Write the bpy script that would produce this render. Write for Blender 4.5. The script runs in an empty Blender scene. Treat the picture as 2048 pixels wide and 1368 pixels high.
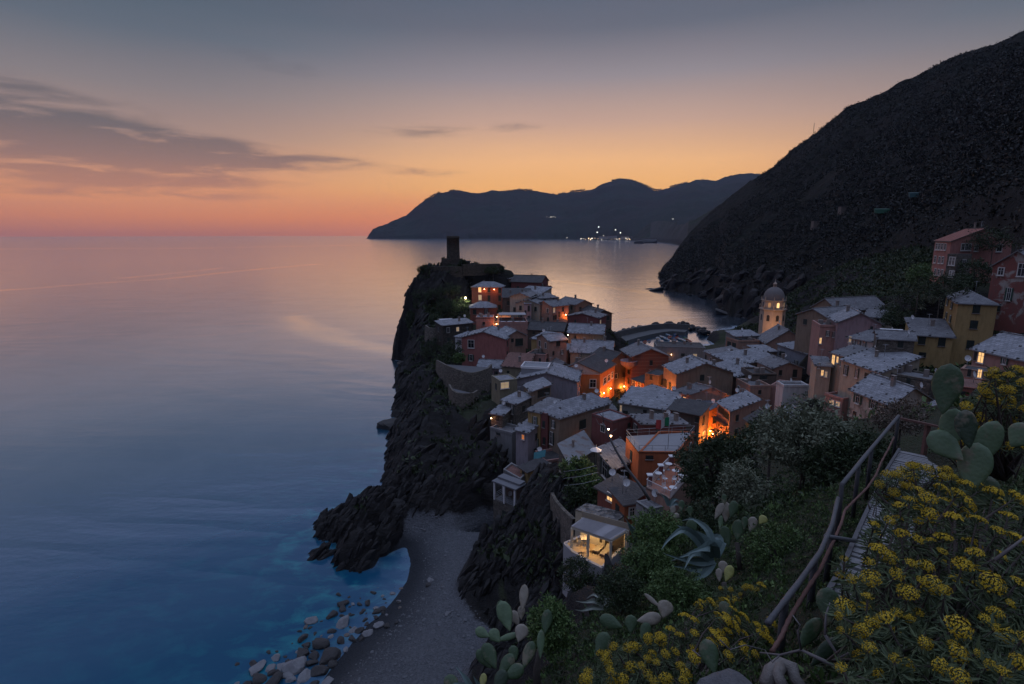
import bpy, bmesh, math, random
import numpy as np
from mathutils import Vector, Matrix
from mathutils.geometry import delaunay_2d_cdt
R = math.radians
random.seed(7); RNG = np.random.default_rng(11)
sc = bpy.context.scene
COL = sc.collection

# ------------------------------------------------------------------ camera
FPX, CX, CY, CAMZ = 1100.0, 1024.0, 684.0, 48.0
PITCH = math.atan(216.0 / FPX)
cd = bpy.data.cameras.new('camera'); cam = bpy.data.objects.new('camera', cd); COL.objects.link(cam)
cd.sensor_width = 36.0; cd.sensor_fit = 'HORIZONTAL'; cd.lens = 36.0 * FPX / 2048.0
cd.clip_start = 0.05; cd.clip_end = 90000.0
cam.location = (0, 0, CAMZ); cam.rotation_euler = (R(90) - PITCH, 0, 0)
sc.camera = cam
sc.view_settings.view_transform = 'Standard'; sc.view_settings.look = 'None'
sc.view_settings.exposure = 0.0; sc.view_settings.gamma = 1.0
sc.render.engine = 'CYCLES'
try:
    sc.cycles.use_denoising = True; sc.cycles.denoiser = 'OPENIMAGEDENOISE'
except Exception: pass
sc.cycles.max_bounces = 5; sc.cycles.diffuse_bounces = 2; sc.cycles.glossy_bounces = 2
sc.cycles.transmission_bounces = 3; sc.cycles.volume_bounces = 0; sc.cycles.transparent_max_bounces = 6
sc.cycles.use_light_tree = True
sc.cycles.sample_clamp_indirect = 4.0
sc.cycles.caustics_reflective = False; sc.cycles.caustics_refractive = False

CP, SP = math.cos(PITCH), math.sin(PITCH)
def ray(px, py):
    a = (px - CX) / FPX; b = (py - CY) / FPX
    return Vector((a, CP - b * SP, -SP - b * CP))
O = Vector((0, 0, CAMZ)); FWD = Vector((0, CP, -SP))
def at(px, py, Y):
    d = ray(px, py); return O + d * (Y / d.y)
def atz(px, py, z):
    d = ray(px, py); return O + d * ((z - CAMZ) / d.z)
def ts(px, py):
    d = ray(px, py); return d.x / d.y, d.z / d.y

# ------------------------------------------------------------------ world: dusk sky, brightened above the frame to lift the ambient light
def lin(r, g, b):
    f = lambda c: (c / 255.0) / 12.92 if c <= 10 else (((c / 255.0) + 0.055) / 1.055) ** 2.4
    return (f(r), f(g), f(b), 1.0)
W = bpy.data.worlds.new('World'); sc.world = W; W.use_nodes = True
nt = W.node_tree; nt.nodes.clear()
def N(t, kind, **kw):
    n = t.nodes.new(kind)
    for k, v in kw.items():
        if k.startswith('i_'): n.inputs[k[2:]].default_value = v
        else: setattr(n, k, v)
    return n
def M_(t, op, a, b=None, c=None, clamp=False):
    n = t.nodes.new('ShaderNodeMath'); n.operation = op; n.use_clamp = clamp
    for i, v in enumerate((a, b, c)):
        if v is None: continue
        if isinstance(v, (int, float)): n.inputs[i].default_value = v
        else: t.links.new(v, n.inputs[i])
    return n.outputs[0]
def mixc(t, fac, a, b):
    n = t.nodes.new('ShaderNodeMix'); n.data_type = 'RGBA'
    for s, v in ((0, fac), (6, a), (7, b)):
        if isinstance(v, (int, float)): n.inputs[s].default_value = v
        elif isinstance(v, (tuple, list)): n.inputs[s].default_value = (tuple(v) + (1.0,))[:4]
        else: t.links.new(v, n.inputs[s])
    return n.outputs[2]
def ramp(t, fac, stops, interp='LINEAR'):
    n = t.nodes.new('ShaderNodeValToRGB'); cr = n.color_ramp; cr.interpolation = interp
    while len(cr.elements) < len(stops): cr.elements.new(0.5)
    for e, (p, c) in zip(cr.elements, stops):
        e.position = p; e.color = (tuple(c) + (1.0,))[:4]
    t.links.new(fac, n.inputs[0]); return n.outputs[0]
tc = N(nt, 'ShaderNodeTexCoord')
sep = N(nt, 'ShaderNodeSeparateXYZ'); nt.links.new(tc.outputs['Generated'], sep.inputs[0])
el = M_(nt, 'MULTIPLY', M_(nt, 'ARCSINE', sep.outputs[2]), 180 / math.pi)          # degrees
az = M_(nt, 'MULTIPLY', M_(nt, 'ARCTAN2', sep.outputs[0], sep.outputs[1]), 180 / math.pi)
eln = M_(nt, 'DIVIDE', M_(nt, 'MAXIMUM', el, 0.0), 90.0)
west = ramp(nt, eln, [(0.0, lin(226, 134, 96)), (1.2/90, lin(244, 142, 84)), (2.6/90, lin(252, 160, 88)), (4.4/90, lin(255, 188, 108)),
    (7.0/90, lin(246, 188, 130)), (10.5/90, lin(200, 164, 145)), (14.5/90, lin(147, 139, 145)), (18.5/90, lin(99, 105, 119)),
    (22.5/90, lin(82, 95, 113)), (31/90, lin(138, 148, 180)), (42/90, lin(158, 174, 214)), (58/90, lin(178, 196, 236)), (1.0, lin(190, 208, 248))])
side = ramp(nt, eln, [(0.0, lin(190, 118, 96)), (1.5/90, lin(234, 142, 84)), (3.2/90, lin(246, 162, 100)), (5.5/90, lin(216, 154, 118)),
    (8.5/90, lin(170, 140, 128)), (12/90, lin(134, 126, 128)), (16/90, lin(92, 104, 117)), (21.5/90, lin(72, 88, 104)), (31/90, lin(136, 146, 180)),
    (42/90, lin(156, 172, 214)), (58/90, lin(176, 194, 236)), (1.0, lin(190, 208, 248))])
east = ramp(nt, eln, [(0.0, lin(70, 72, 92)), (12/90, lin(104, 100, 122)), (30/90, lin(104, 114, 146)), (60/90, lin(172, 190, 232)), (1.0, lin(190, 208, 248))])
daz = M_(nt, 'ABSOLUTE', M_(nt, 'SUBTRACT', az, 8.0))
f1 = N(nt, 'ShaderNodeMapRange', interpolation_type='SMOOTHSTEP'); nt.links.new(daz, f1.inputs[0]); f1.inputs[1].default_value = 6; f1.inputs[2].default_value = 40
f2 = N(nt, 'ShaderNodeMapRange', interpolation_type='SMOOTHSTEP'); nt.links.new(daz, f2.inputs[0]); f2.inputs[1].default_value = 45; f2.inputs[2].default_value = 120
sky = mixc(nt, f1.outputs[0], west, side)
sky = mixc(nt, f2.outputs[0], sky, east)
# thin dusk clouds: stretched noise gated by a few soft windows in azimuth / elevation
cv = N(nt, 'ShaderNodeCombineXYZ'); nt.links.new(M_(nt, 'MULTIPLY', az, 0.17), cv.inputs[0]); nt.links.new(M_(nt, 'MULTIPLY', el, 1.05), cv.inputs[1])
cn = N(nt, 'ShaderNodeTexNoise', noise_dimensions='3D'); nt.links.new(cv.outputs[0], cn.inputs['Vector'])
cn.inputs['Scale'].default_value = 1.0; cn.inputs['Detail'].default_value = 7; cn.inputs['Roughness'].default_value = 0.58; cn.inputs['Distortion'].default_value = 0.35
def win(a0, e0, wa, we, tilt=0.0):
    da = M_(nt, 'SUBTRACT', az, a0)
    de = M_(nt, 'SUBTRACT', M_(nt, 'SUBTRACT', el, e0), M_(nt, 'MULTIPLY', da, tilt))
    q = M_(nt, 'ADD', M_(nt, 'POWER', M_(nt, 'DIVIDE', da, wa), 2.0), M_(nt, 'POWER', M_(nt, 'DIVIDE', de, we), 2.0))
    return M_(nt, 'EXPONENT', M_(nt, 'MULTIPLY', q, -1.0))
def pxel(px, py):
    d = ray(px, py).normalized(); return math.degrees(math.atan2(d.x, d.y)), math.degrees(math.asin(d.z))
tot = None
for px, py, wa, we, tl, amp in ((60, 262, 14, 2.3, -0.16, 1.5), (400, 298, 9, 1.1, -0.08, 1.25), (60, 345, 13, 1.4, 0.0, 0.75), (650, 322, 6, 0.55, 0.0, 0.62), (830, 262, 6.5, 0.75, 0.03, 0.55),
                                (1050, 252, 4.5, 0.7, 0, 0.45), (856, 344, 4.0, 0.5, 0, 0.62), (560, 128, 6, 1.4, -0.15, 0.42), (90, 180, 7, 0.9, -0.1, 0.42),
                                (330, 362, 6, 0.35, 0, 0.5), (150, 385, 12, 0.35, 0, 0.5), (1500, 120, 14, 2.5, 0.05, 0.2)):
    a0, e0 = pxel(px, py)
    w_ = M_(nt, 'MULTIPLY', win(a0, e0, wa, we, tl), amp)
    tot = w_ if tot is None else M_(nt, 'ADD', tot, w_)
cm = N(nt, 'ShaderNodeMapRange', interpolation_type='SMOOTHSTEP'); cc_n = N(nt, 'ShaderNodeMapRange', interpolation_type='SMOOTHSTEP'); nt.links.new(cn.outputs[0], cc_n.inputs[0]); cc_n.inputs[1].default_value = 0.26; cc_n.inputs[2].default_value = 0.70
nt.links.new(M_(nt, 'MULTIPLY', M_(nt, 'ADD', M_(nt, 'MULTIPLY', cc_n.outputs[0], 0.8), 0.2), tot), cm.inputs[0])
cm.inputs[1].default_value = 0.10; cm.inputs[2].default_value = 0.82
cloudcol = ramp(nt, eln, [(0.0, lin(150, 92, 92)), (4/90, lin(186, 128, 102)), (6.5/90, lin(136, 110, 104)), (9/90, lin(98, 95, 99)), (18/90, lin(80, 82, 94)), (1, lin(80, 84, 96))])
sky = mixc(nt, M_(nt, 'MULTIPLY', cm.outputs[0], 0.86), sky, cloudcol)
# faint broad mottling of the upper sky
cv2 = N(nt, 'ShaderNodeCombineXYZ'); nt.links.new(M_(nt, 'MULTIPLY', az, 0.035), cv2.inputs[0]); nt.links.new(M_(nt, 'MULTIPLY', el, 0.16), cv2.inputs[1])
cn2 = N(nt, 'ShaderNodeTexNoise'); nt.links.new(cv2.outputs[0], cn2.inputs['Vector']); cn2.inputs['Scale'].default_value = 1.6; cn2.inputs['Detail'].default_value = 4
mot = N(nt, 'ShaderNodeMapRange'); nt.links.new(cn2.outputs[0], mot.inputs[0]); mot.inputs[1].default_value = 0.3; mot.inputs[2].default_value = 0.7
sky = mixc(nt, M_(nt, 'MULTIPLY', mot.outputs[0], 0.16), sky, mixc(nt, 0.5, sky, lin(150, 118, 122)))
nis = N(nt, 'ShaderNodeTexSky', sky_type='NISHITA', sun_disc=False, sun_elevation=R(0.5), sun_rotation=R(2.0))
nbg = N(nt, 'ShaderNodeBackground'); nt.links.new(nis.outputs[0], nbg.inputs[0]); nbg.inputs[1].default_value = 0.006
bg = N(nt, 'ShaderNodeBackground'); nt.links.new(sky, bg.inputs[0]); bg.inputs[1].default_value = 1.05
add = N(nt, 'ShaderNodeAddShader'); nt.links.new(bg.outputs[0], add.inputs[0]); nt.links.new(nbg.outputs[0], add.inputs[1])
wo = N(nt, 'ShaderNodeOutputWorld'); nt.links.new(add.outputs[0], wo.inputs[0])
W.cycles.sampling_method = 'MANUAL'; W.cycles.sample_map_resolution = 512

# afterglow: the sun has gone under the horizon, only a faint broad warm light is left
sd = bpy.data.lights.new('sun', 'SUN'); sd.energy = 0.04; sd.angle = R(20); sd.color = (1.0, 0.62, 0.38)
so = bpy.data.objects.new('sun', sd); COL.objects.link(so); so.rotation_euler = (R(-88.0), 0, R(-2.0))
so.rotation_euler = Vector((-0.03, -1.0, -0.05)).to_track_quat('-Z', 'Y').to_euler()

# ------------------------------------------------------------------ noise
def _h(ix, iy, s):
    n = (ix * 374761393 + iy * 668265263 + s * 974634777) & 0x7fffffff
    n = ((n ^ (n >> 13)) * 1274126177) & 0x7fffffff
    return ((n ^ (n >> 16)) & 0xffff) / 65535.0
def vnoise(x, y, s=0):
    x = np.asarray(x, float); y = np.asarray(y, float)
    x0 = np.floor(x).astype(np.int64); y0 = np.floor(y).astype(np.int64)
    fx = x - x0; fy = y - y0; fx = fx * fx * (3 - 2 * fx); fy = fy * fy * (3 - 2 * fy)
    a = _h(x0, y0, s); b = _h(x0 + 1, y0, s); c = _h(x0, y0 + 1, s); d = _h(x0 + 1, y0 + 1, s)
    return (a + (b - a) * fx) * (1 - fy) + (c + (d - c) * fx) * fy
def fbm(x, y, o=4, s=0, g=0.5):
    t = 0; a = 1.0; n = 0.0
    for i in range(o):
        t = t + a * (vnoise(x, y, s + i * 17) * 2 - 1); n += a; x = np.asarray(x) * 2.03 + 11.3; y = np.asarray(y) * 2.03 - 7.1; a *= g
    return t / n
def ridged(x, y, o=4, s=0):
    t = 0; a = 1.0; n = 0.0
    for i in range(o):
        t = t + a * (1 - np.abs(vnoise(x, y, s + i * 13) * 2 - 1)); n += a; x = np.asarray(x) * 2.1 + 3.3; y = np.asarray(y) * 2.1 + 9.1; a *= 0.5
    return t / n

# ------------------------------------------------------------------ tagging and mesh helpers
def tag(o, label=None, cat=None, group=None, kind=None):
    if label: o['label'] = label
    if cat: o['category'] = cat
    if group: o['group'] = group
    if kind: o['kind'] = kind
    return o
def thing(name, label, cat, loc=(0, 0, 0), group=None):
    o = bpy.data.objects.new(name, None); COL.objects.link(o); o.location = loc; o.empty_display_size = 0.2
    return tag(o, label, cat, group)
def link(name, me, parent=None):
    o = bpy.data.objects.new(name, me); COL.objects.link(o)
    if parent: o.parent = parent
    return o
def copy_tree(o, parent=None):
    c = o.copy(); COL.objects.link(c); c.parent = parent
    for ch in list(o.children): copy_tree(ch, c)
    return c
def npmesh(name, V, F, mats, smooth=True, mi=None):
    """V (n,3) floats, F (m,k) ints of one face size"""
    me = bpy.data.meshes.new(name); V = np.asarray(V, np.float32); F = np.asarray(F, np.int32)
    k = F.shape[1]
    me.vertices.add(len(V)); me.vertices.foreach_set('co', V.ravel())
    me.loops.add(F.size); me.loops.foreach_set('vertex_index', F.ravel())
    me.polygons.add(len(F)); me.polygons.foreach_set('loop_start', np.arange(0, F.size, k, dtype=np.int32))
    if mi is not None: me.polygons.foreach_set('material_index', np.asarray(mi, np.int32))
    me.polygons.foreach_set('use_smooth', np.full(len(F), smooth, dtype=bool))
    for m in (mats if isinstance(mats, (list, tuple)) else [mats]): me.materials.append(m)
    me.update(calc_edges=True); return me
def gridmesh(name, P, mats, smooth=True):
    n, m = P.shape[:2]; idx = np.arange(n * m).reshape(n, m)
    F = np.stack([idx[:-1, :-1], idx[1:, :-1], idx[1:, 1:], idx[:-1, 1:]], -1).reshape(-1, 4)
    return npmesh(name, P.reshape(-1, 3), F, mats, smooth)
def add_attr(me, name, vals):
    a = me.attributes.new(name, 'FLOAT', 'POINT'); a.data.foreach_set('value', np.asarray(vals, np.float32).ravel())

class MB:
    """collects shapes, links them as one mesh"""
    def __init__(s): s.v = []; s.f = []; s.m = []; s.uv = []; s.sm = []
    def poly(s, pts, mi=0, uv=None, smooth=False):
        b = len(s.v); s.v += [tuple(p) for p in pts]; s.f.append(tuple(range(b, b + len(pts)))); s.m.append(mi); s.sm.append(smooth)
        s.uv.append(uv if uv else [(0, 0)] * len(pts))
    def raw(s, V, F, mi=0, smooth=True):
        b = len(s.v); s.v += [tuple(p) for p in V]
        for f in F: s.f.append(tuple(i + b for i in f)); s.m.append(mi); s.sm.append(smooth); s.uv.append([(0, 0)] * len(f))
    def obox(s, c, ax, ay, az, mi=0):
        """box with centre c and half-axis vectors"""
        c, ax, ay, az = map(Vector, (c, ax, ay, az))
        V = [c + ax * i + ay * j + az * k for i in (-1, 1) for j in (-1, 1) for k in (-1, 1)]
        F = [(0, 1, 3, 2), (4, 6, 7, 5), (0, 4, 5, 1), (2, 3, 7, 6), (0, 2, 6, 4), (1, 5, 7, 3)]
        s.raw(V, F, mi, False)
    def box(s, x0, x1, y0, y1, z0, z1, mi=0):
        s.obox(((x0 + x1) / 2, (y0 + y1) / 2, (z0 + z1) / 2), ((x1 - x0) / 2, 0, 0), (0, (y1 - y0) / 2, 0), (0, 0, (z1 - z0) / 2), mi)
    def bar(s, a, b, w, h=None, mi=0):
        a, b = Vector(a), Vector(b); d = b - a; h = h or w
        u = d.cross(Vector((0, 0, 1)));
        if u.length < 1e-6: u = Vector((1, 0, 0))
        u.normalize(); n = u.cross(d).normalized()
        s.obox((a + b) / 2, d / 2, u * w / 2, n * h / 2, mi)
    def tube(s, pts, rad, seg=6, mi=0, cap=True):
        pts = [Vector(p) for p in pts]; n = len(pts)
        rad = rad if isinstance(rad, (list, tuple)) else [rad] * n
        b = len(s.v); up = Vector((0.13, 0.21, 0.97)); V = []; F = []
        for i, p in enumerate(pts):
            d = (pts[min(i + 1, n - 1)] - pts[max(i - 1, 0)])
            if d.length < 1e-9: d = Vector((0, 0, 1))
            d.normalize(); u = d.cross(up)
            if u.length < 0.05: u = d.cross(Vector((1, 0, 0)))
            u.normalize(); w = d.cross(u)
            for k in range(seg):
                t = 2 * math.pi * k / seg; V.append(p + (u * math.cos(t) + w * math.sin(t)) * rad[i])
        for i in range(n - 1):
            for k in range(seg):
                k2 = (k + 1) % seg; F.append((i * seg + k, i * seg + k2, (i + 1) * seg + k2, (i + 1) * seg + k))
        if cap: F.append(tuple(range(seg - 1, -1, -1))); F.append(tuple((n - 1) * seg + k for k in range(seg)))
        s.raw(V, F, mi, True)
    def lathe(s, c, prof, seg=16, mi=0, smooth=True, rot=0):
        c = Vector(c); V = []; F = []; n = len(prof)
        for r, z in prof:
            for k in range(seg):
                t = 2 * math.pi * k / seg + rot; V.append((c.x + r * math.cos(t), c.y + r * math.sin(t), c.z + z))
        for i in range(n - 1):
            for k in range(seg):
                k2 = (k + 1) % seg; F.append((i * seg + k, i * seg + k2, (i + 1) * seg + k2, (i + 1) * seg + k))
        s.raw(V, F, mi, smooth)
        s.raw([V[k] for k in range(seg)], [tuple(range(seg - 1, -1, -1))], mi, False)
        s.raw([V[(n - 1) * seg + k] for k in range(seg)], [tuple(range(seg))], mi, False)
    def build(s, name, mats, parent=None, org=None):
        me = bpy.data.meshes.new(name)
        o_ = Vector(org) if org is not None else (Vector(parent['o_']) if parent is not None and 'o_' in parent else Vector((0, 0, 0)))
        me.from_pydata([(v[0] - o_.x, v[1] - o_.y, v[2] - o_.z) for v in s.v], [], s.f)
        for m in (mats if isinstance(mats, (list, tuple)) else [mats]): me.materials.append(m)
        me.polygons.foreach_set('material_index', s.m); me.polygons.foreach_set('use_smooth', s.sm)
        if any(any(q != (0, 0) for q in u) for u in s.uv):
            l = me.uv_layers.new(name='UVMap'); l.data.foreach_set('uv', [c for u in s.uv for q in u for c in q])
        me.update(); return link(name, me, parent)
def rooted(name, label, cat, loc, group=None):
    """Empty whose children are written in world coordinates"""
    o = thing(name, label, cat, loc, group); o['o_'] = tuple(loc); return o

# ------------------------------------------------------------------ materials
MATS = {}
def bsdf_mat(name):
    m = bpy.data.materials.new(name); m.use_nodes = True
    t = m.node_tree; b = t.nodes['Principled BSDF']; return m, t, b
def noise(t, scale, detail=5, rough=0.55, vec=None, dist=0.0):
    n = N(t, 'ShaderNodeTexNoise'); n.inputs['Scale'].default_value = scale; n.inputs['Detail'].default_value = detail
    n.inputs['Roughness'].default_value = rough; n.inputs['Distortion'].default_value = dist
    if vec is not None: t.links.new(vec, n.inputs['Vector'])
    return n.outputs[0]
def coord(t, which='Object', scale=(1, 1, 1), rot=(0, 0, 0)):
    c = N(t, 'ShaderNodeTexCoord'); m = N(t, 'ShaderNodeMapping'); t.links.new(c.outputs[which], m.inputs[0])
    m.inputs['Scale'].default_value = scale; m.inputs['Rotation'].default_value = rot; return m.outputs[0]
def bump(t, b, h, strength=0.5, dist=0.05):
    n = N(t, 'ShaderNodeBump'); n.inputs['Strength'].default_value = strength; n.inputs['Distance'].default_value = dist
    t.links.new(h, n.inputs['Height']); t.links.new(n.outputs[0], b.inputs['Normal'])
def plain(name, col, rough=0.7, var=0.25, scale=3.0, metal=0.0, bmp=0.0, spec=0.5):
    """one-colour surface with mottling"""
    if name in MATS: return MATS[name]
    m, t, b = bsdf_mat(name)
    v = coord(t); n = noise(t, scale, 5, 0.6, v)
    c1 = tuple(c * (1 - var) for c in col); c2 = tuple(min(1, c * (1 + var)) for c in col)
    t.links.new(mixc(t, n, c1, c2), b.inputs['Base Color'])
    b.inputs['Roughness'].default_value = rough; b.inputs['Metallic'].default_value = metal; b.inputs['Specular IOR Level'].default_value = spec
    if bmp: bump(t, b, noise(t, scale * 3, 6, 0.6, v), bmp, 0.03)
    MATS[name] = m; return m
def glow(name, col, strength):
    if name in MATS: return MATS[name]
    m, t, b = bsdf_mat(name)
    b.inputs['Base Color'].default_value = (col[0], col[1], col[2], 1); b.inputs['Emission Color'].default_value = (col[0], col[1], col[2], 1)
    b.inputs['Emission Strength'].default_value = strength; MATS[name] = m; return m
# ------------------------------------------------------------------ far setting: sea, far land, the big hill
def curve(pts):
    pts = sorted(pts); xs = np.array([p[0] for p in pts]); ys = np.array([p[1] for p in pts])
    return lambda x: np.interp(x, xs, ys)

def hill_mat(name, green, rock, soil, sc_=1.0, terr=0.0):
    m, t, b = bsdf_mat(name)
    v = coord(t)
    g = N(t, 'ShaderNodeNewGeometry'); sp = N(t, 'ShaderNodeSeparateXYZ'); t.links.new(g.outputs['True Normal'], sp.inputs[0])
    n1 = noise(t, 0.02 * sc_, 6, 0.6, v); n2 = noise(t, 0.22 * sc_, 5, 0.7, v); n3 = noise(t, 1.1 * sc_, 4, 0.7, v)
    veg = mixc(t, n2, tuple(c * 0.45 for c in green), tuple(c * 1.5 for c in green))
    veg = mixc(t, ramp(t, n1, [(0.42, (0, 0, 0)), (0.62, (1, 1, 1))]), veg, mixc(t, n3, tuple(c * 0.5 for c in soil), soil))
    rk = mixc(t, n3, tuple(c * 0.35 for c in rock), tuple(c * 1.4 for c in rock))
    steep = N(t, 'ShaderNodeMapRange'); t.links.new(sp.outputs[2], steep.inputs[0])
    steep.inputs[1].default_value = 0.72; steep.inputs[2].default_value = 0.5
    fac = M_(t, 'MULTIPLY', steep.outputs[0], M_(t, 'ADD', M_(t, 'MULTIPLY', n2, 1.2), 0.2), clamp=True)
    col = mixc(t, fac, veg, rk)
    if terr:
        spz = N(t, 'ShaderNodeSeparateXYZ'); t.links.new(v, spz.inputs[0])
        w = M_(t, 'FRACT', M_(t, 'ADD', M_(t, 'DIVIDE', spz.outputs[2], terr), M_(t, 'MULTIPLY', n1, 3.0)))
        band = ramp(t, w, [(0.0, (1, 1, 1)), (0.14, (0, 0, 0)), (0.9, (0, 0, 0)), (1, (1, 1, 1))])
        col = mixc(t, M_(t, 'MULTIPLY', M_(t, 'MULTIPLY', band, 0.8), ramp(t, n1, [(0.45, (1, 1, 1)), (0.6, (0, 0, 0))])), col, soil)
    t.links.new(col, b.inputs['Base Color']); b.inputs['Roughness'].default_value = 0.95; b.inputs['Specular IOR Level'].default_value = 0.1
    bump(t, b, M_(t, 'ADD', n2, M_(t, 'MULTIPLY', n3, 0.5)), 0.6, 2.0 / sc_)
    return m

def polar_hill(name, sil, shore, ridgeD, t0, t1, nt_, nv, mat, amp, fq, foot=10.0, back=0.55, terr=0.0, base=None, seed=3, tuft=0.0):
    """land seen from the view point: silhouette pixels, shore distance and ridge distance by bearing"""
    S = curve([ts(*p) for p in sil]); Ds = curve([(ts(*p)[0], d) for p, d in shore]); Dr = curve([(ts(*p)[0], d) for p, d in ridgeD])
    B = curve(base) if base else (lambda x: np.zeros_like(x))
    T = np.linspace(t0, t1, nt_); v = np.concatenate([np.linspace(-0.02, 1.0, int(nv * 0.8)), np.linspace(1.0, 1.9, nv - int(nv * 0.8) + 1)[1:]])
    TT, VV = np.meshgrid(T, v, indexing='ij')
    ds, dr = Ds(TT), Dr(TT); D = ds + (dr - ds) * VV
    zr = np.maximum(CAMZ + S(TT) * dr, 1.0); b0 = B(TT)
    up = np.clip(VV, 0, 1)
    ft = np.minimum(foot, zr * 0.7)
    prof = b0 + np.clip(VV / 0.05, -1, 1) * ft * 0.7 + np.clip((zr - ft * 0.7 - b0), 0, None) * (up ** 0.92)
    prof = np.where(VV < 0, -3.0 + b0, prof)
    down = np.clip((VV - 1) / 0.9, 0, 1); z = np.where(VV > 1, zr * (1 - down * back), prof)
    X = TT * D; Yy = D
    env = np.clip(VV * 6, 0, 1) * np.where(VV > 1, 1.0, 1.0) * (0.25 + 0.75 * np.clip((1 - np.abs(VV - 0.55) / 0.55), 0, 1)) * np.clip((zr - b0) / 60, 0.05, 1)
    gul = (ridged(X * fq, Yy * fq, 5, seed) - 0.62) * amp * env
    z = z + gul + fbm(X * fq * 7, Yy * fq * 7, 4, seed + 5, 0.6) * amp * 0.10 * np.clip(VV * 12, 0, 1)
    if terr:
        st = terr; q = z / st + fbm(X * 0.006, Yy * 0.006, 2, 9) * 1.5; fr = q - np.floor(q)
        zt = (np.floor(q) + np.clip(fr * 1.8, 0, 1)) * st - fbm(X * 0.006, Yy * 0.006, 2, 9) * 1.5 * st
        tm = np.clip(fbm(X * 0.004 + 5, Yy * 0.004, 3, 21) * 3 + 0.5, 0, 1) * np.clip((VV - 0.1) * 6, 0, 1) * np.clip((1.0 - VV) * 8, 0, 1)
        z = z + (zt - z) * tm
    if tuft:
        z = z + np.clip(vnoise(X / tuft, Yy / tuft, 77) - 0.35, 0, 1) * tuft * 0.55 * np.clip(VV * 14, 0, 1) + np.clip(vnoise(X / tuft * 2.3, Yy / tuft * 2.3, 78) - 0.3, 0, 1) * tuft * 0.3 * np.clip(VV * 14, 0, 1)
    # shoreline wobble
    wob = fbm(TT * 60, VV * 3, 4, seed + 31) * np.clip(1 - VV * 5, 0, 1) * (dr - ds) * 0.03 * np.clip((0.55 - TT) * 6, 0, 1)
    Yy = Yy + wob; X = X + TT * wob
    P = np.stack([X, Yy, z], -1)
    o = link(name, gridmesh(name, P, mat)); tag(o, kind='structure'); return o, P

farmat = hill_mat('far_land', (0.026, 0.034, 0.024), (0.07, 0.066, 0.062), (0.045, 0.038, 0.031), 0.12)
sil_far = [(733, 479), (738, 470), (746, 457), (757, 453), (775, 450), (795, 439), (812, 431), (835, 412), (850, 402), (868, 391), (880, 386), (905, 382), (940, 384), (960, 385), (985, 380), (1010, 384), (1040, 380), (1075, 382),
           (1100, 388), (1115, 390), (1140, 384), (1165, 381), (1190, 373), (1212, 364), (1240, 359), (1262, 361), (1285, 369), (1305, 379), (1318, 381), (1340, 374), (1370, 367), (1395, 360), (1415, 362), (1430, 364), (1450, 356),
           (1475, 350), (1500, 347), (1530, 352), (1560, 349), (1620, 356)]
far, FARP = polar_hill('far_headland', sil_far,
    [((733, 478), 5600), ((800, 478), 5500), ((900, 478), 5500), ((1150, 478), 5000), ((1290, 478), 4300), ((1350, 478), 3600), ((1620, 478), 3000)],
    [((733, 478), 5800), ((800, 478), 6200), ((900, 478), 6600), ((1115, 478), 6900), ((1240, 478), 7200), ((1320, 478), 7000), ((1500, 478), 7200), ((1620, 478), 7300)],
    ts(732.5, 478)[0], ts(1620, 478)[0], 620, 90, farmat, 160.0, 1 / 900.0, foot=35, seed=5)
spurmat = hill_mat('spur_land', (0.03, 0.038, 0.022), (0.10, 0.09, 0.08), (0.05, 0.04, 0.03), 0.3)
spur, _ = polar_hill('coast_spur', [(1262, 474), (1275, 466), (1290, 452), (1300, 446), (1318, 440), (1345, 444), (1362, 450), (1390, 440), (1410, 428), (1440, 410), (1500, 380), (1600, 330)],
    [((1262, 478), 4100), ((1300, 478), 3700), ((1352, 478), 2600), ((1375, 478), 1900), ((1500, 478), 1500), ((1600, 478), 1400)],
    [((1262, 478), 4300), ((1300, 478), 4200), ((1352, 478), 3100), ((1375, 478), 2500), ((1500, 478), 2200), ((1600, 478), 2100)],
    ts(1262, 478)[0], ts(1600, 478)[0], 260, 70, spurmat, 50.0, 1 / 250.0, foot=25, seed=15)
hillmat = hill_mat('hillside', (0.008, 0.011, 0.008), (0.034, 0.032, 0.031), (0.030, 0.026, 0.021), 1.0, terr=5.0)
sil_hill = [(1319, 556), (1324, 550), (1333, 537), (1350, 506), (1362, 490), (1378, 470), (1398, 449), (1420, 426), (1460, 396), (1500, 366), (1545, 336), (1590, 300), (1632, 270), (1662, 246), (1690, 221), (1728, 205), (1760, 190),
            (1800, 165), (1840, 149), (1880, 128), (1905, 113), (1945, 98), (1985, 90), (2015, 74), (2048, 62), (2150, 20), (2400, -90), (2900, -260)]
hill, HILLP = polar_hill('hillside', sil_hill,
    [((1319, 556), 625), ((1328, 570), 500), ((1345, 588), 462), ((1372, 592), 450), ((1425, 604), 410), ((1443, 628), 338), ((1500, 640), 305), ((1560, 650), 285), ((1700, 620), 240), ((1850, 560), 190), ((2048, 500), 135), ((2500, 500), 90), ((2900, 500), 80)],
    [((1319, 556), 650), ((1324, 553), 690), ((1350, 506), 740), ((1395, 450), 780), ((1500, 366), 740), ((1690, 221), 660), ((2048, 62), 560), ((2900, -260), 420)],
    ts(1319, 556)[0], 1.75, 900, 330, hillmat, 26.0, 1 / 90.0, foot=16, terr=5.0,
    base=[(0.26, 0), (0.45, 0), (0.56, 8), (0.68, 22), (0.80, 34), (0.95, 38), (1.75, 40)], seed=8, tuft=1.8)
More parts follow.
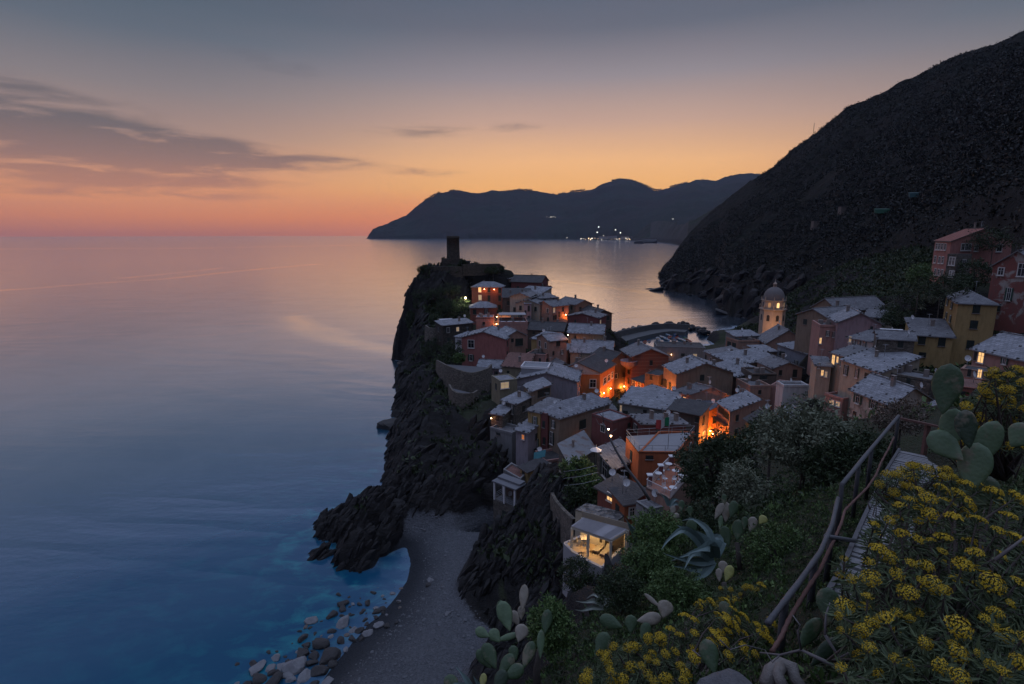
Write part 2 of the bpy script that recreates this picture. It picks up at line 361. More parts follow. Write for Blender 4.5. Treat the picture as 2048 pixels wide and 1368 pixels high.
# ------------------------------------------------------------------ house survey: corners read at the eaves, depth in metres
ZZ = {0: (0, 0, 1), 1: (760, 440, 4.096), 2: (1180, 540, 4.096), 3: (1548, 420, 4.096), 4: (1548, 660, 4.096), 5: (860, 700, 5.12), 6: (1100, 840, 4.0225), 7: (600, 760, 3.698)}
def zp(z, p): x, y, k = ZZ[z]; return x + p[0] / k, y + p[1] / k
HS = []
def H(label, z, A, B, C, h, roof, wall, rf, wins=(), **kw):
    b = at(*zp(z, B[:2]), B[2])
    def corner(P, ref=None):
        if len(P) == 3:
            q = at(*zp(z, P[:2]), P[2]); return Vector((q.x, q.y, b.z))
        return atz(*zp(z, P), b.z)
    a = corner(A) if not isinstance(A, (int, float)) else None
    c = corner(C) if not isinstance(C, (int, float)) else None
    if a is None:
        d = (c - b); n = Vector((-d.y, d.x, 0)).normalized(); a = b + n * A
    if c is None:
        d = (a - b); n = Vector((-d.y, d.x, 0)).normalized()
        if n.y < 0: n = -n
        c = b + n * C
    HS.append(dict(l=label, z=z, a=a, b=b, c=c, d=(atz(*zp(z, kw['D']), b.z) if 'D' in kw else a + c - b), h=h, roof=roof, wall=wall, rf=rf, wins=wins, **kw))
    return HS[-1]
dk, sh, fr, li, lo, ld = 'dark', 'shutter', 'framed', 'lit', 'lit', 'dim'
g_ab = lambda r: ('g', 'ab', r)
g_bc = lambda r: ('g', 'bc', r)
shed = lambda s, r: ('shed', s, r)
flat = lambda p: ('flat', '', p)
hip = lambda r: ('hip', '', r)
# --- the headland below the castle
H('red house under the castle with two glowing wall lamps', 1, (750, 545), (1000, 548, 205), 7, 8, hip(1.7), 'brickred', 'S', [(818, 570, 22, 40, li), (820, 635, 24, 40, ld), (893, 642, 22, 50, dk), (980, 575, 22, 45, dk), (980, 640, 22, 45, dk), (978, 715, 22, 40, dk), (893, 572, 20, 38, dk)], lamps=[(857, 566), (937, 568)])
H('low brown house right under the castle shrubs', 1, (895, 452), (1055, 480, 218), 6, 5, shed('cd', 0.8), 'brown', 'M')
H('dark maroon gabled house highest on the seaward edge', 1, (1075, 500), (1320, 508, 212), 9, 6, g_ab(2.2), 'maroon', 'D', [(1130, 560, 20, 36, dk), (1220, 565, 20, 36, dk)])
H('small maroon annex at the sea end of the dark gabled house', 1, (1322, 548), (1360, 550, 216), 5, 5, flat(0.2), 'maroon', 'D')
H('house with a broad dark roof below the lamplit red house', 1, (1005, 632), (1235, 632, 192), 9, 7, shed('cd', 2.2), 'dkbrown', 'D', [(1050, 680, 22, 36, dk), (1130, 690, 26, 36, sh)])
H('pale house with frosty roof behind the broad dark roof', 1, (1125, 590), (1310, 606, 200), 7, 6, shed('cd', 1.8), 'cream', 'S', st=1)
H('tall pale house with a row of lit upper windows facing the harbour', 1, 8, (1237, 632, 187), (1322, 610), 9, g_bc(1.3), 'cream', 'M', [(1252, 645, 16, 44, dk), (1272, 635, 16, 44, dk), (1274, 712, 18, 46, li), (1299, 706, 18, 46, li), (1258, 800, 16, 46, dk), (1273, 792, 16, 46, dk), (1300, 782, 16, 46, dk)])
H('narrow mauve house left of the tall pale one', 1, (1180, 690), (1240, 690, 183), 5, 8, flat(0.2), 'lilac', 'M', [(1218, 725, 18, 46, dk), (1218, 808, 18, 46, dk), (1190, 760, 14, 40, dk)])
H('cream house with grey roof right of the lit upper windows', 1, 9, (1312, 690, 184), (1402, 668), 8, g_bc(1.4), 'cream', 'M', [(1335, 722, 14, 40, dk), (1370, 714, 14, 40, dk), (1340, 775, 14, 40, dk), (1378, 765, 14, 40, sh)])
H('grey flat topped block above the cream harbour row', 1, (1300, 640), (1452, 632, 193), 7, 5, shed('cd', 0.8), 'grey', 'M', [(1350, 660, 14, 26, dk), (1420, 656, 14, 26, dk)])
H('house at the end of the seaward row lit orange at its corner', 1, 8, (1410, 706, 180), (1545, 692), 9, g_bc(1.4), 'brickpale', 'M', [(1425, 738, 14, 38, ld), (1470, 775, 14, 40, dk), (1440, 795, 14, 40, dk), (1424, 800, 12, 36, dk), (1500, 730, 12, 36, dk)], street=[(1513, 775, 30)])
H('brown house behind the seaward row with a small dark roof', 1, (1455, 662), (1605, 692, 192), 7, 6, g_ab(1.4), 'brown', 'M', [(1570, 720, 14, 30, dk)])
H('wide dark red house at the seaward end of the point', 1, (1535, 782), (1790, 800, 172), 8, 7, g_bc(1.1), 'maroon', 'M', [(1600, 830, 14, 30, dk)])
H('small dark roofed house farthest out above the breakwater', 1, (1612, 722), (1770, 768, 182), 6, 5, g_ab(1.2), 'dkbrown', 'D')
H('olive house with a frosty ridge at the root of the breakwater', 1, (1540, 918), (1830, 930, 163), 8, 8, g_ab(2.2), 'olive', 'S', [(1600, 960, 14, 30, dk)], st=1)
H('small square red house with a hipped slate cap', 1, (738, 716), (955, 714, 193), 7, 6, hip(1.7), 'brickred', 'S', [(775, 752, 30, 40, dk), (870, 750, 30, 40, sh)])
H('flat shed with a bright white roof on the seaward cliff', 1, (497, 832), (622, 826, 178), 6, 3, flat(0.1), 'stone', 'white')
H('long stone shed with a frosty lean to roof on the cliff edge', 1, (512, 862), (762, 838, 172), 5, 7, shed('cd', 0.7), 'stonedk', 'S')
H('flat topped pink house glowing orange along one corner', 1, (785, 802), (930, 802, 178), 6, 7, flat(0.25), 'pink', 'S', [(850, 850, 20, 30, dk)], street=[(958, 790, 26), (955, 850, 16)])
H('pink house with a roof terrace and white tables', 1, (975, 858), (1210, 856, 168), 9, 6, flat(0.9), 'pink', 'M', [(1030, 890, 20, 24, dk)], pav=1)
H('big rose red gabled house above the round bastion', 1, (668, 958), (1030, 974, 152), 10, 9.5, g_bc(1.9), 'rosered', 'S', [(746, 1015, 46, 60, fr), (745, 1127, 42, 48, sh), (965, 1170, 34, 50, dk)], st=1, ch=[(0.3, 0.7)])
H('low white annex against the left of the rose red house', 1, (615, 952), (692, 962, 158), 6, 4, shed('cd', 0.5), 'white', 'S')
H('brown gabled house with a loggia right of the rose red house', 1, (1040, 950), (1195, 938, 158), 8, 7.5, g_bc(1.5), 'brickpale', 'S', [(1140, 1000, 62, 60, dk), (1085, 985, 20, 30, dk)], st=1)
H('house with a wide dark slate roof in the middle of the headland', 1, (1212, 892), (1500, 906, 165), 9, 6, g_ab(1.8), 'dkbrown', 'D', [(1260, 925, 18, 24, dk), (1430, 930, 18, 24, dk)])
H('house with a tilted reddish roof above the wide dark slate one', 1, (1330, 856), (1490, 888, 173), 6, 5, shed('cd', 1.6), 'maroon', 'T')
H('yellow house with a small snowy roof behind the brown loggia house', 1, (1240, 968), (1372, 986, 152), 7, 8, shed('cd', 1.0), 'ochre', 'S', [(1270, 1090, 18, 30, dk), (1320, 1030, 22, 26, dk)])
H('brown house with a balcony in the lane behind the point', 1, (1385, 988), (1530, 974, 150), 7, 8, g_ab(1.2), 'brickpale', 'S', [(1460, 1012, 32, 40, dk), (1420, 1090, 16, 30, dk), (1490, 1080, 18, 30, sh)], street=[(1532, 940, 20)])
H('cream house under a broad pale stone roof near the breakwater', 1, (1560, 1076), (1900, 1092, 150), 10, 7, g_ab(2.6), 'cream', 'S', [(1640, 1110, 20, 26, sh), (1800, 1120, 20, 26, sh)], st=1, ch=[(0.2, 0.5), (0.7, 0.4)])
H('dark brown house with a steep little roof over the square', 1, (1735, 1100), (1895, 1146, 140), 6, 8, g_ab(1.6), 'dkbrown', 'D', [(1800, 1160, 20, 30, dk)])
H('orange house with a pale gable and dark roof beside the lit square', 1, (1440, 1242), (1805, 1246, 128), (1925, 1176), 8.5, g_bc(2.4), 'orange', 'D', [(1744, 1338, 46, 62, fr), (1560, 1335, 46, 62, fr), (1840, 1316, 20, 46, fr), (1872, 1292, 16, 44, fr), (1900, 1270, 12, 40, fr)], gable='paleblue')
H('olive house with a rusty red roof below the rose red house', 1, (1000, 1192), (1205, 1207, 140), 7, 8, shed('cd', 2.0), 'olive', 'T', [(1050, 1250, 20, 30, dk), (1150, 1260, 20, 30, dk)], st=1)
H('pink flat roofed house in the middle of the headland', 1, (1200, 1098), (1352, 1112, 146), 7, 7, flat(0.25), 'pink', 'D', [(1310, 1150, 16, 36, dk)])
# --- houses above the cove (zoom 5)
H('big grey house with a sunken roof terrace edged in white', 5, (890, 288), (1510, 320, 118), 10, 7, g_bc(1.7), 'lilac', 'S', [(1000, 360, 30, 40, dk)], st=1, rterr=1)
H('glazed veranda on the left of the big grey house', 5, (715, 322), (893, 302, 116), 5, 5.5, flat(0.15), 'olive', 'S', [(765, 360, 80, 60, ld)])
H('small tan house with a tilted slate lid and open loggia', 5, (960, 352), (1040, 420, 109), (1238, 366), 5, shed('cd', 0.4), 'brown', 'S', [(1165, 436, 120, 76, dk)])
H('stone house with tall shuttered windows above the cliff path', 5, (740, 505), (880, 550, 106), (1050, 494), 8, shed('cd', 0.6), 'stone', 'S', [(772, 590, 24, 100, sh), (845, 600, 24, 100, sh), (775, 755, 24, 80, sh), (835, 765, 22, 80, sh), (960, 600, 30, 60, dk)], ch=[(0.5, 0.6)])
H('small stone lean to lit by a lamp at its door', 5, (625, 642), (745, 662, 104), 4, 5, shed('cd', 0.5), 'stone', 'S', [(690, 700, 30, 50, dk)], street=[(640, 690, 3)])
H('low grey terrace house on the edge of the cove cliff', 5, (615, 812), (840, 872, 100), 4, 6, flat(0.5), 'grey', 'M', [(700, 860, 40, 20, dk)])
H('tall narrow yellow house with two green shuttered windows', 5, (1003, 608), (1130, 638, 97), 7, 11, shed('cd', 0.6), 'ochre', 'M', [(1077, 735, 40, 100, sh), (1090, 952, 42, 90, sh)])
H('slim dark red house squeezed against the tall yellow one', 5, (1138, 645), (1205, 662, 96), 5, 10, flat(0.1), 'maroon', 'M', [(1165, 760, 24, 70, dk), (1170, 930, 24, 70, dk)])
H('brown house under a hipped roof of dotted grey slabs', 5, (1140, 614), (1325, 692, 94), (1840, 538), 7.5, hip(1.9), 'brown', 'S', [(1562, 760, 64, 90, dk), (1190, 720, 50, 110, dk), (1245, 900, 44, 120, sh), (1265, 760, 30, 70, sh), (1700, 700, 26, 40, dk)], st=1, ch=[(0.35, 0.6)], street=[(1530, 905, 5)])
H('low stone outbuilding with a ribbed lean to roof', 5, (1320, 1000), (1430, 1162, 80), (1690, 1010), 3.2, shed('ad', 0.6), 'stone', 'K')
H('lilac house with one small orange window', 5, (880, 808), (1003, 840, 95), 5, 11, shed('cd', 0.9), 'lilac', 'S', [(955, 890, 22, 46, 'orangewin')], st=1)
H('little house with a pinkish roof terrace below the lilac one', 5, (752, 1235), (925, 1335, 86), (1005, 1260), 5, flat(0.3), 'grey', 'T', [(830, 1310, 24, 40, dk)])
H('tiny yellow cabin with one square window on the cliff', 5, (922, 1190), (1000, 1242, 87), 4, 5, shed('cd', 0.6), 'ochre', 'D', [(957, 1255, 22, 40, dk)])
H('stone cliff tower with an open white balcony above the beach', 7, (1430, 882), (1592, 948, 79), (1662, 905), 8.5, flat(0.05), 'stone', 'M', [(1475, 1050, 22, 52, dk), (1510, 985, 26, 36, dk)], balcony=1)
# --- close roofs below the path (zoom 6)
H('stone house with a flat slab roof and a dark open shed', 6, (378, 228), (520, 388, 68), (712, 318), 4.2, shed('cd', 0.25), 'stone', 'M', [(445, 400, 70, 120, sh), (640, 420, 170, 110, dk)])
H('orange house with a broad grey deck roof hung with a flag', 6, (715, 260), (1030, 264, 66), (1160, 98), 4.5, flat(0.12), 'orangered', 'deck', [(800, 300, 60, 26, dk)], rail=1, D=(612, 132))
H('orange terrace house set with white tables', 6, (775, 545), (965, 640, 52), (1150, 420), 4, flat(0.12), 'brickpale', 'terracotta', rail=2)
H('house with a dark sloping roof and one golden window', 6, (385, 535), (620, 665, 57), (775, 602), 4, shed('cd', 0.5), 'brickred', 'D', [(485, 618, 38, 56, li)])
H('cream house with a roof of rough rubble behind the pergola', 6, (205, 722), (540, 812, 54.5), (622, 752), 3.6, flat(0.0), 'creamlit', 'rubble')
H('little bright orange house beside the rubble roof', 6, (602, 670), (692, 656, 56), 3, 4, shed('cd', 0.2), 'orangered', 'D', [(672, 735, 34, 60, fr)])
H('grey house with a plain slab roof next to the orange one', 6, (692, 655), (795, 722, 52), (930, 694), 5, flat(0.05), 'grey', 'M', [(740, 790, 30, 60, dk), (860, 780, 40, 50, dk)])
H('low shed with a rusty corrugated roof beside the pergola', 6, (428, 1160), (552, 1235, 49), (690, 1010), 3, flat(0.0), 'grey', 'K')
# --- harbour and centre (zoom 2)
H('red striped palazzo with a round corner balcony', 2, 9, (345, 706, 138), (645, 698), 13, g_ab(1.9), 'stripes', 'M', [(500, 760, 24, 40, dk), (318, 830, 12, 40, dk), (316, 905, 12, 40, dk)], roundbal=1)
H('long low harbour building with a flat dark roof', 2, (545, 630), (945, 642, 200), 10, 4.5, flat(0.3), 'grey', 'D', [(600, 700, 26, 24, ld), (760, 695, 30, 24, dk), (860, 700, 30, 24, ld)], street=[(665, 690, 4)])
H('grey roofed harbour house behind the big stone roof', 2, (935, 660), (1105, 742, 150), 8, 6, shed('cd', 1.2), 'grey', 'M')
H('broad house with a huge pale stone roof in the centre', 2, (605, 778), (710, 848, 118), (1175, 836), 11, g_ab(2.3), 'brown', 'S', [(585, 905, 14, 60, dk), (620, 930, 16, 64, dk), (655, 955, 18, 64, dk), (918, 882, 34, 50, dk)], st=1, ch=[(0.5, 0.3), (0.2, 0.7)], street=[(560, 1000, 60)])
H('low house glowing orange at the edge of the square', 2, (345, 892), (470, 930, 130), 6, 7, shed('cd', 0.6), 'orange', 'D', [(358, 930, 22, 52, fr), (405, 945, 22, 52, fr)], street=[(420, 985, 40)])
H('dark narrow house between the striped palazzo and the stone roof', 2, (450, 852), (565, 872, 127), 6, 8, flat(0.2), 'dkbrown', 'D', [(500, 880, 20, 40, dk)])
H('tan gabled house with lit shutters along the main lane', 2, (695, 988), (805, 1016, 107), (1180, 1045), 8, g_ab(1.9), 'brickpale', 'M', [(710, 1025, 14, 44, sh), (740, 1045, 16, 46, li), (775, 1066, 18, 50, li)], ch=[(0.6, 0.2)])
H('orange house with a blue grey roof above the glowing lane', 2, (825, 1078), (940, 1160, 100), (1060, 1122), 8, shed('cd', 0.5), 'orange', 'B', [(857, 1140, 24, 40, dk), (925, 1180, 22, 60, dk), (1020, 1230, 30, 40, dk)], street=[(965, 1310, 90)])
H('rose house with a snowy slab roof and balconies over the lane', 2, (1045, 1078), (1150, 1152, 95), (1390, 1098), 7, shed('cd', 0.9), 'brickpale', 'S', [(1075, 1150, 44, 50, dk), (1118, 1190, 40, 50, dk)], st=1, eb=1)
H('house with a small bright roof between lane and brown wall', 2, (597, 1118), (777, 1102, 103), 6, 7, shed('cd', 0.8), 'dkbrown', 'S', (), st=1)
H('dark brown house wall rising beside the orange lane', 2, (650, 1135), (900, 1185, 93), 5, 8, shed('cd', 0.8), 'dkbrown', 'D', [(880, 1230, 24, 40, dk)])
H('grey green house under a wide roof dotted with stones', 2, (242, 1082), (640, 1142, 98), 8, 7, shed('cd', 1.1), 'greengrey', 'S', [(240, 1130, 12, 50, ld), (290, 1170, 40, 34, dk), (450, 1160, 30, 30, dk)], st=1)
H('house with a slim frosted roof next to the square', 2, (372, 990), (540, 1046, 111), 5, 6, shed('cd', 0.6), 'brown', 'S', (), st=1)
H('wine red house with chimney stubs on its speckled roof', 2, (335, 1182), (430, 1256, 86), (792, 1302), 5, shed('cd', 0.9), 'maroon', 'M', [(600, 1330, 120, 30, dk)], st=1, ch=[(0.5, 0.35), (0.4, 0.65), (0.3, 0.85)])
H('wine red wing with a white coping', 2, (188, 1248), (338, 1206, 90), 5, 5, flat(0.2), 'maroon', 'S', [(360, 1260, 20, 40, dk)])
H('tall tan harbour house with stacked dark balconies', 2, (1115, 562), (1210, 592, 163), (1392, 592), 13, flat(0.6), 'brickpale', 'M', [(1348, 668, 36, 50, dk), (1140, 610, 30, 50, dk), (1180, 620, 30, 50, dk), (1145, 680, 30, 50, dk), (1185, 690, 30, 50, dk), (1270, 680, 26, 44, sh)])
H('roof hut with snowy slabs on top of the tall tan harbour house', 2, (1190, 542), (1388, 534, 167), 5, 4, shed('cd', 0.8), 'grey', 'S')
H('large gabled house with a long grey slope below the church', 2, (1445, 596), (1792, 606, 156), 10, 8, g_bc(4.0), 'brickpale', 'M', [(1750, 580, 20, 30, dk), (1720, 640, 20, 30, dk)])
H('blue grey house with a terrace cut into its roof', 2, (1535, 645), (1832, 704, 136), 8, 9, shed('ad', 1.3), 'greyblue', 'S', [(1570, 684, 50, 36, dk), (1760, 660, 60, 24, dk), (1690, 760, 24, 40, sh)])
H('tan house with a flat white roof beside the blue grey one', 2, (1395, 668), (1532, 664, 145), 6, 9, shed('cd', 0.5), 'brown', 'S', [(1440, 690, 24, 30, dk)])
H('long row house with ridged pale slabs in the centre right', 2, (1186, 776), (1542, 718, 138), 7, 7, shed('cd', 1.2), 'brown', 'S', (), st=1)
H('house with jumbled pale slabs below the long row roof', 2, (1196, 872), (1402, 814, 127), 7, 7, shed('cd', 1.2), 'dkbrown', 'S', [(1260, 880, 22, 30, dk)], st=1)
H('salmon gabled house with an ochre flank near the centre', 2, (1500, 800), (1742, 796, 122), 7, 7, g_bc(1.3), 'brickpale', 'M', [(1678, 846, 36, 62, dk), (1560, 840, 26, 40, dk)])
H('dark flat house with a railing in front of the salmon gable', 2, (1330, 862), (1530, 862, 118), 6, 6, flat(0.4), 'dkbrown', 'D', [(1420, 880, 60, 34, dk)])
H('pink house with a white walled roof terrace', 2, (1478, 968), (1726, 1012, 110), 6, 6, flat(0.8), 'pink', 'white', [(1560, 1020, 24, 30, dk)])
H('curved tan house left of the white walled terrace', 2, (1312, 966), (1482, 962, 113), 6, 7, flat(0.5), 'brickpale', 'M', [(1390, 1000, 24, 34, dk)])
H('slim white house with one green shutter behind the big tree', 2, (1730, 928), (1792, 962, 106), 5, 7, flat(0.5), 'white', 'M', [(1775, 1012, 16, 40, sh)])
# --- right side slope (zoom 3 and 4)
H('large pink hillside house with a red tiled gable roof', 3, (1322, 246, 134), (1455, 252, 122), (1955, 262, 128), 9.5, g_ab(2.7), 'rosepink', 'T2', [(1335, 298, 13, 48, fr), (1356, 299, 13, 48, fr), (1380, 300, 13, 48, fr), (1405, 302, 13, 48, fr), (1322, 404, 13, 50, fr), (1358, 408, 13, 50, fr), (1385, 410, 13, 50, fr), (1324, 505, 13, 46, fr), (1352, 510, 13, 46, fr), (1380, 513, 13, 46, fr), (1545, 303, 22, 50, fr), (1575, 303, 22, 50, fr), (1600, 303, 18, 50, fr), (1655, 312, 24, 46, fr), (1843, 310, 40, 55, fr)])
H('stone annex at the foot of the large pink hillside house', 3, (1424, 362, 119), (1504, 368, 117), 4, 6.5, flat(0.2), 'stone', 'M', [(1448, 418, 16, 60, fr), (1472, 420, 16, 60, fr), (1450, 522, 16, 46, fr), (1474, 525, 16, 46, fr)])
H('peeling red house at the right edge with white framed windows', 3, (1800, 432, 106), (2180, 462, 100), 8, 12, g_bc(2.8), 'peelred', 'M', [(1860, 503, 40, 55, fr), (2030, 490, 56, 100, fr), (1925, 690, 56, 100, sh), (1830, 805, 50, 50, dk)])
H('tall yellow house with three dark windows one above another', 3, (1412, 696), (1510, 757, 100), (1835, 770), 10.5, hip(1.6), 'ochre', 'M', [(1658, 812, 62, 68, dk), (1637, 938, 64, 68, dk), (1607, 1102, 62, 70, dk), (1425, 752, 12, 56, sh), (1460, 780, 14, 56, sh), (1415, 862, 10, 50, sh), (1447, 890, 12, 56, sh)])
H('lower yellow wing with two dark windows beside the tall one', 3, (1150, 1018), (1470, 1038, 98), 8, 6, shed('cd', 2.0), 'ochre', 'M', [(1212, 1066, 60, 68, dk), (1375, 1080, 60, 70, dk), (1215, 1185, 60, 40, dk)])
H('stone house with a white panel on its roof left of the yellow wing', 3, (826, 1002), (856, 1046, 97), (1155, 1062), 5.5, g_bc(1.0), 'stone', 'M', [(1036, 1098, 46, 62, dk), (842, 1085, 12, 70, sh)], panel=1)
H('pink house with a golden balcony door at the right edge', 3, (1640, 1130), (2120, 1236, 72), 9, 6.5, g_ab(2.3), 'pink', 'S', [(1700, 1205, 44, 90, li), (1893, 1228, 46, 66, sh), (1650, 1190, 20, 80, dk)], st=1, dish=1)
H('brown low house with a glowing door under the pink house', 4, (1530, 318), (1800, 356, 69), 3, 4.5, flat(0.1), 'brickpale', 'D', [(1686, 356, 30, 66, li), (1600, 350, 30, 60, dk)])
H('white sided house under a wide plain slab roof', 3, (555, 1222), (870, 1330, 86), (1190, 1262), 6.5, shed('cd', 1.3), 'cream', 'S', [(592, 1312, 30, 80, sh), (682, 1335, 24, 80, sh), (772, 1372, 60, 66, dk), (1150, 1330, 30, 60, dk)], st=1, ch=[(0.6, 0.5)])
H('lilac pink gabled house on the upper right', 3, (525, 914), (885, 930, 112), 9, 7.5, g_bc(2.1), 'lilacpink', 'S', [(798, 976, 22, 46, dk)])
H('house with a low slab roof behind the lilac pink gable', 3, (450, 884), (745, 856, 128), 8, 6, g_ab(1.7), 'brown', 'M', [(560, 900, 18, 26, dk)])
H('topmost brown house with a long grey roof under the scrub', 3, (525, 820), (925, 796, 145), 8, 6, g_ab(2.6), 'brown', 'M', [(830, 830, 20, 24, dk)])
H('pale low house between the lilac gable and the green bank', 3, (745, 868), (970, 886, 121), 5, 5, shed('cd', 1.0), 'cream', 'M', [(850, 900, 20, 24, dk)], dish=1)
H('pink house with a lit stairwell along the steep lane', 3, (375, 958), (522, 964, 116), 7, 9, flat(0.5), 'pink', 'M', [(380, 1070, 14, 46, li), (440, 1010, 24, 40, sh), (490, 1020, 24, 40, sh)])
H('mauve house with roof clutter left of the steep lane', 3, (320, 898), (422, 904, 126), 6, 7, flat(0.4), 'lilacpink', 'M', [(350, 940, 16, 30, dk)], dish=1)
H('cream house with a golden corner window under slab roof', 3, (470, 1164), (600, 1202, 97), (790, 1170), 6, shed('cd', 0.7), 'cream', 'M', [(490, 1226, 22, 76, li), (524, 1226, 14, 50, li), (560, 1250, 18, 60, sh)])
H('white house with pale green shutters in the upper centre', 3, (612, 1040), (818, 1078, 103), 6, 5.5, shed('cd', 1.0), 'white', 'M', [(612, 1056, 18, 46, ld), (660, 1082, 18, 48, sh), (700, 1088, 18, 48, sh), (745, 1096, 18, 48, sh)])
H('weathered white house with open dark shutters under a pale roof', 4, (640, 482), (960, 606, 74), (1290, 562), 6, g_ab(2.1), 'weathered', 'S', [(690, 556, 56, 90, sh), (815, 606, 52, 80, sh), (912, 628, 32, 80, sh), (660, 690, 26, 50, dk)], st=1)
H('small ochre house behind the tall cactus', 4, (1285, 604), (1470, 682, 66), (1720, 614), 4.5, shed('cd', 0.9), 'ochre', 'S', [(1360, 690, 30, 40, dk)])
H('rusty house with a white band right of the cactus', 4, (1520, 468), (1800, 502, 64), 6, 5, flat(0.1), 'brickred', 'T', [(1540, 528, 40, 56, dk), (1700, 540, 40, 56, dk)])
H('long low stone wall house with a dark door above the white house', 4, (880, 350), (1280, 424, 83), 5, 5, flat(0.3), 'stone', 'M', [(1100, 428, 32, 62, dk), (980, 400, 30, 40, dk)])
H('rose flat house with a roof hut left of the weathered white house', 4, (415, 532), (562, 578, 92), 5, 5.5, flat(0.4), 'pink', 'M', [(475, 592, 36, 36, ld), (526, 606, 30, 36, ld)])
H('balconied house in the gap below the golden corner window', 4, (350, 286), (470, 294, 99), 5, 6, shed('cd', 0.6), 'cream', 'M', [(395, 350, 14, 44, li), (425, 362, 14, 44, ld), (360, 290, 16, 40, sh)])
# ------------------------------------------------------------------ near ground: headland, cove, valley and the slope under the view point
CTRL = []
def cz(px, py, z): p = atz(px, py, z); CTRL.append((p.x, p.y, z))
def cy(px, py, Y): p = at(px, py, Y); CTRL.append((p.x, p.y, p.z))
def cw(x, y, z): CTRL.append((x, y, z))
# waterline of the headland and drop off to the sea bed
WL = [(812, 698), (809, 720), (812, 745), (816, 790), (806, 838), (784, 872), (786, 902), (781, 940), (768, 985)]
for px, py in WL:
    p = atz(px, py, 0); cw(p.x, p.y, 0.0); q = Vector((p.x - 6, p.y + (0 if py < 1000 else -3), 0)); cw(q.x, q.y, -4.0); cw(p.x - 30, p.y - (2 if py < 1000 else 6), -9)
# rocky spur: crest seen against the water, foot on the cove side
for px, py, z in ((740, 992, 4.6), (705, 996, 4.2), (690, 1006, 3.6), (657, 1044, 2.6), (644, 1072, 1.8), (636, 1094, 0.9)):
    cz(px, py, z); p = atz(px, py, z); cw(p.x - 4.5, p.y + 3.5, -0.8); cw(p.x - 9, p.y + 6, -5)
for px, py in ((632, 1106), (645, 1116), (660, 1112), (690, 1098)): cz(px, py, 0.0)
for px, py in ((612, 1112), (630, 1135), (660, 1132)): cz(px, py, -3.5)
# cove: beach waterline
for px, py, z in ((735, 1106, -1.2), (765, 1090, -0.7), (700, 1122, -2.5), (790, 1086, -0.35)): cz(px, py, z)
BW = [(705, 1096), (745, 1080), (790, 1072), (812, 1090), (822, 1125), (815, 1160), (795, 1190), (768, 1222), (735, 1250), (700, 1290), (668, 1330), (640, 1368), (600, 1420), (540, 1500)]
for i, (px, py) in enumerate(BW):
    p = atz(px, py, 0); cw(p.x, p.y, 0.0)
    if i > 2: q = atz(px - 55, py - 10, 0); cw(q.x, q.y, -1.1); q = atz(px - 150, py - 10, 0); cw(q.x, q.y, -3.2); q = atz(px - 330, py, 0); cw(q.x, q.y, -6.5)
# wet lower beach / dry upper beach
for px, py, z in ((800, 1050, 0.7), (850, 1090, 0.9), (868, 1130, 1.0), (860, 1180, 1.0), (830, 1230, 1.0), (780, 1290, 1.0), (720, 1350, 1.0),
                  (930, 1000, 2.2), (985, 985, 2.6), (900, 1060, 1.8), (960, 1060, 2.6), (915, 1150, 2.0), (905, 1195, 2.0), (920, 1260, 2.2), (860, 1300, 1.9), (900, 1368, 2.2), (820, 1368, 1.7), (850, 1020, 1.2), (880, 1000, 1.6)):
    cz(px, py, z)
# rock spur body
for px, py, Y in ((690, 1040, 80), (672, 1075, 76), (720, 1030, 80.5), (760, 1010, 81.5), (800, 1000, 83), (840, 985, 85), (760, 985, 88), (715, 1065, 76.3), (770, 1040, 79), (700, 1074, 75.8)):
    cy(px, py, Y)
# cliff face of the headland
for px, py, Y in ((836, 541, 214), (815, 570, 213), (807, 620, 211), (805, 660, 210), (850, 533, 216), (848, 600, 206), (850, 650, 190), (838, 700, 176), (845, 740, 150), (850, 790, 128), (842, 830, 117), (855, 870, 108), (838, 900, 103), (880, 900, 98),
                  (835, 940, 95), (890, 950, 92), (940, 940, 88), (960, 968, 88), (920, 880, 103), (900, 840, 113), (930, 860, 107), (1000, 955, 86), (1010, 930, 90), (985, 900, 96), (960, 880, 100), (880, 790, 130), (870, 740, 146), (880, 810, 126), (910, 815, 122), (960, 815, 117), (880, 690, 170), (878, 650, 174)):
    cy(px, py, Y)
# castle plateau and back of the headland
for x, y, z in ((-33, 218, 35.0), (-20, 214, 35.5), (-8, 218, 36), (0, 222, 35), (-24, 228, 36), (-10, 232, 35), (-38, 232, 20), (-30, 246, 10), (-10, 250, 14), (-20, 262, 0), (4, 256, 0), (-42, 240, 0), (-48, 244, -6), (-20, 275, -8), (8, 270, -8), (4, 236, 24), (14, 232, 18), (24, 240, 4), (28, 250, -3),
                (14, 205, 23), (28, 196, 16), (36, 190, 13), (44, 182, 9), (50, 180, 0), (46, 200, 0), (36, 216, 1), (52, 206, -4), (44, 226, -4), (60, 186, -3), (41, 236, 0.5)):
    cw(x, y, z)
# harbour basin and the square
for px, py, z in ((1240, 742, 0), (1238, 762, 1.6), (1226, 790, 3.0), (1262, 770, 3.0), (1245, 715, -3), (1300, 722, 0.8), (1420, 716, 1.0), (1330, 690, -3), (1400, 690, -3), (1440, 690, 0.5), (1445, 660, -3), (1480, 652, 0), (1500, 640, -2), (1520, 660, 3), (1580, 655, 6)):
    cz(px, py, z)
for px, py, Y in ((1230, 800, 118), (1300, 790, 125), (1380, 800, 112), (1425, 872, 98), (1450, 880, 94), (1500, 830, 100)): cy(px, py, Y)
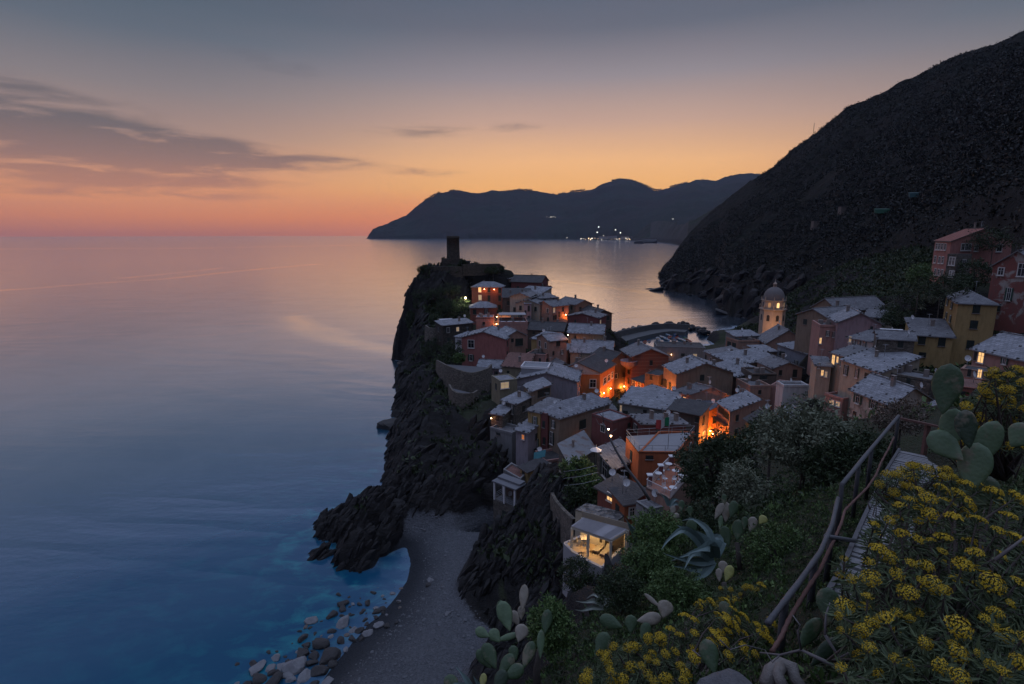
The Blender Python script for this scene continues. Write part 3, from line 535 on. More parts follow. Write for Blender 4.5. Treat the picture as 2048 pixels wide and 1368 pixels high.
# cove cliff under the near houses
for px, py, z in ((915, 1180, 2.3), (928, 1212, 2.5), (962, 1090, 2.6), (984, 1068, 2.6), (1000, 1000, 2.8), (945, 1130, 2.4), (950, 1240, 2.6), (990, 1262, 3.0)): cz(px, py, z)
for px, py, Y in ((1040, 1010, 77), (1060, 960, 80), (1090, 1000, 72), (1095, 940, 80), (1100, 1050, 66), (1060, 1080, 69), (1020, 1110, 68), (1000, 1150, 66), (1060, 1150, 62), (1110, 1110, 57.5), (1125, 1150, 55.5), (1160, 1175, 52), (1090, 1200, 57), (1020, 1220, 60), (1200, 1180, 48), (1140, 960, 72), (1150, 1000, 66)): cy(px, py, Y)
# ground of the near right: scrub slope, path, bank (x, y, z)
for x, y, z in ((0, 0, 46.3), (-3, 0, 45.0), (-2, 3, 43.2), (0, 3, 44.7), (-3.5, 5, 40.5), (-1, 6, 41.2), (-8, 4, 37), (-5.5, 8, 32), (0, 10, 36), (-14, 0, 30), (-22, 10, 14), (-18, 25, 6), (-14, 40, 3), (-40, 30, -2), (-10, 20, 14), (-5, 20, 18), (-6, 32, 10), (0, 26, 20), (-2, 42, 6), (3, 34, 17), (6, 42, 17), (9, 44, 16.5),
                (2.5, 2.2, 45.9), (4, 1, 46.6), (6, 3, 46.8), (4.5, 5, 45.9), (7, 6, 46.2), (12, 8, 46.0), (11, 12, 44.4), (10, 20, 37.5), (6, 22, 30.5), (3, 22, 27), (14, 24, 36), (20, 20, 40), (12, 32, 30), (18, 36, 29.5), (26, 36, 31), (36, 40, 34), (22, 48, 26), (30, 60, 25.5), (44, 56, 30), (60, 60, 33), (40, 20, 44), (70, 30, 44), (20, 0, 48), (40, 0, 52), (90, 0, 58), (100, 60, 44), (100, 100, 42), (120, 140, 45), (80, 110, 29), (92, 130, 33), (70, 140, 17), (90, 160, 32), (140, 200, 38), (100, 200, 10), (85, 190, 8), (80, 215, 3), (72, 205, 2), (110, 240, 9), (150, 260, 30), (94, 250, 4), (200, 120, 60), (200, 240, 60), (200, 0, 90)):
    cw(x, y, z)
for x, y, z in ((-120, -20, -14), (-120, 100, -16), (-120, 280, -20), (-60, 290, -14), (60, 290, -12), (110, 290, -2), (200, 300, 40), (-60, 60, -8), (-60, 30, -7), (-60, 0, -4), (0, -25, 52), (-40, -25, 10), (60, -25, 64), (200, -25, 100)):
    cw(x, y, z)
PATH = [at(1655, 1195, 4.6), at(1690, 1130, 5.6), at(1716, 1066, 7.0), at(1746, 1000, 9.0), at(1772, 945, 11.0), at(1798, 902, 13.0)]   # left edge of the stepped path
for p in PATH: cw(p.x, p.y, p.z - .35); cw(p.x + 1.2, p.y + .1, p.z - .3); cw(p.x - 1.0, p.y, p.z - .8); cw(p.x + 2.4, p.y + .2, p.z + .3)
cw(12.0, 15.0, 41.0); cw(9, 15, 40.6)
for px, py, Y in ((960, 1368, 6.3), (1030, 1368, 6.1), (1110, 1368, 5.8), (1200, 1368, 5.4), (1320, 1368, 5.0), (1430, 1368, 3.9), (1560, 1368, 3.5), (1680, 1368, 3.2), (1080, 1320, 7.4), (1060, 1290, 8.0), (1150, 1300, 7.4), (1250, 1300, 6.9), (1340, 1300, 6.4), (1450, 1290, 5.8), (1560, 1300, 4.7),
                  (1130, 1240, 10.5), (1150, 1220, 11.2), (1250, 1220, 10.4), (1350, 1220, 9.8), (1450, 1220, 8.6), (1540, 1220, 7.2), (1225, 1160, 13.5), (1280, 1150, 13.0), (1350, 1150, 12.2), (1450, 1150, 11), (1560, 1150, 8.9), (1290, 1085, 15.5), (1400, 1080, 13.8), (1500, 1080, 12.5), (1600, 1080, 11.2), (1360, 1030, 18), (1420, 1020, 18), (1550, 1020, 17), (1640, 1000, 14.5), (1600, 965, 20.5)):
    cy(px, py, Y)
for px, py, Y in ((1240, 1215, 18), (1262, 1205, 20), (1295, 1180, 23), (1250, 1200, 30), (1282, 1185, 36)): cy(px, py, Y)
foot = []
for q in HS:
    zb = q['b'].z - q['h']
    cen = (q['a'] + q['c']) / 2
    for k in ('a', 'b', 'c', 'd'):
        p = q[k] + (q[k] - cen).normalized() * 0.2; foot.append((p.x, p.y, zb))
    foot.append((cen.x, cen.y, zb))
# thin footprint points that crowd each other: keep the lower one
allp = []
for p in sorted(foot, key=lambda p: p[2]):
    if all((p[0] - q[0]) ** 2 + (p[1] - q[1]) ** 2 > 9.0 for q in allp): allp.append(p)
for p in CTRL:
    if all((p[0] - q[0]) ** 2 + (p[1] - q[1]) ** 2 > 0.6 for q in allp): allp.append(p)
P2 = [Vector((p[0], p[1])) for p in allp]
vo, eo, fo, ov, oe, of = delaunay_2d_cdt(P2, [], [], 0, 1e-4)
zin = {}
vz = np.array([allp[ov[i][0]][2] for i in range(len(vo))]); vxy = np.array([[v.x, v.y] for v in vo])
GX = np.concatenate([np.arange(-118, -52, 2.0), np.concatenate([np.arange(-52, 16, 0.42), np.arange(16, 60, 0.6)]), np.arange(60, 110, 1.1), np.arange(110, 199, 2.5)])
GY = np.concatenate([np.arange(-24, -1, 1.5), np.arange(-1, 24, 0.4), np.arange(24, 160, 0.6), np.arange(160, 289, 1.0)])
XX, YY = np.meshgrid(GX, GY, indexing='ij'); ZT = np.full(XX.shape, -15.0)
for f in fo:
    (x0, y0), (x1, y1), (x2, y2) = vxy[f[0]], vxy[f[1]], vxy[f[2]]
    i0, i1 = np.searchsorted(GX, [min(x0, x1, x2), max(x0, x1, x2)]); j0, j1 = np.searchsorted(GY, [min(y0, y1, y2), max(y0, y1, y2)])
    if i1 <= i0 or j1 <= j0: continue
    xs = XX[i0:i1 + 1, j0:j1 + 1]; ys = YY[i0:i1 + 1, j0:j1 + 1]
    det = (y1 - y2) * (x0 - x2) + (x2 - x1) * (y0 - y2)
    if abs(det) < 1e-9: continue
    l0 = ((y1 - y2) * (xs - x2) + (x2 - x1) * (ys - y2)) / det; l1 = ((y2 - y0) * (xs - x2) + (x0 - x2) * (ys - y2)) / det; l2 = 1 - l0 - l1
    ok = (l0 >= -1e-6) & (l1 >= -1e-6) & (l2 >= -1e-6)
    zz = l0 * vz[f[0]] + l1 * vz[f[1]] + l2 * vz[f[2]]
    sub = ZT[i0:i1 + 1, j0:j1 + 1]; sub[ok] = zz[ok]
def blur(a, n):
    for _ in range(n):
        p = np.pad(a, 1, mode='edge'); a = (p[1:-1, 1:-1] * 2 + p[:-2, 1:-1] + p[2:, 1:-1] + p[1:-1, :-2] + p[1:-1, 2:]) / 6
    return a
Z0 = ZT.copy(); ZT = blur(ZT, 3)
gx, gy = np.gradient(ZT, GX, GY); slope = blur(np.sqrt(gx * gx + gy * gy), 2)
# mask: keep noise away from house footprints
hm = np.zeros(XX.shape)
for q in HS:
    cen = (q['a'] + q['c']) / 2; r = max((q['a'] - cen).length, (q['b'] - cen).length) + 0.6
    hm = np.maximum(hm, np.clip(1.6 - np.sqrt((XX - cen.x) ** 2 + (YY - cen.y) ** 2) / r, 0, 1))
bpoly = [atz(px, py, 1.2) for px, py in ((740, 1110), (790, 1082), (812, 1052), (850, 1018), (915, 990), (1000, 975), (1000, 1068), (962, 1092), (918, 1180), (930, 1216), (960, 1262), (1150, 1368), (1150, 1700), (300, 1700), (420, 1368), (640, 1240), (700, 1150))]
def inpoly(X, Y, poly):
    c = np.zeros(X.shape, bool); n = len(poly)
    for i in range(n):
        p, q = poly[i], poly[(i + 1) % n]
        if abs(q.y - p.y) < 1e-9: continue
        c ^= ((p.y > Y) != (q.y > Y)) & (X < (q.x - p.x) * (Y - p.y) / (q.y - p.y) + p.x)
    return c
BEACH = blur(inpoly(XX, YY, bpoly).astype(float) * np.clip((4.4 - ZT) / 1.0, 0, 1), 5)
rockm = np.clip((slope - 0.5) / 0.5, 0, 1); shorez = (XX < -2) & (YY > 55) & (ZT < 9)
rockm = np.maximum(rockm, blur(shorez.astype(float), 4) * 0.75) * (1 - 0.85 * hm) * np.clip((YY - 26) / 12, 0, 1) * (1 - np.clip(BEACH * 1.5 - 0.4, 0, 1))
u_ = XX * 0.55 + YY * 0.32 + ZT * 0.55; w_ = -XX * 0.4 + YY * 0.6 - ZT * 0.3
strata = (ridged(u_ * 0.16, w_ * 0.03, 5, 3) - 0.6) * 5.0 + (ridged(XX * 0.07, YY * 0.07, 4, 9) - 0.6) * 6.0 + fbm(XX * 0.5, YY * 0.5, 3, 14) * 0.8 + (ridged(u_ * 0.8, w_ * 0.12, 3, 23) - 0.6) * 2.2 + (ridged(u_ * 2.1, w_ * 0.35, 2, 29) - 0.6) * 0.7
beachm = BEACH
DISP = strata * rockm * np.clip(np.minimum((ZT + 1.5) / 3.0, 1), 0.15, 1); VD = np.clip(1.0 - slope * 0.45, 0.25, 1)
ZN = ZT + DISP * VD + fbm(XX * 0.35, YY * 0.35, 4, 40) * 0.35 * (1 - hm) * (1 - beachm) * np.clip((YY - 10) / 8, 0.12, 1) + fbm(XX * 1.6, YY * 1.6, 2, 44) * 0.03 * beachm
# houses stand on cut platforms: keep the noise from rising above their floors
ZN = np.where(hm > 0.95, np.minimum(ZN, ZT + 0.1), ZN)
ZN = np.where((BEACH > 0.04) & (ZT > 0.25), np.maximum(ZN, np.minimum(ZT, 0.8)), ZN)
def ground(x, y, Zg=None):
    Zg = ZN if Zg is None else Zg
    i = np.clip(np.searchsorted(GX, x) - 1, 0, len(GX) - 2); j = np.clip(np.searchsorted(GY, y) - 1, 0, len(GY) - 2)
    fx = np.clip((x - GX[i]) / (GX[i + 1] - GX[i]), 0, 1); fy = np.clip((y - GY[j]) / (GY[j + 1] - GY[j]), 0, 1)
    return (Zg[i, j] * (1 - fx) + Zg[i + 1, j] * fx) * (1 - fy) + (Zg[i, j + 1] * (1 - fx) + Zg[i + 1, j + 1] * fx) * fy
def gz(x, y): return float(ground(np.array([x]), np.array([y]))[0])
def slopeat(x, y): return ground(x, y, slope)
# ground material: gravel where flat and low, rock where steep, scrub soil elsewhere
m, t, b = bsdf_mat('ground'); v = coord(t)
g = N(t, 'ShaderNodeNewGeometry'); spn = N(t, 'ShaderNodeSeparateXYZ'); t.links.new(g.outputs['True Normal'], spn.inputs[0])
spp = N(t, 'ShaderNodeSeparateXYZ'); t.links.new(v, spp.inputs[0])
vs = coord(t, 'Object', (0.62, 0.36, 0.7), (0, 0, R(12)))
n1 = noise(t, 0.12, 6, 0.6, v); n2 = noise(t, 1.3, 6, 0.65, v); n3 = noise(t, 7.0, 4, 0.7, v)
wv = N(t, 'ShaderNodeTexNoise'); t.links.new(coord(t, 'Object', (0.30, 0.30, 1.3), (R(35), R(25), 0)), wv.inputs['Vector']); wv.inputs['Scale'].default_value = 1.4; wv.inputs['Detail'].default_value = 7; wv.inputs['Roughness'].default_value = 0.65
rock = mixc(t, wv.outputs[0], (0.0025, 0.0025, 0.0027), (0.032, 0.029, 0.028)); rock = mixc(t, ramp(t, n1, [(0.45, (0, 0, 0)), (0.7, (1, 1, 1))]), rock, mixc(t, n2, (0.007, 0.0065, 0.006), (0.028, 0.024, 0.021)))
vo_ = N(t, 'ShaderNodeTexVoronoi'); t.links.new(v, vo_.inputs['Vector']); vo_.inputs['Scale'].default_value = 5.5
grav = mixc(t, vo_.outputs['Color'], (0.055, 0.060, 0.068), (0.165, 0.170, 0.180)); grav = mixc(t, ramp(t, n2, [(0.35, (0, 0, 0)), (0.7, (1, 1, 1))]), grav, mixc(t, n3, (0.055, 0.058, 0.065), (0.14, 0.145, 0.155)))
wet = N(t, 'ShaderNodeMapRange', interpolation_type='SMOOTHSTEP'); t.links.new(M_(t, 'ADD', spp.outputs[2], M_(t, 'MULTIPLY', n1, 0.5)), wet.inputs[0]); wet.inputs[1].default_value = 0.35; wet.inputs[2].default_value = 2.0
grav = mixc(t, wet.outputs[0], (0.026, 0.029, 0.034), grav)
soil = mixc(t, n2, (0.012, 0.016, 0.008), (0.05, 0.048, 0.03)); soil = mixc(t, ramp(t, n1, [(0.4, (0, 0, 0)), (0.6, (1, 1, 1))]), soil, mixc(t, n3, (0.015, 0.022, 0.01), (0.04, 0.05, 0.02)))
ab = N(t, 'ShaderNodeAttribute', attribute_name='beach'); ar = N(t, 'ShaderNodeAttribute', attribute_name='rocky')
low = N(t, 'ShaderNodeMapRange'); t.links.new(M_(t, 'ADD', ab.outputs['Fac'], M_(t, 'MULTIPLY', M_(t, 'SUBTRACT', n2, 0.5), 0.5)), low.inputs[0]); low.inputs[1].default_value = 0.35; low.inputs[2].default_value = 0.55
steep = N(t, 'ShaderNodeMapRange'); t.links.new(M_(t, 'ADD', ar.outputs['Fac'], M_(t, 'MULTIPLY', M_(t, 'SUBTRACT', n2, 0.5), 0.6)), steep.inputs[0]); steep.inputs[1].default_value = 0.15; steep.inputs[2].default_value = 0.4
base_ = mixc(t, low.outputs[0], soil, grav); colr = mixc(t, steep.outputs[0], base_, rock)
t.links.new(colr, b.inputs['Base Color']); b.inputs['Roughness'].default_value = 0.85; b.inputs['Specular IOR Level'].default_value = 0.25
bh = M_(t, 'ADD', M_(t, 'MULTIPLY', wv.outputs[0], 1.2), M_(t, 'ADD', M_(t, 'MULTIPLY', n3, 0.15), M_(t, 'MULTIPLY', vo_.outputs['Distance'], 0.25)))
bump(t, b, bh, 1.0, 0.5)
GROUNDMAT = m
nl = np.sqrt(gx * gx + gy * gy) + 1e-6; push = np.clip(DISP, -3, 3) * np.clip(slope - 0.5, 0, 1) * 0.55; crag = (ridged(XX * .5 + ZT * .45, YY * .35 - ZT * .6, 3, 51) - .62) * 1.6 * rockm * np.clip(slope - .4, 0, 1)
hx = -gx / nl * (push + crag); hy = -gy / nl * (push + crag)
BHX, BHY = blur(hx, 1), blur(hy, 1)
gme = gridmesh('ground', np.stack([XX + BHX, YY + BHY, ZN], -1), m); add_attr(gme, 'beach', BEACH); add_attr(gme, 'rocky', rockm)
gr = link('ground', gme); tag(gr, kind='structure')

# angular strata slabs bedded into the cliffs
rk = np.random.default_rng(33); SV, SF = [], []
def slab_shape(seed):
    bm = bmesh.new(); bmesh.ops.create_icosphere(bm, subdivisions=2, radius=1.0); r_ = random.Random(seed)
    pl = [(Vector((r_.gauss(0, 1), r_.gauss(0, 1), r_.gauss(0, 1))).normalized(), r_.uniform(.5, .85)) for _ in range(9)]
    for v in bm.verts:
        k = 1.0
        for p, o_ in pl:
            d = v.co.dot(p)
            if d > 1e-3: k = min(k, o_ / d)
        v.co *= k
    bm.verts.ensure_lookup_table(); V = np.array([v.co[:] for v in bm.verts]); F = np.array([[v.index for v in f.verts] for f in bm.faces]); bm.free(); return V, F
SH_ = [slab_shape(i + 3) for i in range(8)]; nv_ = 0
def add_slabs(n, cond, size, sink=.25):
    global nv_
    ii = np.argwhere(cond); w_s = (1 + slope[cond] ** 2) ** .5; w_s /= w_s.sum(); ii = ii[rk.choice(len(ii), min(n, len(ii)), replace=len(ii) < n * 3, p=w_s)]
    for i, j in ii:
        V0, F0 = SH_[rk.integers(8)]; s_ = size * rk.uniform(.5, 1.7); ax = np.array([-.45, -.5, -.74]) + rk.normal(size=3) * .16; ax /= np.linalg.norm(ax)
        sd = np.cross(ax, np.array([.75, -.65, .1]) + rk.normal(size=3) * .2); sd /= np.linalg.norm(sd); nn = np.cross(ax, sd); x0, y0 = XX[i, j] + BHX[i, j], YY[i, j] + BHY[i, j]
        c = np.array([x0 + gx[i, j] * sink, y0 + gy[i, j] * sink, ZN[i, j] - .2 * s_ + rk.uniform(-.3, .3) * min(slope[i, j], 4)]); V = V0[:, :1] * ax * s_ * 1.9 + V0[:, 1:2] * sd * s_ * .8 + V0[:, 2:3] * nn * s_ * .42 + c
        SV.append(V); SF.append(F0 + nv_); nv_ += len(V)
clear_ = (hm < .55)
add_slabs(900, (rockm > .35) & clear_ & (XX < 8) & (YY > 52) & (YY < 240) & (ZN > -.6) & (slope > .45), 1.15, .35)
add_slabs(420, (rockm > .3) & clear_ & (XX < -8) & (YY > 66) & (YY < 130) & (ZN > -.8) & (ZN < 7), .8)
add_slabs(500, (rockm > .35) & clear_ & (XX > -16) & (XX < 14) & (YY > 46) & (YY < 82) & (ZN > 1.0), .85)
add_slabs(260, (rockm > .3) & (XX < 0) & (YY > 70) & (YY < 240) & (ZN > -.9) & (ZN < 1.2) & (BEACH < .2), .9)
add_slabs(420, (XX < -24) & (YY > 150) & (YY < 238) & (slope > .6) & (ZN > -1) & (ZN < 34), 1.3, .35)
add_slabs(380, (XX > -40) & (XX < -10) & (YY > 68) & (YY < 92) & (ZN > -.6) & (ZN < 8) & (BEACH < .3), .65, 0)
m, t, b = bsdf_mat('cliff_rock'); v = coord(t); nA_ = noise(t, .9, 6, .65, v); wv_ = N(t, 'ShaderNodeTexNoise'); t.links.new(coord(t, 'Object', (.5, .5, 1.8), (R(35), R(25), 0)), wv_.inputs['Vector']); wv_.inputs['Scale'].default_value = 1.6; wv_.inputs['Detail'].default_value = 6
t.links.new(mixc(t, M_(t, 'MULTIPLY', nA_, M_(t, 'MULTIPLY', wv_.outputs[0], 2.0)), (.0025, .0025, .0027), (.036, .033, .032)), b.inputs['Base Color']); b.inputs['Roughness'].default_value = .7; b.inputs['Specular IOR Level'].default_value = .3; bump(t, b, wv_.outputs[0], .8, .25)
CLIFFM = m
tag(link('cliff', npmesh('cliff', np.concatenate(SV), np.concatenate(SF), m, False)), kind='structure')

# ------------------------------------------------------------------ sea
ang = np.concatenate([np.linspace(-math.pi, -1.15, 60)[:-1], np.linspace(-1.15, 1.0, 760), np.linspace(1.0, math.pi, 60)[1:]])
rad = np.concatenate([np.geomspace(3, 40, 24)[:-1], np.linspace(40, 150, 230)[:-1], np.geomspace(150, 1600, 170)[:-1], np.geomspace(1600, 14000, 40)])
AA, RR = np.meshgrid(ang, rad, indexing='ij'); SX = np.sin(AA) * RR; SY = np.cos(AA) * RR
depth = -ground(SX.ravel(), SY.ravel(), blur(ZN, 2)).reshape(SX.shape)
inside = (SX > GX[0]) & (SX < GX[-1]) & (SY > GY[0]) & (SY < GY[-1])
foam = np.where(inside, np.exp(-np.clip(depth, 0, 50) / 0.55), 0.0)
shal = np.where(inside, np.exp(-np.clip(depth, 0, 50) / 3.0), 0.0)
def dist_line(pts, w0):
    P = [atz(*p, 0) for p in pts]; best = np.full(SX.shape, 1e9)
    for a_, b_ in zip(P[:-1], P[1:]):
        dx, dy = b_.x - a_.x, b_.y - a_.y; t_ = np.clip(((SX - a_.x) * dx + (SY - a_.y) * dy) / (dx * dx + dy * dy), 0, 1); best = np.minimum(best, np.hypot(SX - a_.x - t_ * dx, SY - a_.y - t_ * dy))
    return np.exp(-(best / w0) ** 2)
wob_ = fbm(SX * .05, SY * .05, 4, 71) * .5 + .75
drift = .8 * dist_line([(-60, 585), (60, 577), (200, 566), (330, 558), (420, 548), (520, 538), (640, 528)], 5) + .6 * dist_line([(250, 556), (330, 548), (400, 541), (440, 536)], 6) + .9 * dist_line([(588, 634), (600, 655), (640, 672), (700, 685), (760, 696), (800, 706)], 6.5) + .5 * dist_line([(588, 634), (620, 650), (690, 668)], 5) + .45 * dist_line([(1100, 560), (1200, 572), (1290, 585)], 6) + .35 * dist_line([(0, 498), (400, 496), (730, 490)], 60)
drift = np.clip(drift * wob_, 0, 1)
sm = gridmesh('sea', np.stack([SX, SY, np.zeros_like(SX)], -1)[:, ::-1], None or [])
add_attr(sm, 'foam', foam[:, ::-1]); add_attr(sm, 'shallow', shal[:, ::-1]); add_attr(sm, 'drift', drift[:, ::-1])
m, t, b = bsdf_mat('sea_water'); v = coord(t)
af = N(t, 'ShaderNodeAttribute', attribute_name='foam'); as_ = N(t, 'ShaderNodeAttribute', attribute_name='shallow')
nA = noise(t, 0.045, 5, 0.6, v, 0.6); nB = noise(t, 0.22, 5, 0.65, coord(t, 'Object', (1, 1.6, 1), (0, 0, R(-25))), 0.4)
deep = mixc(t, nA, (0.004, 0.066, 0.132), (0.008, 0.090, 0.158))
teal = mixc(t, ramp(t, nB, [(0.48, (0, 0, 0)), (0.66, (1, 1, 1))]), (0.004, 0.070, 0.140), (0.012, 0.175, 0.215))
wcol = mixc(t, M_(t, 'MULTIPLY', as_.outputs['Fac'], 2.4, clamp=True), deep, teal)
ff = M_(t, 'MULTIPLY', M_(t, 'POWER', af.outputs['Fac'], 0.9), M_(t, 'ADD', M_(t, 'MULTIPLY', nB, 1.5), -0.22), clamp=True)
adr = N(t, 'ShaderNodeAttribute', attribute_name='drift')
wcol = mixc(t, M_(t, 'MULTIPLY', ff, 0.75), wcol, (0.20, 0.27, 0.36)); wcol = mixc(t, M_(t, 'MULTIPLY', adr.outputs['Fac'], 0.7), wcol, (0.55, 0.50, 0.52))
# pale drifting foam lines left on the long exposure
spw = N(t, 'ShaderNodeSeparateXYZ'); t.links.new(v, spw.inputs[0])
nW = noise(t, 0.006, 4, 0.6, coord(t, 'Object', (0.35, 1, 1), (0, 0, R(10))), 1.2)
lines = ramp(t, nW, [(0.47, (0, 0, 0)), (0.5, (1, 1, 1)), (0.53, (0, 0, 0))])
t.links.new(wcol, b.inputs['Base Color'])
b.inputs['IOR'].default_value = 1.333; b.inputs['Specular IOR Level'].default_value = 0.0; b.inputs['Roughness'].default_value = 0.9
rgh = M_(t, 'ADD', M_(t, 'SUBTRACT', 0.115, M_(t, 'MULTIPLY', adr.outputs['Fac'], 0.08)), M_(t, 'ADD', M_(t, 'MULTIPLY', nA, 0.07), M_(t, 'MULTIPLY', ff, 0.4)))
gl = N(t, 'ShaderNodeBsdfGlossy'); t.links.new(rgh, gl.inputs['Roughness']); t.links.new(mixc(t, adr.outputs['Fac'], (0.82, 0.89, 1.0), (1.0, 1.0, 1.0)), gl.inputs['Color'])
lw = N(t, 'ShaderNodeLayerWeight'); lw.inputs[0].default_value = 0.5
frs = ramp(t, lw.outputs['Facing'], [(p_, (c_, c_, c_)) for p_, c_ in ((0.0, .012), (.30, .014), (.42, .036), (.52, .12), (.64, .54), (.75, .84), (.84, .95), (.93, .98), (1.0, 1.0))])
frs = M_(t, 'MULTIPLY', frs, M_(t, 'ADD', 0.9, M_(t, 'MULTIPLY', nA, 0.2)), clamp=True)
frs = M_(t, 'MULTIPLY', frs, M_(t, 'SUBTRACT', 1.0, M_(t, 'MULTIPLY', ff, 0.6)))
frs = M_(t, 'ADD', frs, M_(t, 'MULTIPLY', adr.outputs['Fac'], 0.28), clamp=True)
ms = N(t, 'ShaderNodeMixShader'); t.links.new(frs, ms.inputs[0]); t.links.new(b.outputs[0], ms.inputs[1]); t.links.new(gl.outputs[0], ms.inputs[2])
t.links.new(ms.outputs[0], t.nodes['Material Output'].inputs['Surface'])
nS = noise(t, 0.09, 4, 0.55, coord(t, 'Object', (0.25, 1.0, 1)), 0.5); nR = noise(t, 0.9, 4, 0.6, coord(t, 'Object', (0.5, 1.0, 1), (0, 0, R(20))))
bump(t, gl, M_(t, 'ADD', M_(t, 'MULTIPLY', nS, 0.4), M_(t, 'ADD', M_(t, 'MULTIPLY', nR, 0.16), M_(t, 'MULTIPLY', lines, 0.25))), 0.30, 0.6)
sm.materials.append(m); sea = link('sea', sm); tag(sea, kind='structure')

# ------------------------------------------------------------------ haze in the evening air
hb = MB(); hb.box(-14500, 14500, -14500, 14500, -30, 860)
m = bpy.data.materials.new('haze'); m.use_nodes = True; t = m.node_tree; t.nodes.clear()
pv = N(t, 'ShaderNodeVolumePrincipled'); pv.inputs['Color'].default_value = (0.64, 0.73, 1.0, 1); pv.inputs['Density'].default_value = 3.0e-5; pv.inputs['Anisotropy'].default_value = 0.0
mo = N(t, 'ShaderNodeOutputMaterial'); t.links.new(pv.outputs[0], mo.inputs['Volume'])
hz = hb.build('haze', m); tag(hz, kind='stuff')
# ------------------------------------------------------------------ walls, roofs, windows
WCOL = dict(brickred=(.30, .105, .075), rosered=(.40, .16, .14), maroon=(.20, .075, .07), brown=(.27, .205, .15), dkbrown=(.14, .105, .085), cream=(.47, .41, .32), lilac=(.33, .30, .33), brickpale=(.40, .245, .185),
    grey=(.27, .27, .27), olive=(.28, .25, .17), pink=(.46, .26, .22), white=(.62, .62, .62), ochre=(.46, .32, .14), orange=(.47, .20, .075), orangered=(.46, .14, .06), greengrey=(.24, .26, .24), greyblue=(.30, .32, .36),
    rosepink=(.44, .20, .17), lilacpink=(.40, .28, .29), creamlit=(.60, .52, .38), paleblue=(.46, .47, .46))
def wall_mat(key):
    nm = 'plaster_' + key
    if nm in MATS: return MATS[nm]
    m, t, b = bsdf_mat(nm); v = coord(t)
    vz = coord(t, 'Object', (1, 1, 0.22)); n1 = noise(t, 0.35, 5, 0.6, v); n2 = noise(t, 2.2, 6, 0.65, vz); n3 = noise(t, 11, 3, 0.6, v)
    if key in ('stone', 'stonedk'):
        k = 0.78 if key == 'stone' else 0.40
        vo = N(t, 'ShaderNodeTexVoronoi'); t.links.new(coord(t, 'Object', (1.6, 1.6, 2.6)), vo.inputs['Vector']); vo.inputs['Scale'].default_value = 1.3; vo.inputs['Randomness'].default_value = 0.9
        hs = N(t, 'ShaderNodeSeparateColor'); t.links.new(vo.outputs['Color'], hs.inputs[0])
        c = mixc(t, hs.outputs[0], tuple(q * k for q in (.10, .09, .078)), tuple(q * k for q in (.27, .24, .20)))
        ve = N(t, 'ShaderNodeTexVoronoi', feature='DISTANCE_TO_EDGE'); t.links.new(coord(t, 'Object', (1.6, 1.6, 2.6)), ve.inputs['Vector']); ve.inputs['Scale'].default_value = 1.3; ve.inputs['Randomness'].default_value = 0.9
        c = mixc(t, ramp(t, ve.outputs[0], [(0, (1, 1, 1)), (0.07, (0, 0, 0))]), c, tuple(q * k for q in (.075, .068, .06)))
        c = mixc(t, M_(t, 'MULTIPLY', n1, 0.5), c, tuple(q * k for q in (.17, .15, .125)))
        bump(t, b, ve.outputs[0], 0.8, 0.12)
    else:
        base = tuple(q_ * 1.0 for q_ in WCOL.get(key, (.4, .4, .4)))
        if key == 'stripes':
            sp = N(t, 'ShaderNodeSeparateXYZ'); t.links.new(v, sp.inputs[0])
            w = M_(t, 'FRACT', M_(t, 'DIVIDE', sp.outputs[2], 0.95))
            c = mixc(t, ramp(t, w, [(0.0, (1, 1, 1)), (0.10, (1, 1, 1)), (0.14, (0, 0, 0)), (1, (0, 0, 0))]), (.26, .085, .05), (.36, .19, .11))
        elif key in ('peelred', 'weathered'):
            p0, p1 = ((.27, .095, .08), (.42, .37, .33)) if key == 'peelred' else ((.52, .47, .41), (.22, .19, .16))
            c = mixc(t, ramp(t, noise(t, 0.42, 5, 0.6, v, 0.8), [(0.54, (0, 0, 0)), (0.60, (1, 1, 1))]), p0, p1)
        else:
            c = mixc(t, n1, tuple(q * 0.82 for q in base), tuple(min(1, q * 1.12) for q in base))
        c = mixc(t, ramp(t, n2, [(0.46, (0, 0, 0)), (0.72, (0.65, 0.65, 0.65))]), c, tuple(q * 0.5 for q in base) if key in WCOL else (.16, .11, .09))
        c = mixc(t, M_(t, 'MULTIPLY', n3, 0.22), c, (.10, .09, .08))
        bump(t, b, n3, 0.25, 0.03)
    t.links.new(c, b.inputs['Base Color']); b.inputs['Roughness'].default_value = 0.9; b.inputs['Specular IOR Level'].default_value = 0.2
    MATS[nm] = m; return m
RCOL = dict(S=((.17, .175, .19), (.43, .44, .47)), M=((.12, .12, .128), (.29, .29, .30)), D=((.045, .045, .048), (.105, .10, .10)), T=((.15, .075, .06), (.28, .14, .11)), T2=((.22, .065, .045), (.36, .12, .08)), B=((.12, .135, .16), (.24, .26, .30)),
            K=((.14, .145, .15), (.33, .34, .35)), white=((.52, .53, .55), (.70, .71, .73)), deck=((.22, .225, .24), (.33, .335, .35)), terracotta=((.30, .105, .06), (.46, .18, .10)), rubble=((.04, .04, .04), (.22, .21, .20)))
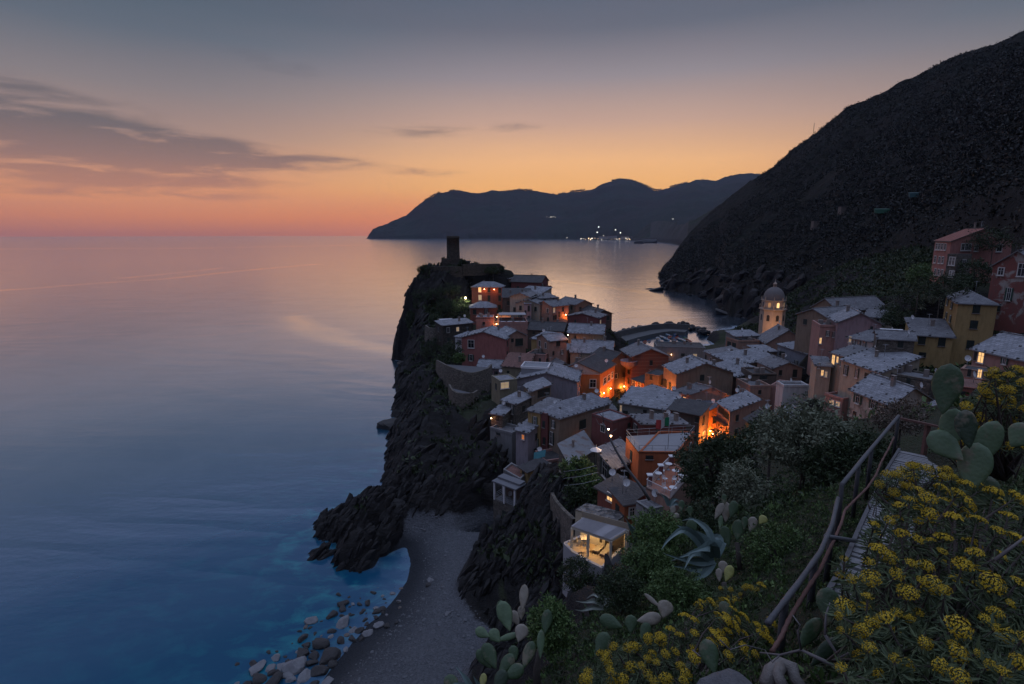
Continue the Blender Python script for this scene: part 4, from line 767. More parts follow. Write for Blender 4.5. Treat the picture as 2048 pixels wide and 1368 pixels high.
def roof_mat(key):
    nm = 'roof_' + key
    if nm in MATS: return MATS[nm]
    m, t, b = bsdf_mat(nm); lo, hi = RCOL[key]
    uv = N(t, 'ShaderNodeTexCoord').outputs['UV']
    n1 = noise(t, 0.5, 5, 0.6, uv); n2 = noise(t, 3.5, 5, 0.7, uv)
    if key in ('S', 'M', 'D', 'B', 'T', 'T2'):
        mp = N(t, 'ShaderNodeMapping'); t.links.new(uv, mp.inputs[0]); mp.inputs['Scale'].default_value = (1, 1, 1)
        br = N(t, 'ShaderNodeTexBrick'); t.links.new(mp.outputs[0], br.inputs['Vector']); br.inputs['Scale'].default_value = 1.0
        br.inputs['Brick Width'].default_value = 0.62; br.inputs['Row Height'].default_value = 0.42; br.inputs['Mortar Size'].default_value = 0.022; br.inputs['Mortar Smooth'].default_value = 0.2; br.offset = 0.43
        br.inputs['Color1'].default_value = lo + (1,); br.inputs['Color2'].default_value = hi + (1,); br.inputs['Mortar'].default_value = tuple(c * 0.35 for c in lo) + (1,)
        c = mixc(t, M_(t, 'MULTIPLY', n2, 0.9), br.outputs['Color'], tuple((p + q) / 2 for p, q in zip(lo, hi)))
        c = mixc(t, ramp(t, n1, [(0.34, (0.5, 0.5, 0.5)), (0.66, (0, 0, 0))]), c, tuple(q * 0.6 for q in lo))
        bump(t, b, M_(t, 'ADD', M_(t, 'MULTIPLY', br.outputs['Fac'], -1.0), M_(t, 'MULTIPLY', n2, 0.7)), 0.8, 0.06)
    elif key == 'K':
        sp = N(t, 'ShaderNodeSeparateXYZ'); t.links.new(uv, sp.inputs[0])
        w = M_(t, 'SINE', M_(t, 'MULTIPLY', sp.outputs[0], 22.0)); c = mixc(t, M_(t, 'ADD', M_(t, 'MULTIPLY', w, 0.5), 0.5), lo, hi)
        c = mixc(t, ramp(t, n1, [(0.5, (0, 0, 0)), (0.62, (0.7, 0.7, 0.7))]), c, (.17, .085, .05)); bump(t, b, w, 0.8, 0.06)
    elif key == 'rubble':
        vo = N(t, 'ShaderNodeTexVoronoi'); t.links.new(uv, vo.inputs['Vector']); vo.inputs['Scale'].default_value = 2.2
        hs = N(t, 'ShaderNodeSeparateColor'); t.links.new(vo.outputs['Color'], hs.inputs[0]); c = mixc(t, hs.outputs[0], lo, hi); bump(t, b, vo.outputs['Distance'], 1.0, 0.25)
    else:
        c = mixc(t, n1, lo, hi); c = mixc(t, M_(t, 'MULTIPLY', n2, 0.4), c, tuple(q * 0.7 for q in lo)); bump(t, b, n2, 0.2, 0.03)
    t.links.new(c, b.inputs['Base Color']); b.inputs['Roughness'].default_value = 0.72 if key != 'white' else 0.45; b.inputs['Specular IOR Level'].default_value = 0.4
    MATS[nm] = m; return m
GLASS = plain('window_glass', (.02, .022, .026), 0.12, 0.2, 2.0)
SHUT = plain('shutter_paint', (.018, .03, .024), 0.6, 0.35, 6.0); SHUTG = plain('shutter_green', (.03, .07, .05), 0.6, 0.3, 6.0)
FRAME = plain('frame_white', (.55, .53, .50), 0.6, 0.15, 5.0); STONEM = plain('roof_stones', (.05, .048, .046), 0.9, 0.4, 4.0)
LIT = glow('lit_window', (1.0, 0.58, 0.22), 1.0); DIMW = glow('dim_window', (1.0, 0.70, 0.38), 0.22); ORW = glow('orange_window', (1.0, 0.30, 0.06), 0.45)
CHIM = plain('chimney_plaster', (.22, .19, .17), 0.9, 0.3, 3.0); METAL = plain('grey_metal', (.30, .31, .33), 0.45, 0.2, 4.0, 0.3)
WHITEP = plain('white_paint', (.66, .66, .66), 0.5, 0.1, 3.0); DARKM = plain('dark_iron', (.03, .03, .032), 0.6, 0.3, 5.0); BULB = glow('lamp_bulb', (1.0, 0.62, 0.30), 30.0); BULBW = glow('lamp_bulb_pale', (1.0, 0.85, 0.62), 30.0)

def roofz(q, s, t):
    k, ax, r = q['roof']
    if k == 'g': return r * (1 - abs(2 * t - 1)) if ax == 'ab' else r * (1 - abs(2 * s - 1))
    if k == 'shed': return r * {'ab': 1 - t, 'cd': t, 'bc': 1 - s, 'ad': s}[ax]
    return 0.0
def lamp(label, p, n, power, col=(1.0, 0.25, 0.035), bulb=None, size=0.12):
    """wall lamp: bracket, shade, bulb and its light"""
    n = Vector(n).normalized(); lp = rooted('wall_lamp', label, 'lamp', p)
    c = Vector(p) + n * 0.55
    mb = MB(); mb.bar(Vector(p) - n * 0.05, c + Vector((0, 0, 0.25)), 0.05, 0.05); mb.build('bracket', DARKM, lp)
    mb = MB(); mb.lathe(c, [(0.04, 0.26), (0.22, 0.10)], 10); mb.build('lamp_shade', DARKM, lp)
    mb = MB(); mb.lathe(c, [(0.02, -size), (size, -0.02), (size * 0.7, 0.08)], 10); mb.build('bulb', bulb or BULB, lp)
    ld_ = bpy.data.lights.new('lamp_light', 'POINT'); ld_.energy = power; ld_.color = col; ld_.shadow_soft_size = 0.15
    lo_ = bpy.data.objects.new('lamp_light', ld_); COL.objects.link(lo_); lo_.parent = lp; lo_.location = (c - Vector(p)) + n * 0.5 + Vector((0, 0, -size - 0.15)); return lp
def facade_hit(q, px, py):
    """which outer wall the pixel ray meets"""
    d = ray(px, py); best = None
    for p0, p1 in ((q['a'], q['b']), (q['b'], q['c']), (q['d'], q['a'])):
        e = (p1 - p0); L = e.length; e = e / L; n = Vector((e.y, -e.x, 0))
        if n.dot((q['a'] + q['c']) / 2 - p0) > 0: n = -n
        dn = d.dot(n)
        if dn >= -1e-4: continue
        tt = (p0 - O).dot(n) / dn; h = O + d * tt; u = (h - p0).dot(e)
        out = max(0, -u, u - L)
        if best is None or out < best[0]: best = (out, h, e, n, p0, L)
    return best
def add_window(q, root, x, y, w, h, style):
    z_ = q['z']; px, py = zp(z_, (x, y)); k = ZZ[z_][2]; f = facade_hit(q, px, py)
    if f is None: return
    out, hp, e, n, p0, L = f
    dist = ray(px, py).dot(ray(px, py)) ** 0.5
    def u_of(ppx):
        d = ray(ppx, py); return O + d * ((p0 - O).dot(n) / d.dot(n))
    ww = (u_of(px + w / k / 2) - u_of(px - w / k / 2)).length
    d1, d2 = ray(px, py - h / k / 2), ray(px, py + h / k / 2)
    hh = abs((O + d1 * ((p0 - O).dot(n) / d1.dot(n))).z - (O + d2 * ((p0 - O).dot(n) / d2.dot(n))).z)
    u = (hp - p0).dot(e); u = min(max(u, ww / 2 + 0.2), L - ww / 2 - 0.2) if L > ww + 0.4 else L / 2
    c = p0 + e * u + Vector((0, 0, hp.z - p0.z)); up = Vector((0, 0, 1))
    ww = max(0.35, min(ww, L * 0.8)); hh = max(0.5, min(hh, 3.2)); mb = MB()
    if style in ('dark',):
        mb.obox(c + n * 0.02, e * ww / 2, n * 0.05, up * hh / 2, 0)
        mb.obox(c + n * 0.05, e * 0.02, n * 0.04, up * hh / 2, 1)
        for i in range(5): mb.obox(c + n * 0.055 + up * hh * (-0.4 + 0.2 * i), e * ww * 0.46, n * 0.03, up * 0.02, 1)
        mb.obox(c - up * (hh / 2 + 0.06) + n * 0.08, e * (ww / 2 + 0.08), n * 0.12, up * 0.05, 2)
        mb.build('window', [SHUT, DARKM, CHIM], root); return
    pm = {'lit': LIT, 'dim': DIMW, 'orangewin': ORW}.get(style, GLASS)
    iw = ww if style not in ('shutter',) else ww * 0.5
    mb.obox(c + n * 0.02, e * iw / 2, n * 0.05, up * hh / 2, 0)
    b_ = 0.09 if style != 'framed' else 0.16
    for sgn in (-1, 1):
        mb.obox(c + e * sgn * (iw / 2 + b_ / 2) + n * 0.05, e * b_ / 2, n * 0.07, up * (hh / 2 + b_), 1)
        mb.obox(c + up * sgn * (hh / 2 + b_ / 2) + n * 0.047, e * iw / 2, n * 0.07, up * b_ / 2, 1)
    mb.obox(c + n * 0.075, e * 0.03, n * 0.02, up * hh / 2, 1); mb.obox(c + n * 0.078 + up * hh * 0.12, e * iw / 2, n * 0.02, up * 0.025, 1)
    mb.obox(c - up * (hh / 2 + b_ + 0.05) + n * 0.1, e * (iw / 2 + b_ + 0.08), n * 0.15, up * 0.05, 1)
    wo_ = mb.build('window', [pm, FRAME], root); wo_['o_'] = tuple(root['o_'])
    if style == 'shutter':
        for sgn in (-1, 1):
            mb = MB(); cc = c + e * sgn * (iw / 2 + b_ + ww * 0.13) + n * 0.1
            mb.obox(cc, e * ww * 0.13, n * 0.03, up * hh * 0.52)
            for i in range(6): mb.obox(cc + n * 0.035 + up * hh * (-0.42 + 0.17 * i), e * ww * 0.11, n * 0.02, up * 0.03)
            mb.build('shutter', SHUTG if len(q['l']) % 2 else SHUT, wo_)

def auto_windows(q, root, rr):
    """a grid of plain windows on the outer walls that the survey left empty"""
    if q['rf'] in ('K', 'rubble', 'terracotta') or q['wall'] == 'creamlit' or q['h'] < 4 or q.get('balcony'): return
    for p0, p1 in ((q['a'], q['b']), (q['b'], q['c']), (q['d'], q['a'])):
        e = p1 - p0; L = e.length; e = e / L; n = Vector((e.y, -e.x, 0)); n = -n if n.dot((q['a'] + q['c']) / 2 - p0) > 0 else n
        if L < 2.6 or n.y > .25: continue
        used = any((Vector(w_.data.vertices[0].co) + Vector(q['root']['o_']) - p0).dot(n) > -.2 for w_ in q['root'].children if w_.name.startswith('window') and abs((Vector(w_.data.vertices[0].co) + Vector(q['root']['o_']) - p0).dot(n)) < .35)
        if used: continue
        nc = max(1, int(L / 2.9)); nr = max(1, int((q['h'] - .6) / 2.9))
        for i in range(nc):
            for j in range(nr):
                if rr.random() < .12: continue
                c = p0 + e * (L * (i + .5 + rr.uniform(-.08, .08)) / nc); c.z = q['b'].z - 1.7 - j * 2.9; st_ = rr.random(); mb = MB(); w, h = rr.uniform(.38, .5), rr.uniform(.6, .78); up = Vector((0, 0, 1))
                if st_ < .5:
                    mb.obox(c + n * .02, e * w, n * .05, up * h, 0); mb.obox(c + n * .05, e * .02, n * .035, up * h, 1)
                    for k_ in range(4): mb.obox(c + n * .055 + up * h * (-.75 + .5 * k_), e * w * .92, n * .03, up * .025, 1)
                    mb.obox(c - up * (h + .05) + n * .08, e * (w + .08), n * .12, up * .05, 2); mb.build('window', [SHUT, DARKM, CHIM], root)
                else:
                    mb.obox(c + n * .02, e * w, n * .05, up * h, 0)
                    for sg in (-1, 1): mb.obox(c + e * sg * (w + .05) + n * .05, e * .05, n * .07, up * (h + .09), 1); mb.obox(c + up * sg * (h + .045) + n * .047, e * w, n * .07, up * .045, 1)
                    mb.obox(c + n * .075, e * .025, n * .02, up * h, 1); wo_ = mb.build('window', [GLASS if rr.random() > .05 else DIMW, FRAME], root); wo_['o_'] = tuple(root['o_'])
                    if st_ > .72:
                        for sg in (-1, 1):
                            mb = MB(); cc = c + e * sg * (w + .33) + n * .1; mb.obox(cc, e * .22, n * .03, up * h); mb.build('shutter', SHUTG if len(q['l']) % 2 else SHUT, wo_)

def build_house(q):
    A, B, C, D = q['a'], q['b'], q['c'], q['d']; h = q['h']; up = Vector((0, 0, 1))
    cen = (A + C) / 2; zb = B.z - h; drop = 3.0
    root = rooted('house', q['l'], 'house', (cen.x, cen.y, zb), 'houses of the hillside town'); q['root'] = root
    wm = wall_mat(q['wall']); k, ax, r = q['roof']
    bot = lambda p: Vector((p.x, p.y, zb - drop)); top = lambda p, s, t: Vector((p.x, p.y, B.z + roofz(q, s, t) - 0.02))
    mb = MB(); ccw = (C - B).cross(A - B).z > 0
    sides = [((A, 1, 0), (B, 0, 0)), ((B, 0, 0), (C, 0, 1)), ((C, 0, 1), (D, 1, 1)), ((D, 1, 1), (A, 1, 0))]
    for (p, s0, t0), (p1, s1, t1) in sides:
        pts = [bot(p), bot(p1), top(p1, s1, t1)]
        if k == 'g' and ((ax == 'bc' and t0 == t1) or (ax == 'ab' and s0 == s1)):
            pts.append(top((p + p1) / 2, (s0 + s1) / 2, (t0 + t1) / 2))
        pts.append(top(p, s0, t0))
        mb.poly(pts if ccw else pts[::-1])
    mb.build('wall', wm, root)
    rm = roof_mat(q['rf']); mb = MB()
    ab, bc = (A - B), (C - B); La, Lc = ab.length, bc.length; ov = 0.4 if k != 'flat' else 0.0; os, ot = ov / La, ov / Lc; th = 0.16
    tw_ = D - A - C + B; P = lambda s, t, z: B + ab * s + bc * t + tw_ * (s * t) + up * z
    def slab(quad):
        """one roof plane as a slab; quad of (s,t,z)"""
        pts = [P(*x) for x in quad]; o0 = pts[0]
        e = (pts[1] - pts[0]).normalized(); nn = (pts[1] - pts[0]).cross(pts[-1] - pts[0]).normalized(); f_ = nn.cross(e)
        uv = [((p - o0).dot(e), (p - o0).dot(f_)) for p in pts]
        if nn.z < 0: pts = pts[::-1]; uv = uv[::-1]
        lowp = [p - up * th for p in pts]; n_ = len(pts)
        mb.poly([p + up * 0.02 for p in pts], 0, uv); mb.poly(lowp[::-1], 1)
        for i in range(n_): mb.poly([lowp[i], lowp[(i + 1) % n_], pts[(i + 1) % n_] + up * 0.02, pts[i] + up * 0.02], 1)
    lines = []
    if k == 'g':
        e_ = r * 2 * (ot if ax == 'ab' else os)
        if ax == 'ab':
            slab([(-os, -ot, -e_), (1 + os, -ot, -e_), (1 + os, .5, r), (-os, .5, r)]); slab([(1 + os, 1 + ot, -e_), (-os, 1 + ot, -e_), (-os, .5, r), (1 + os, .5, r)])
            lines = [((-os, -ot), (1 + os, -ot)), ((-os, -ot), (-os, .5)), ((-os, .5), (-os, 1 + ot)), ((1 + os, -ot), (1 + os, .5)), ((-os, .5), (1 + os, .5))]
        else:
            slab([(-os, 1 + ot, -e_), (-os, -ot, -e_), (.5, -ot, r), (.5, 1 + ot, r)]); slab([(1 + os, -ot, -e_), (1 + os, 1 + ot, -e_), (.5, 1 + ot, r), (.5, -ot, r)])
            lines = [((-os, -ot), (-os, 1 + ot)), ((1 + os, -ot), (1 + os, 1 + ot)), ((-os, -ot), (.5, -ot)), ((.5, -ot), (1 + os, -ot)), ((.5, -ot), (.5, 1 + ot))]
    elif k == 'shed':
        z_ = lambda s, t: roofz(q, s, t)
        slab([(-os, -ot, z_(-os, -ot)), (1 + os, -ot, z_(1 + os, -ot)), (1 + os, 1 + ot, z_(1 + os, 1 + ot)), (-os, 1 + ot, z_(-os, 1 + ot))])
        lines = [((-os, -ot), (1 + os, -ot)), ((-os, -ot), (-os, 1 + ot)), ((1 + os, -ot), (1 + os, 1 + ot))]
    elif k == 'hip':
        e_ = -0.12
        if La > Lc: i_ = Lc / La / 2; r1, r2 = (i_, .5, r), (1 - i_, .5, r)
        else: i_ = La / Lc / 2; r1, r2 = (.5, i_, r), (.5, 1 - i_, r)
        c0, c1, c2, c3 = (-os, -ot, e_), (1 + os, -ot, e_), (1 + os, 1 + ot, e_), (-os, 1 + ot, e_)
        if La > Lc: slab([c0, c1, r2, r1]); slab([c2, c3, r1, r2]); slab([c3, c0, r1]); slab([c1, c2, r2])
        else: slab([c3, c0, r1, r2]); slab([c1, c2, r2, r1]); slab([c0, c1, r1]); slab([c2, c3, r2])
        lines = [((-os, -ot), (1 + os, -ot)), ((-os, -ot), (-os, 1 + ot)), (c0[:2], r1[:2])]
    else:
        slab([(0, 0, 0), (1, 0, 0), (1, 1, 0), (0, 1, 0)])
        if r > 0.01:
            ea, ec = ab.normalized(), bc.normalized(); w_ = 0.14
            for p, e, L, inw in ((B, ea, La, ec), (C, ea, La, -ec)):
                mb.obox(p + e * L / 2 + inw * w_ + up * (r / 2 - 0.1), e * (L / 2 + 0.05), inw * w_, up * (r / 2 + 0.1), 2)
            for p, e, L, inw in ((B, ec, Lc, ea), (A, ec, Lc, -ea)):
                mb.obox(p + e * L / 2 + inw * w_ + up * (r / 2 - 0.103), e * (L / 2 - 0.3), inw * w_ * 0.99, up * (r / 2 + 0.1), 2)
    if k == 'g':
        ra, rb_ = (P(-os, .5, r), P(1 + os, .5, r)) if ax == 'ab' else (P(.5, -ot, r), P(.5, 1 + ot, r)); nn_ = max(2, int((rb_ - ra).length / .45))
        for i in range(nn_): mb.bar(ra.lerp(rb_, i / nn_) + up * .05, ra.lerp(rb_, (i + .92) / nn_) + up * (.06 + .02 * (i % 2)), .34, .09, 1)
    def surf(s, t):
        if k == 'hip':
            i_ = min(La, Lc); d_ = min(s * La, (1 - s) * La, t * Lc, (1 - t) * Lc); return max(-0.12, r * d_ / (i_ / 2))
        return roofz(q, s, t) if k in ('g', 'shed') else 0.0
    rr = random.Random(hash(q['l'][:20]) % 999 if False else len(q['l']) * 31 + int(B.x * 7) % 97)
    if q.get('st') or (k != 'flat' and q['rf'] in 'SM'):
        gap = 1.15 if q.get('st') else 2.4
        for (s0, t0), (s1, t1) in lines:
            L = (P(s1, t1, 0) - P(s0, t0, 0)).length; n_ = max(2, int(L / gap))
            for i in range(n_ + 1):
                if rr.random() < 0.16: continue
                f = (i + rr.uniform(-.2, .2)) / n_; s, t = s0 + (s1 - s0) * f, t0 + (t1 - t0) * f
                s = min(max(s, -os + .15 / La), 1 + os - .15 / La); t = min(max(t, -ot + .15 / Lc), 1 + ot - .15 / Lc)
                c = P(s, t, surf(s, t) + 0.1); a_ = rr.uniform(0, 3.1); sz = rr.uniform(.10, .20)
                mb.obox(c, (math.cos(a_) * sz, math.sin(a_) * sz, 0), (-math.sin(a_) * sz * .7, math.cos(a_) * sz * .7, 0), (0.03, 0, sz * .5), 3)
        for _ in range(int(La * Lc / (9 if q.get('st') else 25))):
            s, t = rr.random(), rr.random(); c = P(s, t, surf(s, t) + 0.07); a_ = rr.uniform(0, 3.1); sz = rr.uniform(.07, .17)
            mb.obox(c, (math.cos(a_) * sz, math.sin(a_) * sz, 0), (-math.sin(a_) * sz * .7, math.cos(a_) * sz * .7, 0), (0.03, 0, sz * .4), 3)
    edge = plain('roof_edge_' + ('w' if q['rf'] in ('S', 'white', 'M') else 'd'), (.22, .215, .22) if q['rf'] in ('S', 'white', 'M') else (.12, .10, .09), 0.85, 0.2, 2.0)
    ro = mb.build('roof', [rm, edge, wm, STONEM], root); ro['o_'] = tuple(root['o_'])
    chs = list(q.get('ch', ()))
    if not chs and k != 'flat' and La * Lc > 45 and rr.random() < 0.75: chs = [(rr.uniform(.2, .8), rr.uniform(.35, .8))]
    for s, t in chs:
        c = P(s, t, surf(s, t)); mb = MB(); e = ab.normalized() * .28; f_ = bc.normalized() * .24
        hh = rr.uniform(.7, 1.2)
        mb.obox(c + up * (hh / 2 - .2), e, f_, up * (hh / 2 + .2)); mb.obox(c + up * (hh + .05), e * 1.25, f_ * 1.25, up * .05)
        for sg in (-1, 1): mb.obox(c + up * (hh + .2) + e * .8 * sg, e * .12, f_, up * .1)
        mb.obox(c + up * (hh + .34), e * 1.3, f_ * 1.3, up * .04); mb.build('chimney', CHIM, ro)
    if k == 'flat' and La * Lc > 24 and q['rf'] not in ('deck', 'terracotta', 'rubble', 'K', 'white'):
        for _ in range(3):
            mb = MB(); c = P(rr.uniform(.2, .8), rr.uniform(.3, .85), 0.02); sz = rr.uniform(.3, .6); hh = rr.uniform(.25, .7)
            mb.obox(c + up * hh, ab.normalized() * sz, bc.normalized() * sz * rr.uniform(.5, 1), up * hh); mb.build('roof_box', CHIM, root)
    if q['a'].y < 175 and not q.get('rail') and rr.random() < (1.0 if q.get('dish') else .5) and q['rf'] not in ('rubble', 'K'):
        s, t = rr.choice((.08, .92, .5)), rr.uniform(.55, .95); c = P(s, t, surf(s, t)); f_ = Vector((rr.uniform(-.2, .9), -1, .35)).normalized(); mb = MB()
        mb.tube([c, c + up * .9], .035); u1 = f_.cross(up).normalized(); u2 = u1.cross(f_); cc_ = c + up * 1.15; V = [cc_ - f_ * .12]; F = []
        for rg, dz in ((.22, -.09), (.42, .0)):
            for k_ in range(12): a_ = k_ * math.pi / 6; V.append(cc_ + u1 * rg * math.cos(a_) + u2 * rg * math.sin(a_) + f_ * dz)
        for k_ in range(12): F += [(0, 1 + k_, 1 + (k_ + 1) % 12), (1 + k_, 13 + k_, 13 + (k_ + 1) % 12, 1 + (k_ + 1) % 12)]
        mb.raw(V, F, 1, True); mb.bar(cc_ - u2 * .3, cc_ + f_ * .45, .03); mb.build('satellite_dish', [METAL, WHITEP], ro)
    if q['a'].y < 170 and k != 'flat' and rr.random() < .55:
        c = P(.5, .6, surf(.5, .6)); mb = MB(); mb.tube([c, c + up * 2.2], .03)
        for i in range(5): mb.bar(c + up * 2.1 + Vector((-.35 + .17 * i, -.3, 0)), c + up * 2.1 + Vector((-.35 + .17 * i, .3, 0)), .025)
        mb.bar(c + up * 2.1 + Vector((-.45, 0, 0)), c + up * 2.1 + Vector((.45, 0, 0)), .03); mb.build('antenna', METAL, ro)
    if q.get('gable'):
        mb = MB(); n = Vector((-(A - B).y, (A - B).x, 0)).normalized(); n = n if n.dot(C - B) < 0 else -n
        t0 = n * 0.06; mb.poly([P(.03, 0, -.25) + t0, P(.97, 0, -.25) + t0, P(.5, 0, r - .28) + t0]); mb.obox(P(.5, 0, -.45) + n * .1, ab * .5, n * .14, up * .12, 0)
        mb.build('gable_panel', wall_mat(q['gable']), root)
    if q.get('panel'):
        mb = MB(); mb.obox(P(.75, .45, r * .5 + .32), ab * .2, bc * .33, up * .05 + ab * 0.0); mb.build('roof_panel', WHITEP, root)
    if q.get('rterr'):
        mb = MB(); x0, x1, y0, y1 = .52, .97, .30, .80; zt = r + .15
        for (s0, t0, s1, t1) in ((x0, y0, x1, y0), (x0, y1, x1, y1), (x0, y0, x0, y1), (x1, y0, x1, y1)): mb.bar(P(s0, t0, zt), P(s1, t1, zt), .28, .5)
        o_ = mb.build('terrace_coping', WHITEP, root)
        mb = MB(); mb.poly([P(x0, y0, zt - .1), P(x1, y0, zt - .1), P(x1, y1, zt - .1), P(x0, y1, zt - .1)]); mb.poly([P(x1, y0, zt - .2), P(x1, y1, zt - .2), P(x1, y1, 0), P(x1, y0, 0)])
        mb.poly([P(x0, y0, zt - .25), P(x1, y0, zt - .25), P(x1, y0, 0), P(x0, y0, 0)]); mb.build('terrace_floor', roof_mat('deck'), root)
    if q.get('pav'):
        mb = MB()
        for s, t in ((.1, .5), (.9, .5), (.1, .95), (.9, .95)): mb.obox(P(s, t, 1.2), (.08, 0, 0), (0, .08, 0), up * 1.2)
        mb.obox(P(.5, .72, 2.45), ab * .48, bc * .28, up * .06 ); mb.build('pavilion', plain('pav', (.35, .34, .34)), root)
        mb = MB()
        for s in (.15, .36, .62, .85): mb.obox(P(s, .12, .75), ab * .085, bc * .07, up * .05); mb.obox(P(s, .12, .35), (.05, 0, 0), (0, .05, 0), up * .35)
        o_ = mb.build('roof_table', WHITEP, root)
    if q.get('balcony'):
        mb = MB(); H_ = 3.0
        for s, t in ((.96, .05), (.04, .05), (.96, .95), (.5, .03)):
            mb = MB(); mb.obox(P(s, t, H_ / 2), ab.normalized() * .14, bc.normalized() * .14, up * H_ / 2); mb.build('pillar', WHITEP, root)
        mb = MB(); mb.obox(P(.5, .5, H_ + .12), ab * .54, bc * .56, up * .1 + bc * .0); mb.obox(P(.5, .75, H_ + .4), ab * .5, bc * .3, up * .16); mb.build('balcony_roof', roof_mat('S'), root)
        mb = MB()
        for z_ in (.35, .65, .95):
            mb.bar(P(0, 0, z_), P(1, 0, z_), .04); mb.bar(P(1, 0, z_), P(1, 1, z_), .04)
        mb.build('railing', METAL, root)
        mb = MB(); mb.obox(P(.45, .98, 1.5), ab * .42, bc * .02, up * 1.4); mb.build('inner_wall', wall_mat('dkbrown'), root)
    if q.get('rail'):
        mb = MB(); zr = .95
        loop = [(0, 0), (1, 0), (1, 1), (0, 1)] if q['rail'] == 1 else [(0, 1), (0, 0), (1, 0), (1, .9)]
        for i in range(len(loop) - (0 if q['rail'] == 1 else 1)):
            p0, p1 = P(*loop[i], 0), P(*loop[(i + 1) % len(loop)], 0); L = (p1 - p0).length
            mb.bar(p0 + up * zr, p1 + up * zr, .05)
            if q['rail'] == 1:
                mb.bar(p0 + up * .5, p1 + up * .5, .03); n_ = max(2, int(L / 1.6))
            else: n_ = max(2, int(L / .14))
            for j in range(n_ + 1): mb.bar(p0.lerp(p1, j / n_), p0.lerp(p1, j / n_) + up * zr, .045 if q['rail'] == 1 else .025)
        mb.build('railing', WHITEP if q['rail'] == 2 else METAL, root)
    if q.get('roundbal'):
        c = A.lerp(B, 0.0) + Vector((-.2, .6, -.2)); c = B + Vector((-.6, .8, 0)); mb = MB()
        mb.lathe(c - up * 2.4, [(.3, -1.2), (2.0, 0), (2.1, .15), (2.1, 1.0), (2.2, 1.05), (2.2, 1.15), (1.9, 1.15), (1.9, .2), (0.1, .2)], 24); mb.build('balcony', wall_mat('lilacpink'), root)
    if q.get('eb'):
        n = (B - A).normalized(); n = Vector((n.y, -n.x, 0)); n = n if n.dot(C - B) < 0 else -n; mb = MB()
        for z_ in (-2.9, -5.4):
            mb.obox(P(.5, 0, z_) + n * .5, ab * .45, n * .5, up * .08)
            for j in range(16): mb.bar(P(.06 + .88 * j / 15, 0, z_) + n * .97, P(.06 + .88 * j / 15, 0, z_ + .95) + n * .97, .03)
            mb.bar(P(.05, 0, z_ + .95) + n * .97, P(.95, 0, z_ + .95) + n * .97, .05)
        mb.build('balcony', DARKM, root)
    for wdef in q['wins']: add_window(q, root, *wdef)
    auto_windows(q, root, rr)
    for kind, lst in (('street', q.get('street', ())), ('lamps', q.get('lamps', ()))):
        for i, L_ in enumerate(lst):
            f = facade_hit(q, *zp(q['z'], L_[:2]))
            if f is None: continue
            side_ = '' if len(lst) == 1 else ('left hand ' if i == 0 else 'right hand ')
            lamp(side_ + 'lamp on the ' + q['l'], f[1], f[3], (L_[2] if len(L_) > 2 else 12) * 6.0)
# small houses packed between the surveyed ones
rF = random.Random(77); NB = list(HS); WN = {'brown': 'brown', 'brickpale': 'tan', 'cream': 'cream', 'pink': 'pink', 'ochre': 'ochre', 'grey': 'grey', 'maroon': 'dark red', 'olive': 'olive', 'lilacpink': 'mauve', 'dkbrown': 'dark brown'}
RN = {'S': 'pale slab roof', 'M': 'grey slab roof', 'D': 'dark slate roof', 'T': 'rusty red roof'}; usedl = set()
def seg_free(cx_, cy_, r):
    for q in HS:
        cen = (q['a'] + q['c']) / 2; rq = max((q['a'] - cen).length, (q['b'] - cen).length) * .78
        if (cen.x - cx_) ** 2 + (cen.y - cy_) ** 2 < (rq + r) ** 2: return False
    return True
poly_t = [Vector(p + (0,)) for p in ((-9, 196), (6, 204), (28, 192), (44, 178), (34, 150), (40, 128), (58, 165), (80, 172), (84, 150), (72, 118), (62, 92), (52, 74), (34, 84), (26, 92), (14, 84), (2, 96), (0, 112), (-4, 138), (-10, 160))]
LANES = [(at(1425, 868, 93), 9), (at(1405, 845, 97), 9), (at(1320, 795, 119), 8), (atz(1239, 770, 4), 11), (at(1215, 780, 132), 8), (at(1290, 800, 122), 7), (at(1360, 815, 108), 7), (at(1255, 775, 136), 8), (at(1131, 655, 172), 6), (at(1480, 860, 92), 10)]
tries = 0; nfill = 0
def proj(p):
    v_ = Vector(p) - O; dz_ = v_.dot(FWD); return CX + v_.x / dz_ * FPX, CY + (-(v_.y * SP + v_.z * CP)) / dz_ * FPX
SURV = []
for q in NB:
    xs_ = [proj(q[k])[0] for k in 'abc']; e_ = proj(q['b'])[1]; SURV.append((min(xs_), max(xs_), e_, proj(q['b'] - Vector((0, 0, q['h'])))[1], (q['a'] + q['c']).y / 2))
